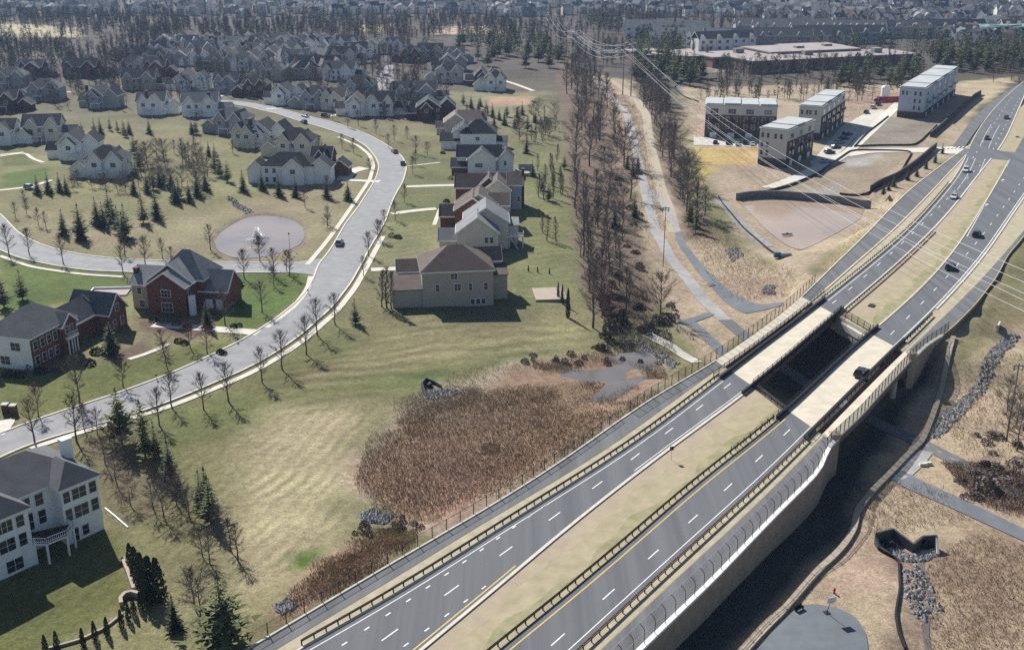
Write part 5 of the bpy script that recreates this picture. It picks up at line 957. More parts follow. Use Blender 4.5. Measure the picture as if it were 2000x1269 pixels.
# four new town house blocks
wh, br = mat('white_panel_cladding', (.6,.59,.54), (.54,.53,.49), .4, .8, lines=('Z', .5, .12)), mat('brown_brick', (.125,.085,.07), (.08,.058,.05), 1, .9); bg_ = mat('pale_blue_panels', (.48,.54,.62), (.43,.48,.56), .4, .8, lines=('Z', .5, .12)); rg = mat('pale_flat_roof', (.44,.46,.455), (.35,.37,.37), .15, .8)
def block(label, FL, FR, BR, n, shaded, side_brick, h=13.6):
    a, b, c = at2(*FL), at2(*FR), at2(*BR); w_ = float(np.hypot(*(b-a))); ang = math.atan2(*(b-a)[::-1]) if n == 4 else math.atan2(*(c-b)[::-1]) - math.pi/2; dx, dy = math.cos(ang), math.sin(ang); dep = float((c-b) @ np.array([-dy, dx])); sk = 0.0
    q = at(*FL); root = thing('town_house_block', label, 'town houses', q, ang, 'new flat roofed town house blocks'); long_x = w_ > dep
    top = wh if not shaded else bg_
    MB().box(0, w_, 0, dep, -1.5, 3.0).build('ground_storey', br, root); MB().box(.02, w_-.02, .02, dep-.02, 3.0, h).build('wall', top, root)
    rf = MB().box(-.35, w_+.35, -.35, dep+.35, h, h+.35); ro = rf.build('roof', rg, root); L_ = w_ if long_x else dep; u = L_/n
    for i in range(n):                         # parapet seams between the units
        if long_x: MB().box(u*i+.3, u*(i+1)-.3, .3, dep-.3, h+.35, h+.75+.2*(i % 2)).build('roof_panel', rg, ro)
        else: MB().box(.3, w_-.3, u*i+.3, u*(i+1)-.3, h+.35, h+.75+.2*(i % 2)).build('roof_panel', rg, ro)
    fc = 'f' if long_x else 'r'
    for i in range(n):                         # long face: brick bays, balconies, windows, garage doors
        m0 = u*(i+.5); mb = MB()
        if side_brick:
            if fc == 'f': mb.box(u*i+.12, u*(i+1)-.12, -.28, 0, -1, 9.6)
            else: mb.box(w_, w_+.28, u*i+.12, u*(i+1)-.12, -1, 9.6)
            mb.build('brick_bay', br, root)
        pr_ = .28 if side_brick else 0
        f = (lambda a0, z, ww, hh, sp=1: window(root, a0, -pr_, z, ww, hh, 'f', sp, small=True)) if fc == 'f' else (lambda a0, z, ww, hh, sp=1: window(root, w_+pr_, a0, z, ww, hh, 'r', sp, small=True))
        f(m0-1.6, 3.9, 1.3, 1.8); f(m0+1.6, 3.9, 1.3, 1.8); f(m0-1.6, 7.0, 1.3, 1.8); f(m0+1.6, 7.0, 1.3, 1.8)
        if fc == 'f': window(root, m0, 0, 10.2, 3.2, 2.0, 'f', 3, small=True); MB().box(m0-1.5, m0+1.5, -1.5, -.28, 6.6, 6.8).box(m0-1.5, m0+1.5, -1.5, -1.42, 6.8, 7.7).build('balcony', MT['darkmetal'], root); MB().box(m0-1.4, m0+1.4, -.36, -.2, -.6, 2.2).build('garage_door', MT['white'], root)
        else: window(root, w_, m0, 10.2, 3.2, 2.0, 'r', 3, small=True); MB().box(w_+.28, w_+1.5, m0-1.5, m0+1.5, 6.6, 6.8).box(w_+1.42, w_+1.5, m0-1.5, m0+1.5, 6.8, 7.7).build('balcony', MT['darkmetal'], root); MB().box(w_+.2, w_+.36, m0-1.4, m0+1.4, -.6, 2.2).build('garage_door', MT['white'], root)
    if not long_x:                             # gable end windows
        for z in (3.9, 7.0, 10.4):
            for a0 in ((1.3, 3.4) if not shaded else (w_-4.2, w_-2.0)): window(root, a0, 0, z, 1.0, 1.8, 'f', 1, small=True)
        for a0 in ((w_-4.6, w_-2.4) if not shaded else (1.6, 3.4)): window(root, a0, 0, 10.4, 1.0, 1.8, 'f', 1, small=True)
    else:
        for z in (3.9, 7.0, 10.2): window(root, w_, dep*.4, z, 1.0, 1.8, 'r', 1, small=True)
block('town house block nearest the graded lot, white end wall and short brick side', (1479,321), (1537,322), (1588,298), 3, False, True); block('town house block with long dark brick front and white top storey', (1375,268), (1514,271), (1532,256), 4, False, True)
block('white ended town house block behind the nearest one, five roof bays', (1556,271), (1600,274), (1646,238), 5, False, True); block('long pale blue town house block nearest the highway, six roof bays', (1751,229), (1801,232), (1865,184), 6, True, False)
# ------------------------------------------------------------------ trees
def bare_mesh(seed, h, spread, low=.22, n=15, tw=16, up=.9, tww=.045):
    r = random.Random(seed); tk, cr = MB(), MB(); r0 = .018*h + .03; axis = [Vector((0, 0, -.4))]
    for k in range(1, 7): axis.append(Vector((axis[-1].x + r.uniform(-.02, .02)*h, axis[-1].y + r.uniform(-.02, .02)*h, h*.92*k/6)))
    for k in range(6): tk.tube(axis[k], axis[k+1], r0*(1-k/6.3), r0*(1-(k+1)/6.3), 6, 0, False)
    def ax(z): t = max(0, min(5.999, z/(h*.92)*6)); i = int(t); return axis[i].lerp(axis[i+1], t-i)
    az = r.uniform(0, 6)
    def twig(p, d, L):
        q = p + d*L; s = d.orthogonal().normalized()*tww*.5; s.rotate(Matrix.Rotation(r.uniform(0, 6.28), 3, d)); cr.tri(p-s, p+s, q)
        for _ in range(2):
            d2 = (d + Vector((r.gauss(0, .5), r.gauss(0, .5), r.gauss(.1, .4)))).normalized(); b = p + d*L*r.uniform(.25, .8); s2 = d2.orthogonal().normalized()*tww*.4; cr.tri(b-s2, b+s2, b + d2*L*r.uniform(.4, .7))
    for i in range(n):
        f = i/(n-1); z = h*(low + (.88-low)*f); az += 2.4 + r.uniform(-.4, .4); prof = math.sin(math.pi*min(1, .25+.75*f))**.7; L = spread*(.35+.65*prof)*r.uniform(.75, 1.2); el = up*(.6+.55*f) + r.uniform(-.22, .22)
        d = Vector((math.cos(az)*math.cos(el), math.sin(az)*math.cos(el), math.sin(el))); p = ax(z); mid = p + d*L*.5; q = mid + (d + Vector((0, 0, .25))).normalized()*L*.6
        rb = r0*.38*(1-f*.5); tk.tube(p, mid, rb, rb*.65, 4, 0, False); tk.tube(mid, q, rb*.65, .015, 4, 0, False)
        for k in range(tw):
            s = r.uniform(.2, 1.0); b = p.lerp(mid, s*2) if s < .5 else mid.lerp(q, s*2-1); dd = (d*.8 + Vector((r.gauss(0, .55), r.gauss(0, .55), r.gauss(.25, .4)))).normalized(); twig(b, dd, spread*r.uniform(.22, .5))
    for k in range(int(tw*1.5)): twig(ax(h*r.uniform(.75, .98)), Vector((r.gauss(0, .5), r.gauss(0, .5), 1)).normalized(), spread*r.uniform(.2, .5))
    return tk, cr
def conifer_mesh(seed, h, rad, tiers=22, loose=0.0, z0=.06, powr=.85):
    r = random.Random(seed); tk, cr = MB(), MB(); tk.tube((0, 0, -.4), (0, 0, h*.95), .016*h+.03, .02, 6, 0, False)
    for i in range(tiers):
        t = i/(tiers-1); z = h*(z0 + (.97-z0)*t); R_ = rad*((1-t)**powr)*(1 + loose*r.uniform(-.5, .5)) + .06; nb = max(4, int(9*(1-t*.5))); a0 = r.uniform(0, 6)
        for k in range(nb):
            a = a0 + 6.283*k/nb + r.uniform(-.25, .25); L = R_*r.uniform(.7, 1.2); dz = r.uniform(-.22, .12)*L + loose*.25*L; ca, sa = math.cos(a), math.sin(a); w_ = L*.28 + .07
            for s in range(4):
                f0 = .12 + s*.22; b = Vector((ca*L*f0, sa*L*f0, z + dz*f0)); e = Vector((ca*L*(f0+.34) + r.gauss(0, .1)*L, sa*L*(f0+.34) + r.gauss(0, .1)*L, z + dz*(f0+.3) + r.uniform(-.16, .1)*L)); ww = w_*(1.1-f0)*r.uniform(.7, 1.2)
                sd = Vector((-sa, ca, r.uniform(-.5, .5))).normalized()*ww; cr.add([b-sd, e, b+sd, b.lerp(e, .3) + Vector((0, 0, -ww*.6))], [(0, 1, 2), (0, 3, 1)])
    for k in range(5): a = 6.283*k/5; cr.tri((math.cos(a)*.1*rad, math.sin(a)*.1*rad, h*.9), (math.cos(a+1)*.1*rad, math.sin(a+1)*.1*rad, h*.9), (0, 0, h*1.01))
    return tk, cr
def bush_mesh(seed, rx, h, n, sz, solid=True):
    r = random.Random(seed); mb = MB()
    for _ in range(n):
        while True:
            v = Vector((r.uniform(-1, 1), r.uniform(-1, 1), r.uniform(0, 1)))
            if .45 < (v.x**2+v.y**2+(v.z*1.0)**2) < 1: break
        p = Vector((v.x*rx, v.y*rx, v.z*h)); a = Vector((r.gauss(0, 1), r.gauss(0, 1), r.gauss(0, 1))).normalized()*sz; b = a.orthogonal().normalized()*sz*.6; mb.add([p-a, p+b, p+a*.9, p-b*.7], [(0, 1, 2, 3)])
    return mb
def column_mesh(seed, h, rad, n=420):
    r = random.Random(seed); mb = MB()
    for _ in range(n):
        t = r.random(); z = h*t; R_ = rad*(min(1, t*5+.5))*(1-t)**.55; a = r.uniform(0, 6.283); q = R_*r.uniform(.6, 1.1); p = Vector((math.cos(a)*q, math.sin(a)*q, z)); u = Vector((r.gauss(0, .3), r.gauss(0, .3), 1)).normalized()*h*.055; s = Vector((-math.sin(a), math.cos(a), r.uniform(-.3, .3)))*rad*.24
        mb.add([p-s, p+s*.8, p+u+s*.2, p+u*.8-s*.6], [(0, 1, 2, 3)])
    return mb
TREES = {}
def tmpl(key, geo, mats):
    TREES.setdefault(key, []).append((geo[0].mesh('trunk', mats[0]), geo[1].mesh('crown', mats[1])))
for s in range(4):
    tmpl('street', bare_mesh(s, 8, 2.2, .24, 18, 20, .95, .06), (MT['bark'], MT['twig'])); tmpl('wood', bare_mesh(20+s, 15, 3.9, .2, 20, 21, .9, .08), (MT['bark'], MT['twig'])); tmpl('red', bare_mesh(40+s, 7, 2.3, .2, 14, 18, .8, .075), (MT['bark'], MT['redtwig']))
    tmpl('broad', bare_mesh(60+s, 8, 3.6, .12, 18, 22, .6, .07), (MT['bark'], MT['twig'])); tmpl('slim', bare_mesh(80+s, 10, 1.7, .12, 22, 22, 1.05, .07), (MT['bark'], MT['twig']))
    tmpl('spruce', conifer_mesh(100+s, 8, 2.0, 20), (MT['bark'], MT['needle'])); tmpl('pine', conifer_mesh(120+s, 9, 2.4, 15, .8, .1, .7), (MT['bark'], MT['pine'])); tmpl('bigpine', conifer_mesh(140+s, 16, 4.0, 17, .7, .15, .55), (MT['bark'], MT['pine']))
COL = [column_mesh(160+s, 3, .55).mesh('crown', MT['hedge']) for s in range(3)]; COLT = MB().tube((0,0,-.3), (0,0,1), .05, .04, 5).mesh('trunk', MT['bark'])
H0 = {'street': 8, 'wood': 15, 'red': 7, 'broad': 8, 'slim': 10, 'spruce': 8, 'pine': 9, 'bigpine': 16}
NAME = {'street': 'bare_tree', 'wood': 'bare_tree', 'red': 'budding_tree', 'broad': 'bare_tree', 'slim': 'bare_tree', 'spruce': 'spruce_tree', 'pine': 'pine_tree', 'bigpine': 'pine_tree'}
rt = random.Random(5)
def tree(kind, px, py, h, label, group=None, pos=None, sxy=1.0):
    q = pos if pos is not None else at(px, py); root = thing(NAME[kind], label, 'tree', q, rt.uniform(0, 6.28), group); a, b = TREES[kind][rt.randrange(4)]; k = h/H0[kind]*rt.uniform(.94, 1.06); root.scale = (k*sxy, k*sxy, k)
    link('trunk', a, root); link('crown', b, root); return root
def row(kind, pts, h, label, group): 
    for i, (x, y) in enumerate(pts): tree('pine' if kind == 'spruce' and 'conifer' in label and rt.random() < .4 else kind, x, y, h*rt.uniform(.88, 1.1), label % ORD[i] if '%s' in label else label, group)
row('street', [(68,865),(150,862),(311,830),(336,795),(398,800),(447,785),(512,748),(552,722),(598,692),(620,655),(655,634)], 8.2, 'bare young street tree, %s from the bottom left in the row beside the lower pavement', 'street trees along the lower pavement')
row('slim', [(746,600),(756,602),(765,604)], 10, 'upright bare tree, %s of three before the beige garage wing', 'three slim trees by the beige house')
tree('pine', 694, 632, 6.0, 'small green pine between the street trees and the beige house')
row('street', [(710,540),(720,500),(738,470),(772,430),(790,395),(806,340),(812,300),(770,275),(735,262),(700,246)], 6.5, 'small bare street tree, %s up along the right-hand lawns', 'street trees along the right-hand lawns')
row('red', [(752,440),(742,470),(835,305),(812,322),(760,290),(795,270)], 5.5, 'reddish budding tree, %s up along the right-hand lawns', 'reddish trees along the right-hand lawns')
row('street', [(18,500),(58,498),(124,515),(241,535),(245,500),(285,520),(411,488),(507,512),(566,540),(478,545),(536,540),(512,610),(440,635)], 7.5, 'bare tree beside the cross road below the pond, %s from the left', 'bare trees along the cross road')
row('red', [(75,812),(327,720),(405,690),(240,755),(372,680),(320,690),(560,530),(535,560)], 6.0, 'reddish budding tree on the brick houses\' front lawns, %s', 'reddish trees on the brick house lawns')
tree('street', 155, 785, 10, 'taller bare tree leaning on the lawn before the left brick house', None)
row('street', [(640,440),(596,405),(668,290),(640,385),(690,300),(625,300),(680,250),(650,235)], 6.5, 'bare tree on the verge left of the curving road, %s', 'bare trees left of the curving road')
row('broad', [(640,445),(722,330)], 3.6, 'low bare tree beside the left verge of the bend, %s', 'low bare trees by the bend')
# conifers round the pond and houses
row('spruce', [(125,460),(158,470),(203,445),(190,440),(44,585),(8,600),(280,435),(306,428),(242,470),(222,440)], 9, 'dark green conifer on the dry bank above the cross road, %s', 'conifers on the dry bank')
row('pine', [(232,455),(215,430),(246,462),(158,466)], 10, 'bushy green pine on the dry bank above the cross road, %s', 'pines on the dry bank')
row('spruce', [(341,392),(344,398),(385,385),(370,395),(95,378),(117,375),(262,380),(288,378),(312,365),(335,372),(402,372),(74,380),(130,378),(475,375),(512,372),(545,384),(638,388),(680,392),(578,385)], 7.5, 'dark spruce near the white houses behind the pond, %s', 'spruces behind the pond')
row('pine', [(265,345),(272,330),(262,300),(420,335),(430,345),(445,355),(300,370),(320,360),(350,388)], 8, 'dark pine in the thicket right of the white house above the pond, %s', 'pines in the thicket above the pond')
row('spruce', [(185,262),(197,262),(230,258),(253,262),(292,262),(408,305),(420,312),(375,262),(383,262)], 6.5, 'small dark conifer behind the rear gardens, %s from the left', 'conifers behind the rear gardens')
row('pine', [(215,255),(242,262),(160,262),(245,268)], 6, 'bushy pine among the small conifers behind the rear gardens, %s', 'pines behind the rear gardens')
for i in range(26): x, y = rt.uniform(262, 405), rt.uniform(296, 385); tree(rt.choice(['broad','broad','red','wood']), x, y, rt.uniform(5.5, 8.5), 'bare tree in the dense thicket right of the white house above the pond', 'thicket above the pond')
for i in range(12): tree('broad', rt.uniform(140, 250), rt.uniform(352, 378), rt.uniform(3, 5), 'low bare shrubby tree at the foot of the white house above the pond', 'shrubby trees below the white house')
row('street', [(30,425),(52,418),(75,440),(90,445),(48,400),(340,300),(380,290),(395,320),(455,300),(335,520),(318,505)], 5.5, 'small bare sapling on the dry slope left of the pond, %s', 'saplings on the dry slope')
# slope below the street, bottom left
row('bigpine', [(238,866),(284,892)], 10.5, 'large green pine beside the curved road above the big white house, %s', 'large pines by the curved road'); row('spruce', [(334,945),(405,995)], 8.2, 'tall dark conifer on the slope right of the big white house, %s down', 'tall conifers on the slope'); row('pine', [(305,892),(392,985),(412,1020)], 7.5, 'bushy pine on the slope right of the big white house, %s down', 'pines on the slope')
row('broad', [(205,905),(228,945),(255,985),(300,995),(320,1010),(245,900),(345,985),(215,870),(395,1085),(430,1040),(370,1010)], 5, 'brown bare tree in the planting right of the big white house, %s', 'brown planting on the slope'); row('red', [(297,945),(225,885),(190,850),(165,840),(340,960)], 5, 'red budding tree in the planting right of the big white house, %s', 'red trees on the slope')
row('street', [(410,1100),(452,1075),(465,1095),(382,1190)], 6, 'small bare tree on the mown slope above the bottom pines, %s', 'small trees on the mown slope')
tree('pine', 438, 1262, 10.5, 'large yellowish green pine at the bottom edge near the path start', None, sxy=1.35); tree('spruce', 342, 1232, 5.5, 'small conifer left of the large bottom pine'); tree('broad', 392, 1205, 6.5, 'bare twiggy tree just left of the large bottom pine')
def column(px, py, h, label, group, sx=1.0):
    root = thing('arborvitae', label, 'shrub', at(px, py), rt.uniform(0, 6), group); root.scale = (h/3*sx,)*2 + (h/3,); link('crown', rt.choice(COL), root); link('trunk', COLT, root)
for i, (x, y) in enumerate([(90,1275),(112,1268),(163,1262),(186,1248),(210,1240),(238,1225),(252,1212),(262,1200),(275,1190),(292,1182)]): column(x, y, 2.7, f'small clipped columnar evergreen in the garden edge row, {ORD[i]} from the left', 'garden edge evergreens')
for i, (x, y, h) in enumerate([(256,1105,3.6),(268,1130,5.0),(280,1150,5.6),(296,1165,6.2),(312,1172,6.4),(288,1180,5.2)]): column(x, y, h, f'tall columnar evergreen beside the stepped bed, {ORD[i]} down', 'tall evergreens by the stepped bed', 1.1)
for i, (x, y) in enumerate([(1090,582),(1098,592),(1109,620)]): column(x, y, (4, 4.6, 7)[i], f'narrow dark evergreen right of the tan sports pad, {ORD[i]}', 'evergreens by the sports pad', .55)
for i, (x, y) in enumerate([(1032,530),(1050,532),(1073,535)]): column(x, y, 1.6, f'tiny evergreen in the line behind the sports pad, {ORD[i]} from the left', 'tiny evergreens behind the sports pad')
# right-hand back gardens
row('slim', [(1062,390),(1080,388),(1052,385),(1068,470),(1086,472),(1060,455),(1095,380),(1045,280),(1060,278),(1038,275)], 8, 'slim bare tree in the rear gardens of the right-hand row, %s', 'slim trees in the rear gardens'); row('spruce', [(1058,372),(1072,392),(1028,300),(1040,345),(1102,330)], 6, 'small dark conifer in the rear gardens of the right-hand row, %s', 'conifers in the rear gardens')
for i, (x, y) in enumerate([(905,205),(920,212),(935,218),(950,225),(962,230),(975,235),(990,228),(1010,230),(1020,225),(925,235),(945,240),(965,248),(912,225),(985,245),(1005,250),(1030,255),(1045,240),(938,208)]): tree('spruce' if i % 3 else 'pine', x, y, rt.uniform(5, 7.5), f'young conifer in the screen planting above the right-hand row, {ORD[i]}', 'screen planting above the right-hand row')
for i in range(22): tree(rt.choice(['slim','wood','broad']), rt.uniform(930, 1085), rt.uniform(225, 300), rt.uniform(6, 9), 'bare tree in the screen planting between the rear gardens and the wooded strip', 'bare screen planting')
for i in range(9): tree('slim', rt.uniform(1050, 1105), rt.uniform(300, 380), rt.uniform(6, 8), 'bare tree along the garden side of the wooded strip', 'bare trees at the garden edge')
def fill(poly, n, kinds, h, label, group, seed, mind=0):
    r_ = random.Random(seed); W = [tuple(at2(*q)) for q in poly]; xs = [q[0] for q in W]; ys = [q[1] for q in W]; c = 0; t = 0; got = []
    while c < n and t < 20000:
        t += 1; x, y = r_.uniform(min(xs), max(xs)), r_.uniform(min(ys), max(ys))
        if in_poly(np.array([x]), np.array([y]), W)[0] > 0 and all((x-a)**2+(y-b)**2 > mind*mind for a, b in got):
            got.append((x, y)); tree(r_.choice(kinds), 0, 0, r_.uniform(*h), label, group, Vector((x, y, float(hz(x, y))))); c += 1
fill([(1100,150),(1165,160),(1205,250),(1230,370),(1235,450),(1200,420),(1150,430),(1118,330)], 30, ['wood','wood','wood','broad'], (11, 16), 'tall bare tree in the upper wooded strip left of the trail', 'upper wooded strip', 1, 3)
fill([(1110,330),(1160,400),(1210,430),(1250,560),(1230,630),(1170,620),(1140,540)], 32, ['wood','slim','slim','street'], (7, 11.5), 'bare tree in the lower wooded strip left of the trail', 'lower wooded strip', 2, 2.5)
row('red', [(1160,600),(1175,620),(1190,640),(1165,560),(1150,530),(1180,560)], 8, 'reddish budding tree in the lower wooded strip, %s', 'reddish trees in the wooded strip')
row('wood', [(1140,500),(1158,640),(1150,570),(1142,450),(1172,600)], 14, 'very tall thin bare tree at the garden edge of the wooded strip, %s', 'tall thin trees of the wooded strip')
tree('broad', 1290, 612, 10, 'spreading bare tree standing alone beside the trail junction', sxy=.9); row('broad', [(1180,335),(1195,345),(1175,390),(1215,425),(1205,300),(1185,430)], 9, 'rounded brown tree beside the upper trail, %s', 'rounded brown trees by the trail')
row('spruce', [(1239,424),(1358,445),(1350,430),(1200,445),(1235,345),(1225,330),(1245,335)], 7, 'dark evergreen standing beside the trail, %s', 'evergreens beside the trail')
row('bigpine', [(1358,455),(1345,440)], 9, 'big dark pine on the bank above the paved path, %s', 'big pines above the paved path')
fill([(1245,180),(1300,185),(1320,300),(1370,400),(1390,440),(1345,440),(1300,330),(1275,250)], 34, ['wood','wood','slim','broad'], (9, 15), 'bare tree in the wooded strip between the trail and the town houses', 'wood beside the town houses', 3, 2.5)
fill([(1240,120),(1300,125),(1375,150),(1360,172),(1290,172),(1240,160)], 26, ['bigpine'], (13, 18), 'dark pine in the grove beside the pole pair', 'pine grove beside the poles', 4, 4)
fill([(1640,150),(1790,145),(1800,165),(1760,172),(1640,172)], 14, ['bigpine'], (12, 16), 'dark pine beside the long pale blue town houses', 'pines beside the pale blue block', 6, 5)
fill([(1815,118),(2010,112),(2010,142),(1900,146),(1830,140)], 30, ['bigpine'], (12, 17), 'dark pine in the grove at the upper right highway bend', 'pines at the highway bend', 7, 6)
fill([(870,85),(1100,88),(1110,130),(1030,140),(930,128)], 20, ['bigpine'], (12, 17), 'dark tree in the wood above the lone white house', 'wood above the lone white house', 8, 7)
row('broad', [(1990,165),(1955,150),(1940,160),(1975,158)], 9, 'bare tree on the dry grass by the upper highway bend, %s', 'bare trees by the highway bend')
row('spruce', [(1808,330),(1790,345),(1745,365),(1735,372),(1725,380),(1772,352),(1826,318),(1840,300)], 4.5, 'young evergreen below the block wall by the lower graded lot, %s', 'young evergreens below the block wall')
row('broad', [(1985,830),(1968,800)], 6, 'bare tree at the right edge near the rocky ditch, %s', 'bare trees at the right edge'); row('wood', [(1966,860),(1985,880),(1998,840)], 9, 'thin bare tree at the right edge above the old trail, %s', 'thin trees at the right edge')
fill([(430,140),(700,130),(700,200),(560,190),(440,165)], 16, ['broad','red','pine'], (5, 9), 'garden tree among the houses of the old suburb', 'garden trees of the old suburb', 9, 6); fill([(30,150),(400,150),(400,260),(150,240),(30,230)], 18, ['broad','red','street'], (5, 8), 'garden tree among the houses on the left', 'garden trees on the left', 10, 6)
fill([(700,120),(900,120),(900,240),(720,240)], 12, ['red','broad','street'], (5, 7), 'garden tree beside the upper street end', 'garden trees by the street end', 12, 6)
# shrubs
SH = [bush_mesh(200+s, 1.0, 1.0, 170, .2).mesh('foliage', MT['hedge']) for s in range(2)] + [bush_mesh(210+s, 1.0, 1.1, 150, .2).mesh('foliage', MT['twig']) for s in range(2)] + [bush_mesh(220, 1, 1, 150, .2).mesh('foliage', MT['redtwig'])]
def shrub(px, py, r, h, kind, label, group):
    o = link('shrub', SH[kind], None, at(px, py, -.05), rt.uniform(0, 6), (r, r, h)); tag(o, label, 'shrub', group)
for i, (x, y) in enumerate([(62,722),(78,728),(40,735),(150,705),(175,712),(188,690),(205,690),(222,680),(15,735),(100,725)]): shrub(x, y, 1.4, 1.5, 0 if i % 3 else 2, f'rounded shrub along the front of the left brick house, {ORD[i]}', 'shrubs of the left brick house')
tree('spruce', 218, 690, 8.5, 'dark conifer hiding the middle of the left brick house', None, sxy=1.15)
for i, (x, y) in enumerate([(300,628),(322,632),(345,635),(365,640),(400,630),(412,615),(425,600),(440,580)]): shrub(x, y, 1.2, 1.2, (0, 2, 4)[i % 3], f'shrub at the foot of the stepped gable brick house, {ORD[i]}', 'shrubs of the stepped gable house')
tree('spruce', 405, 640, 7, 'dark conifer at the right corner of the stepped gable brick house')
for i, (x, y) in enumerate([(456,640),(466,638),(360,672),(348,668),(430,690),(436,692)]): shrub(x, y, 1.0, 1.1, 0, f'dark clipped shrub beside the long driveway, {ORD[i]}', 'clipped shrubs beside the driveway')
for i, (x, y) in enumerate([(868,440),(880,470),(872,395),(885,330),(865,300),(880,350),(866,425),(765,462),(778,465),(1005,480)]): shrub(x, y, 1.2, 1.2, (0, 2)[i % 2], f'garden shrub before the right-hand row, {ORD[i]} ', 'shrubs of the right-hand row')
for i in range(60): x, y = rt.choice([(rt.uniform(1165, 1230), rt.uniform(560, 700)), (rt.uniform(1195, 1250), rt.uniform(300, 560)), (rt.uniform(1240, 1330), rt.uniform(600, 660))]); shrub(x, y, rt.uniform(.8, 2), rt.uniform(.8, 1.8), rt.choice([2, 3, 4, 0]), 'tangled undergrowth shrub beside the trail and the wooded strip', 'undergrowth beside the trail')
for i in range(26): x, y = rt.choice([(rt.uniform(1850, 1960), rt.uniform(905, 980)), (rt.uniform(1905, 2000), rt.uniform(850, 960))]); shrub(x, y, rt.uniform(.6, 1.5), rt.uniform(.6, 1.3), rt.choice([2, 3]), 'brown scrub bush between the old trail and the grey path', 'scrub between the two paths')
shrub(1925, 955, 2.2, 2.4, 3, 'largest grey scrub bush between the old trail and the grey path', None)
for i in range(24): x, y = rt.choice([(rt.uniform(1000, 1290), 700 + rt.uniform(-8, 14)), (rt.uniform(690, 830), rt.uniform(1015, 1045))]); shrub(x, y, rt.uniform(.5, 1.1), rt.uniform(.6, 1.2), rt.choice([2, 3, 4]), 'small brown bush on the rim of the marsh', 'bushes on the marsh rim')
for i in range(14): shrub(rt.uniform(1700, 1850), rt.uniform(310, 400), rt.uniform(.6, 1.2), rt.uniform(.8, 1.5), rt.choice([0, 2, 4]), 'bush on the bank below the dark block walls', 'bushes below the block walls') if False else None
# ------------------------------------------------------------------ far woods: one mass each
def woods(name, polys, seed, kinds, hh):
    r = np.random.RandomState(seed); TV, TF, TM = [], [], []; off = 0; lib = []
    for s in range(6):
        rr = random.Random(seed*10+s); mb = MB(); H = 1.0
        if kinds[s % len(kinds)] == 'b':
            mb.tube((0,0,-.05), (0,0,.8), .016, .006, 3, 0, False)
            for _ in range(58):
                z = rr.uniform(.2, .85); a = rr.uniform(0, 6.283); el = rr.uniform(.5, 1.3); L = rr.uniform(.12, .3); p = Vector((rr.gauss(0, .05), rr.gauss(0, .05), z)); d = Vector((math.cos(a)*math.cos(el), math.sin(a)*math.cos(el), math.sin(el))); sd = d.orthogonal().normalized()*.011; mb.tri(p-sd, p+sd, p+d*L, 1)
        else:
            mb.tube((0,0,-.05), (0,0,.4), .02, .015, 3, 0, False)
            for _ in range(70):
                t = rr.uniform(.15, 1); a = rr.uniform(0, 6.283); q = .26*(1-t)**.6*rr.uniform(.5, 1.1); p = Vector((math.cos(a)*q, math.sin(a)*q, t)); u_ = Vector((rr.gauss(0,1), rr.gauss(0,1), rr.gauss(0,.6))).normalized()*.07; v_ = u_.orthogonal().normalized()*.05; mb.tri(p-u_, p+v_, p+u_, 2)
        lib.append((np.array(mb.v), np.array([f + (f[-1],) if len(f) == 3 else f for f in mb.f]), np.array(mb.m)))
    for poly, n in polys:
        W = [tuple(at2(*q)) for q in poly]; xs = [q[0] for q in W]; ys = [q[1] for q in W]; x = r.uniform(min(xs), max(xs), n*12); y = r.uniform(min(ys), max(ys), n*12); ok = in_poly(x, y, W) > 0; x, y = x[ok][:n], y[ok][:n]; z = hz(x, y)
        for i in range(len(x)):
            v, f, m = lib[r.randint(6)]; h = r.uniform(*hh); a = r.uniform(0, 6.283); c, s = math.cos(a)*h, math.sin(a)*h; V = np.stack([v[:, 0]*c - v[:, 1]*s + x[i], v[:, 0]*s + v[:, 1]*c + y[i], v[:, 2]*h + z[i]], -1); TV.append(V); TF.append(f + off); TM.append(m); off += len(v)
    V = np.concatenate(TV); F = np.concatenate(TF); M_ = np.concatenate(TM); q4 = F[:, 2] != F[:, 3]; idx = np.concatenate([F[i, :4 if q4[i] else 3] for i in range(len(F))]); tot = np.where(q4, 4, 3); st = np.r_[0, np.cumsum(tot)[:-1]]
    me = bpy.data.meshes.new(name); me.vertices.add(len(V)); me.vertices.foreach_set('co', V.ravel()); me.loops.add(len(idx)); me.loops.foreach_set('vertex_index', idx); me.polygons.add(len(F)); me.polygons.foreach_set('loop_start', st); me.polygons.foreach_set('loop_total', tot)
    for m_ in (MT['bark'], MT['redtwig' if name == 'budding_woods' else 'twig'], MT['pine']): me.materials.append(m_)
    me.polygons.foreach_set('material_index', M_); me.update(calc_edges=True); o = bpy.data.objects.new(name, me); C.objects.link(o); tag(o, kind='stuff')
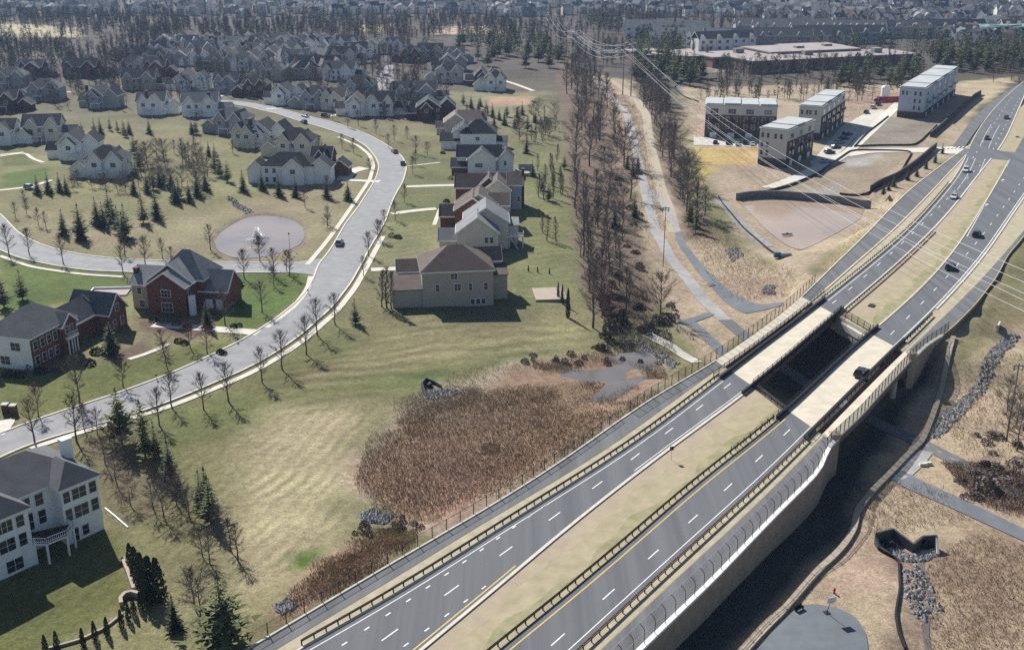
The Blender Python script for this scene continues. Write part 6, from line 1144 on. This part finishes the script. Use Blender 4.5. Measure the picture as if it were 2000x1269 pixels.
woods('bare_woods', [([(-60,88),(130,90),(150,112),(240,80),(330,70),(345,95),(290,138),(0,148),(-60,140)], 420), ([(-60,-25),(1010,-25),(1010,40),(-60,40)], 620), ([(-60,36),(340,34),(340,60),(-60,52)], 90), ([(340,34),(700,30),(700,62),(340,66)], 150), ([(700,30),(1000,30),(1120,75),(1100,90),(1010,85),(970,60),(720,62)], 170), ([(1000,-25),(2060,-25),(2060,45),(1000,25)], 400), ([(1140,28),(1560,32),(1820,48),(1820,66),(1520,64),(1400,70),(1280,66),(1180,48)], 330), ([(1090,85),(1250,95),(1240,128),(1110,135)], 90), ([(300,98),(690,86),(690,100),(310,112)], 60), ([(230,108),(690,96),(690,160),(420,160),(240,150)], 120), ([(20,160),(240,150),(420,165),(400,205),(150,215),(20,205)], 70), ([(700,100),(870,100),(870,150),(780,160),(700,150)], 60), ([(700,158),(860,168),(900,240),(840,236),(700,235)], 40), ([(420,165),(690,160),(690,205),(560,200),(430,190)], 45), ([(340,46),(1000,40),(1000,72),(340,76)], 480), ([(0,34),(340,30),(340,64),(0,60)], 260), ([(1000,20),(1300,26),(1300,72),(1100,84),(1000,70)], 200), ([(0,70),(330,62),(330,72),(0,84)], 60), ([(1300,70),(1860,66),(1860,84),(1300,96)], 60), ([(1290,96),(1400,104),(1390,130),(1300,128)], 20), ([(1400,134),(1790,128),(1790,146),(1400,160)], 150), ([(1820,75),(2060,70),(2060,95),(1830,98)], 60), ([(1335,178),(1560,178),(1760,160),(1770,178),(1700,200),(1520,205),(1340,202)], 70), ([(1100,120),(1165,150),(1195,215),(1130,230)], 26), ([(1245,165),(1300,180),(1312,235),(1262,230)], 16)], 21, 'bbbbbc', (7, 13))
woods('budding_woods', [([(255,66),(345,62),(350,74),(262,80)], 60), ([(440,64),(700,68),(700,84),(450,86)], 70), ([(1400,50),(1640,48),(1800,58),(1780,68),(1420,62)], 70), ([(1130,24),(1260,28),(1250,44),(1150,40)], 30), ([(690,66),(850,68),(850,86),(700,84)], 50), ([(100,150),(260,145),(250,165),(110,170)], 22), ([(440,100),(860,90),(880,160),(700,170),(450,150)], 34), ([(690,165),(860,170),(860,215),(700,225)], 14)], 22, 'b', (8, 13))
woods('evergreen_woods', [([(890,74),(1060,80),(1080,112),(960,108)], 70), ([(1250,60),(1340,78),(1330,118),(1240,112)], 90), ([(1560,96),(2060,92),(2060,116),(1800,118),(1800,100),(1560,104)], 130), ([(1150,42),(1240,52),(1240,62),(1150,58)], 40), ([(330,74),(560,78),(560,90),(340,92)], 40), ([(1560,20),(1840,18),(1840,40),(1560,40)], 50), ([(1780,142),(1800,140),(1800,150),(1780,152)], 6), ([(0,30),(700,24),(700,36),(0,40)], 40)], 23, 'c', (9, 14))
# ------------------------------------------------------------------ cars and small things
CARC = {'dark': (.025,.028,.032), 'white': (.62,.62,.62), 'silver': (.36,.37,.38), 'blue': (.045,.075,.14), 'red': (.25,.03,.03), 'green': (.03,.045,.042)}
for k_, c_ in CARC.items(): MT['car ' + k_] = mat(k_ + '_car_paint', c_, tuple(x*.9 for x in c_), .5, .25, spec=.5)
MT['tyre'] = mat('tyre_rubber', (.02,.02,.02), None, 3, .8); MT['lamp'] = mat('lamp_glass', (.7,.7,.68), None, 2, .2); MT['tail'] = mat('tail_lamp', (.3,.02,.02), None, 2, .3)
CM = {}
def car_mesh(suv):
    H = 1.7 if suv else 1.42; L, w_ = 2.35, .93; body = MB(); belt = .98 if suv else .88
    prof = [(-L,.38),(-L,.72),(-L+.12,belt-.02),(-L+.6,belt),(.95,belt),(L-.35,belt-.14),(L-.02,.68),(L,.4),(1.85,.3),(1.05,.3),(-1.05,.3),(-1.85,.3)]
    n = len(prof); vs = []
    for s, k in ((-1, .93), (-1, 1), (1, 1), (1, .93)):
        for x, z in prof: vs.append((x*(1 if abs(s*k) > .95 else .985), s*w_*(1 if k == 1 else 1), z) if k == 1 else (x*.97, s*w_*.9, z + (.05 if z > .6 else -.02)))
    fs = []
    for r_ in range(3): fs += [(r_*n+i, r_*n+(i+1) % n, (r_+1)*n+(i+1) % n, (r_+1)*n+i) for i in range(n)]
    fs += [tuple(range(n-1, -1, -1)), tuple(range(3*n, 4*n))]; body.add(vs, fs)
    xb, xf = (-L+.18, .95) if suv else (-L+.75, .85); xb2, xf2 = (-L+.5, .1) if suv else (-1.05, .0); rf = MB(); rf.hexa([(xb2-.02,-.68,H-.08),(xf2+.02,-.68,H-.08),(xf2+.02,.68,H-.08),(xb2-.02,.68,H-.08),(xb2+.08,-.6,H),(xf2-.06,-.6,H),(xf2-.06,.6,H),(xb2+.08,.6,H)])
    body.v += []; nb = len(body.v); body.add(rf.v, rf.f)
    for x0, x1 in ((xb, xb2), (xf, xf2), (-.45, -.5)):
        for s in (-1, 1): body.tube((x0, s*.88, belt-.03), (x1, s*.66, H-.04), .05, .045, 4)
    gl = MB().hexa([(xb+.02,-.86,belt-.04),(xf-.02,-.86,belt-.04),(xf-.02,.86,belt-.04),(xb+.02,.86,belt-.04),(xb2,-.65,H-.07),(xf2,-.65,H-.07),(xf2,.65,H-.07),(xb2,.65,H-.07)])
    wh_ = MB(); wh_.add([], []); t = MB().lathe([(.14,-.11),(.33,-.11),(.34,0),(.33,.11),(.14,.11)], 14); wheel = MB(); wheel.add([(x, z, y) for x, y, z in t.v], t.f); hub = MB().lathe([(0,-.1),(.2,-.1),(.2,.1),(0,.1)], 10); rim = MB(); rim.add([(x, z, y) for x, y, z in hub.v], hub.f)
    return body, gl, wheel, rim
for suv in (0, 1): CM[suv] = tuple(m_.mesh(nm, mt_) for m_, nm, mt_ in zip(car_mesh(suv), ('body','window','wheel','rim'), (MT['car dark'], MT['glass'], MT['tyre'], MT['galv'])))
BODY = {}
def car(label, pos, head, col, suv=0, group='cars on the highway'):
    root = thing('car', label, 'car', pos, head, group); key = (suv, col)
    if key not in BODY: b = CM[suv][0].copy(); b.materials.clear(); b.materials.append(MT['car ' + col]); BODY[key] = b
    link('body', BODY[key], root); link('window', CM[suv][1], root)
    for x in (-1.45, 1.45):
        for y in (-.84, .84): o = link('wheel', CM[suv][2], root, (x, y, .34)); link('rim', CM[suv][3], o)
    for y in (-.65, .65): MB().box(2.2, 2.36, y-.17, y+.17, .62, .74).build('headlight', MT['lamp'], root); MB().box(-2.37, -2.25, y-.15, y+.15, .68, .84).build('tail_light', MT['tail'], root)
HH = math.pi/2 - PSI
def hcar(label, px, py, col, suv=0, back=False, line=None):
    p = P(px, py, 0); u = uv(p)[0]; a = xy(u-5, float(LD(u-5))); b = xy(u+5, float(LD(u+5))); car(label, Vector((p[0], p[1], .02)), math.atan2(b[1]-a[1], b[0]-a[0]) + (math.pi if back else 0), col, suv)
hcar('dark green sport utility car crossing the right bridge deck', 1682, 732, 'green', 1); hcar('dark car just beyond the right bridge, nearest of the pair', 1856, 525, 'dark', 1); hcar('dark car beyond the right bridge, farther of the pair', 1907, 461, 'dark', 1)
hcar('white car on the left carriageway nearest the bridge', 1863, 387, 'white', 0, True); hcar('white car on the left carriageway near the crossing', 1886, 335, 'white', 1, True); hcar('dark car on the left carriageway just past the crossing', 1927, 272, 'dark', 0, True); hcar('dark car far up the left carriageway', 1965, 232, 'dark', 0, True)
def scar(label, px, py, a, b, col, suv=0, group='cars in the streets'):
    q = at(px, py, .12); d = at2(*b) - at2(*a); car(label, q, math.atan2(d[1], d[0]), col, suv, group)
scar('silver car parked by the kerb above the cross road junction', 663, 478, (663,480), (700,410), 'silver', 1); scar('dark blue car parked on the outer kerb of the bend', 787, 322, (790,340), (785,305), 'blue'); scar('small red car parked on the outer kerb above the blue one', 771, 299, (786,310), (760,290), 'red'); scar('blue car parked where the street leaves the bend', 594, 241, (600,245), (570,232), 'blue', 1); scar('white car parked behind the blue one up the street', 596, 229, (600,232), (575,226), 'white')
scar('dark pickup like car on the upper trail', 1245, 338, (1245,345), (1240,310), 'dark', 1); scar('dark car in the driveway inside the bend', 655, 340, (640,340), (670,338), 'dark'); scar('dark car in the drive of the right-hand row', 808, 413, (790,414), (830,410), 'dark') if False else None
scar('dark car beside the stepped gable brick house', 463, 560, (450,560), (470,545), 'dark', 1)
for i, (x, y, c) in enumerate([(1397,281,'dark'),(1422,282,'dark'),(1441,284,'silver'),(1455,282,'dark'),(1470,284,'white')]): scar(f'{c} car parked before the dark brick town houses, {ORD[i]} from the left', x, y, (x, y), (x+1, y-6), c, i % 2, 'cars before the dark brick town houses')
for i, (x, y, c) in enumerate([(1612,318,'white'),(1620,300,'blue'),(1632,290,'dark'),(1640,281,'silver'),(1648,273,'blue'),(1655,265,'dark')]): scar(f'{c} car in the shaded parking bays beside the town houses, {ORD[i]} up', x, y, (x, y), (x+10, y-1), c, i % 2, 'cars in the shaded parking bays')
for i, (x, y, c) in enumerate([(1705,212,'white'),(1715,206,'dark'),(1725,200,'silver'),(1692,222,'dark'),(1712,199,'red')]): scar(f'{c} car on the site road by the red container, {ORD[i]}', x, y, (1690,225), (1735,195), c, 1, 'cars by the red container')
q = at(1738, 200); t = thing('container', 'red site container behind the pale blue town houses', 'container', q, R(5)); MB().box(-6, 6, 0, 2.6, 0, 2.7).build('body', mat('red_steel', (.22,.03,.03), None, 2, .6), t); MB().box(-2, 0, -.05, 0, .2, 2.4).box(.1, 2, -.05, 0, .2, 2.4).build('door', MT['car red'], t)
q = at(1728, 190); t = thing('tank', 'white site tank standing behind the red container', 'tank', q); MB().lathe([(0,0),(2.2,0),(2.2,5),(1.6,5.8),(0,6)], 12).build('body', MT['white'], t); MB().lathe([(.0,6),(.5,6),(.5,6.5),(0,6.5)], 8).build('hatch', MT['galv'], t)
for x, y, c, lab in [(118,181,'dark','dark car on the pale drive of the wide grey house, far left'),(248,171,'white','white car on the upper left road before the chimney house'),(322,173,'blue','blue car on the upper left road, middle'),(380,178,'silver','silver car on the upper left road near the white chimneyed houses'),(636,229,'dark','dark car in the drive below the cream house by the bend'),(712,168,'white','white car by the bright upper street end'),(848,158,'dark','dark car beside the three stepped gables'),(60,370,'silver','silver car at the end of the left edge driveway'),(757,150,'silver','silver car in the middle of the upper street end')]: scar(lab, x, y, (x, y), (x+10, y+1), c, 1)
# fountain in the pond
q = at(503, 470, .3); r_ = random.Random(8); f = thing('fountain', 'white water fountain spraying in the middle of the pond', 'fountain', q); MB().lathe([(0,-.1),(.5,-.1),(.5,.25),(.15,.4),(0,.4)], 10).build('nozzle', MT['black'], f); sp = MB()
for k in range(1300):
    a = r_.uniform(0, 6.283); v = r_.uniform(.15, 1)**.8; s = r_.random(); x = v*4.2*s; z = .25 + (4.6*(1-v)**2 + .8)*4*s*(1-s); p = Vector((math.cos(a)*x, math.sin(a)*x, max(.05, z))); e = .07 + .1*r_.random(); d = Vector((math.cos(a)*e, math.sin(a)*e, e*1.6*(1-2*s))); sd = Vector((-math.sin(a)*e, math.cos(a)*e, e*.3)); sp.add([p-d, p+sd, p+d, p-sd], [(0,1,2,3)])
sp.build('spray', mat('spray_water', (.85,.87,.88), None, 2, .4), f)
# sports pad
q = at(1047, 588); hd, L_ = ground_line(1047, 588, 1105, 589); t = thing('sports_pad', 'tan rectangular sports pad on the lawn behind the beige house', 'sports pad', q, R(hd)); MB().box(0, 6.0, 0, 9.2, -1, .35).build('slab', MT['tan'], t); MB().box(6.02, 7.4, 0, 9.2, -1, .3).build('planting_bed', MT['dirt'], t); MB().box(7.42, 7.6, -.1, 9.3, -1, .55).box(-.15, 7.6, -.3, -.12, -1, .45).build('edging', MT['tan'], t)
# stepped garden bed by the white house
wallpx('pale stone garden wall with planting beside the tall evergreens', [(240,1095),(252,1125),(262,1155)], .7, .5, MT['tan'], 'garden_wall'); wallpx('curved pale stone bench wall at the garden corner', [(238,1185),(236,1175),(245,1165),(258,1162),(272,1166)], .8, .5, MT['tan'], 'garden_wall'); wallpx('low stone edging along the row of small evergreens', [(95,1268),(160,1250),(205,1228),(240,1200)], .35, .3, MT['tan'], 'garden_wall')
wallpx('thin white pipe lying on the lawn beside the white house', [(205,992),(225,1008),(250,1030)], .15, .2, MT['white'], 'drain_pipe', cat='pipe')
# basketball hoop, hydrant, bench by the court
q = at(1617, 1200); t = thing('basketball_hoop', 'portable basketball hoop at the back of the grey court', 'hoop', q, R(200)); t.scale = (.8,)*3; MB().box(-.5, .5, -.9, .1, 0, .25).build('base', MT['black'], t); MB().tube((0,-.4,.2), (0,.4,3.0), .07, .06, 6).build('pole', MT['darkmetal'], t); bb = MB().box(-.9, .9, .55, .6, 2.8, 3.9).build('backboard', MT['white'], t); MB().path([(math.cos(a)*.25, .9+math.sin(a)*.25, 3.05) for a in np.linspace(0, 6.283, 13)], .025, 4).build('rim', MT['car red'], bb)
q = at(1629, 1158); t = thing('fire_hydrant', 'small red hydrant on the dry grass above the court', 'hydrant', q); MB().lathe([(0,0),(.2,0),(.2,.08),(.13,.1),(.13,.62),(.18,.64),(.15,.75),(.06,.85),(0,.86)], 10).tube((-.24,0,.45), (.24,0,.45), .07, .07, 8).build('body', mat('hydrant_red', (.45,.05,.03), None, 3, .5), t); MB().lathe([(0,.86),(.05,.86),(.05,.92),(0,.92)], 6).build('cap', MT['car red'], t)
q = at(1561, 1192); t = thing('bench', 'black bench at the left end of the grey court', 'bench', q, R(40)); MB().box(-.8, .8, -.2, .25, .42, .5).build('seat', MT['black'], t); MB().box(-.8, .8, .22, .3, .5, .95).build('backrest', MT['black'], t)
for x in (-.7, .7): MB().box(x-.05, x+.05, -.18, .25, 0, .42).build('leg', MT['black'], t)
for i, (x, y) in enumerate([(1803,909),(1812,907)]): 
    q = at(x, y); r_ = random.Random(i); tag(MB().hexa([(-.9,-.5,-.1),(.9,-.5,-.1),(.8,.6,-.1),(-.8,.5,-.1),(-.6,-.3,.5),(.6,-.35,.6),(.5,.4,.5),(-.6,.3,.55)]).build('boulder', MT['walk'], None, q), f'pale boulder beside the old trail, {ORD[i]}', 'boulder')
# median signs, post, drains, pumps
q = Vector((*P(1311, 897), 0)); t = thing('road_sign', 'small black sign seen edge on beside the median', 'sign', q, R(20)); MB().tube((0,0,-.1), (0,0,2.3), .04, .04, 5).build('post', MT['galv'], t); MB().box(-.35, .35, -.03, .03, 1.7, 2.4).build('panel', MT['black'], t)
for i, (x, y) in enumerate([(1702,597),(1987,268)]):
    q = Vector((*P(x, y), -.05)); t = thing('drain_inlet', ('rusty drain inlet in the median grass beyond the bridge', 'drain inlet in the far median past the crossing')[i], 'drain', q, R(55)); MB().box(-.9, .9, -.6, .6, 0, .3).build('frame', MT['rust'], t); MB().box(-.75, .75, -.45, .45, .3, .34).build('grate', MT['black'], t)
q = at(1537, 460, .32); t = thing('float', 'dark float lying on the silty pond', 'float', q, R(10)); MB().box(-1.6, 1.6, -.4, .4, 0, .25).build('deck', MT['black'], t); MB().box(-.3, .3, -.2, .2, .25, .5).build('motor', MT['darkmetal'], t)
q = at(1528, 502); t = thing('site_cabinet', 'blue and grey cabinet below the silty pond', 'cabinet', q, R(5)); MB().box(-2.4, -.6, -.5, .5, 0, 1.4).build('body', mat('blue_steel', (.06,.12,.25), None, 2, .5), t); MB().box(-.58, 2.4, -.5, .5, 0, 1.2).build('tank', MT['galv'], t)
q = at(1950, 640); t = thing('headwall', 'pale outfall headwall at the top of the rocky ditch', 'headwall', q, R(60)); MB().box(-1.6, 1.6, -.2, .2, -1, 1.1).build('wall', MT['concrete'], t); MB().tube((0,-.3,.3), (0,.4,.3), .45, .45, 10).build('pipe', MT['black'], t)
# mailboxes and lamp posts of the street
for i, (x, y) in enumerate([(306,742),(462,668),(602,575),(767,404)]): q = at(x, y); t = thing('mailbox', f'dark mailbox on a post at the kerb, {ORD[i]} up the street', 'mailbox', q, 0, 'mailboxes at the kerb'); MB().box(-.06, .06, -.06, .06, -.1, 1.05).build('post', MT['white'], t); MB().box(-.14, .14, -.28, .28, 1.0, 1.3).build('box', MT['black'], t)
for i, (x, y) in enumerate([(28,808),(12,806)]): q = at(x, y); t = thing('brick_pillar', f'brick gate pillar at the bottom left street corner, {ORD[i]}', 'pillar', q); MB().box(-.5, .5, -.5, .5, -.3, 1.7).build('shaft', MT['dark brick'], t); MB().box(-.6, .6, -.6, .6, 1.7, 1.9).build('cap', MT['concrete'], t)
q = at(566, 486); t = thing('lamp_post', 'dark lamp post on the right bank of the pond', 'lamp', q); MB().tube((0,0,-.2), (0,0,4.2), .07, .05, 6).build('post', MT['black'], t); MB().lathe([(0,4.1),(.15,4.15),(.22,4.5),(.05,4.75),(0,4.8)], 8).build('lantern', MT['glass'], t)
q = at(215, 572); t = thing('patio', 'pink paved patio with low white wall left of the stepped gable brick house', 'patio', q, R(5)); MB().box(-4.5, 4.5, -2.5, 2.5, -.5, .25).build('paving', mat('pink_paving', (.4,.33,.32), (.3,.25,.25), .8, .9), t); MB().box(-4.7, -4.45, -2.5, 2.5, -.5, .7).box(-4.7, 4.5, 2.5, 2.75, -.5, .7).build('low_wall', MT['white'], t)
q = at(992, 315); t = thing('trampoline_frame', 'pale screened play frame behind the right-hand row', 'play frame', at(1027, 337), R(0)); MB().box(-2.6, 2.6, -.1, .1, .4, 3.2).build('screen', MT['blue grey'], t)
for x in (-2.7, 2.7): MB().box(x-.06, x+.06, -.06, .06, -.2, 3.3).build('post', MT['white'], t)
# ------------------------------------------------------------------ air
hzb = MB().box(-2600, 2600, -200, 5100, -12, 96).build('haze', bpy.data.materials.new('air')); tag(hzb, kind='stuff'); hm = hzb.data.materials[0]; hm.use_nodes = True; t = hm.node_tree; t.nodes.remove(t.nodes['Principled BSDF'])
pv = t.nodes.new('ShaderNodeVolumePrincipled'); pv.inputs['Color'].default_value = (.45, .64, 1.0, 1); pv.inputs['Density'].default_value = .00008; pv.inputs['Anisotropy'].default_value = .2; t.links.new(pv.outputs[0], t.nodes['Material Output'].inputs['Volume'])
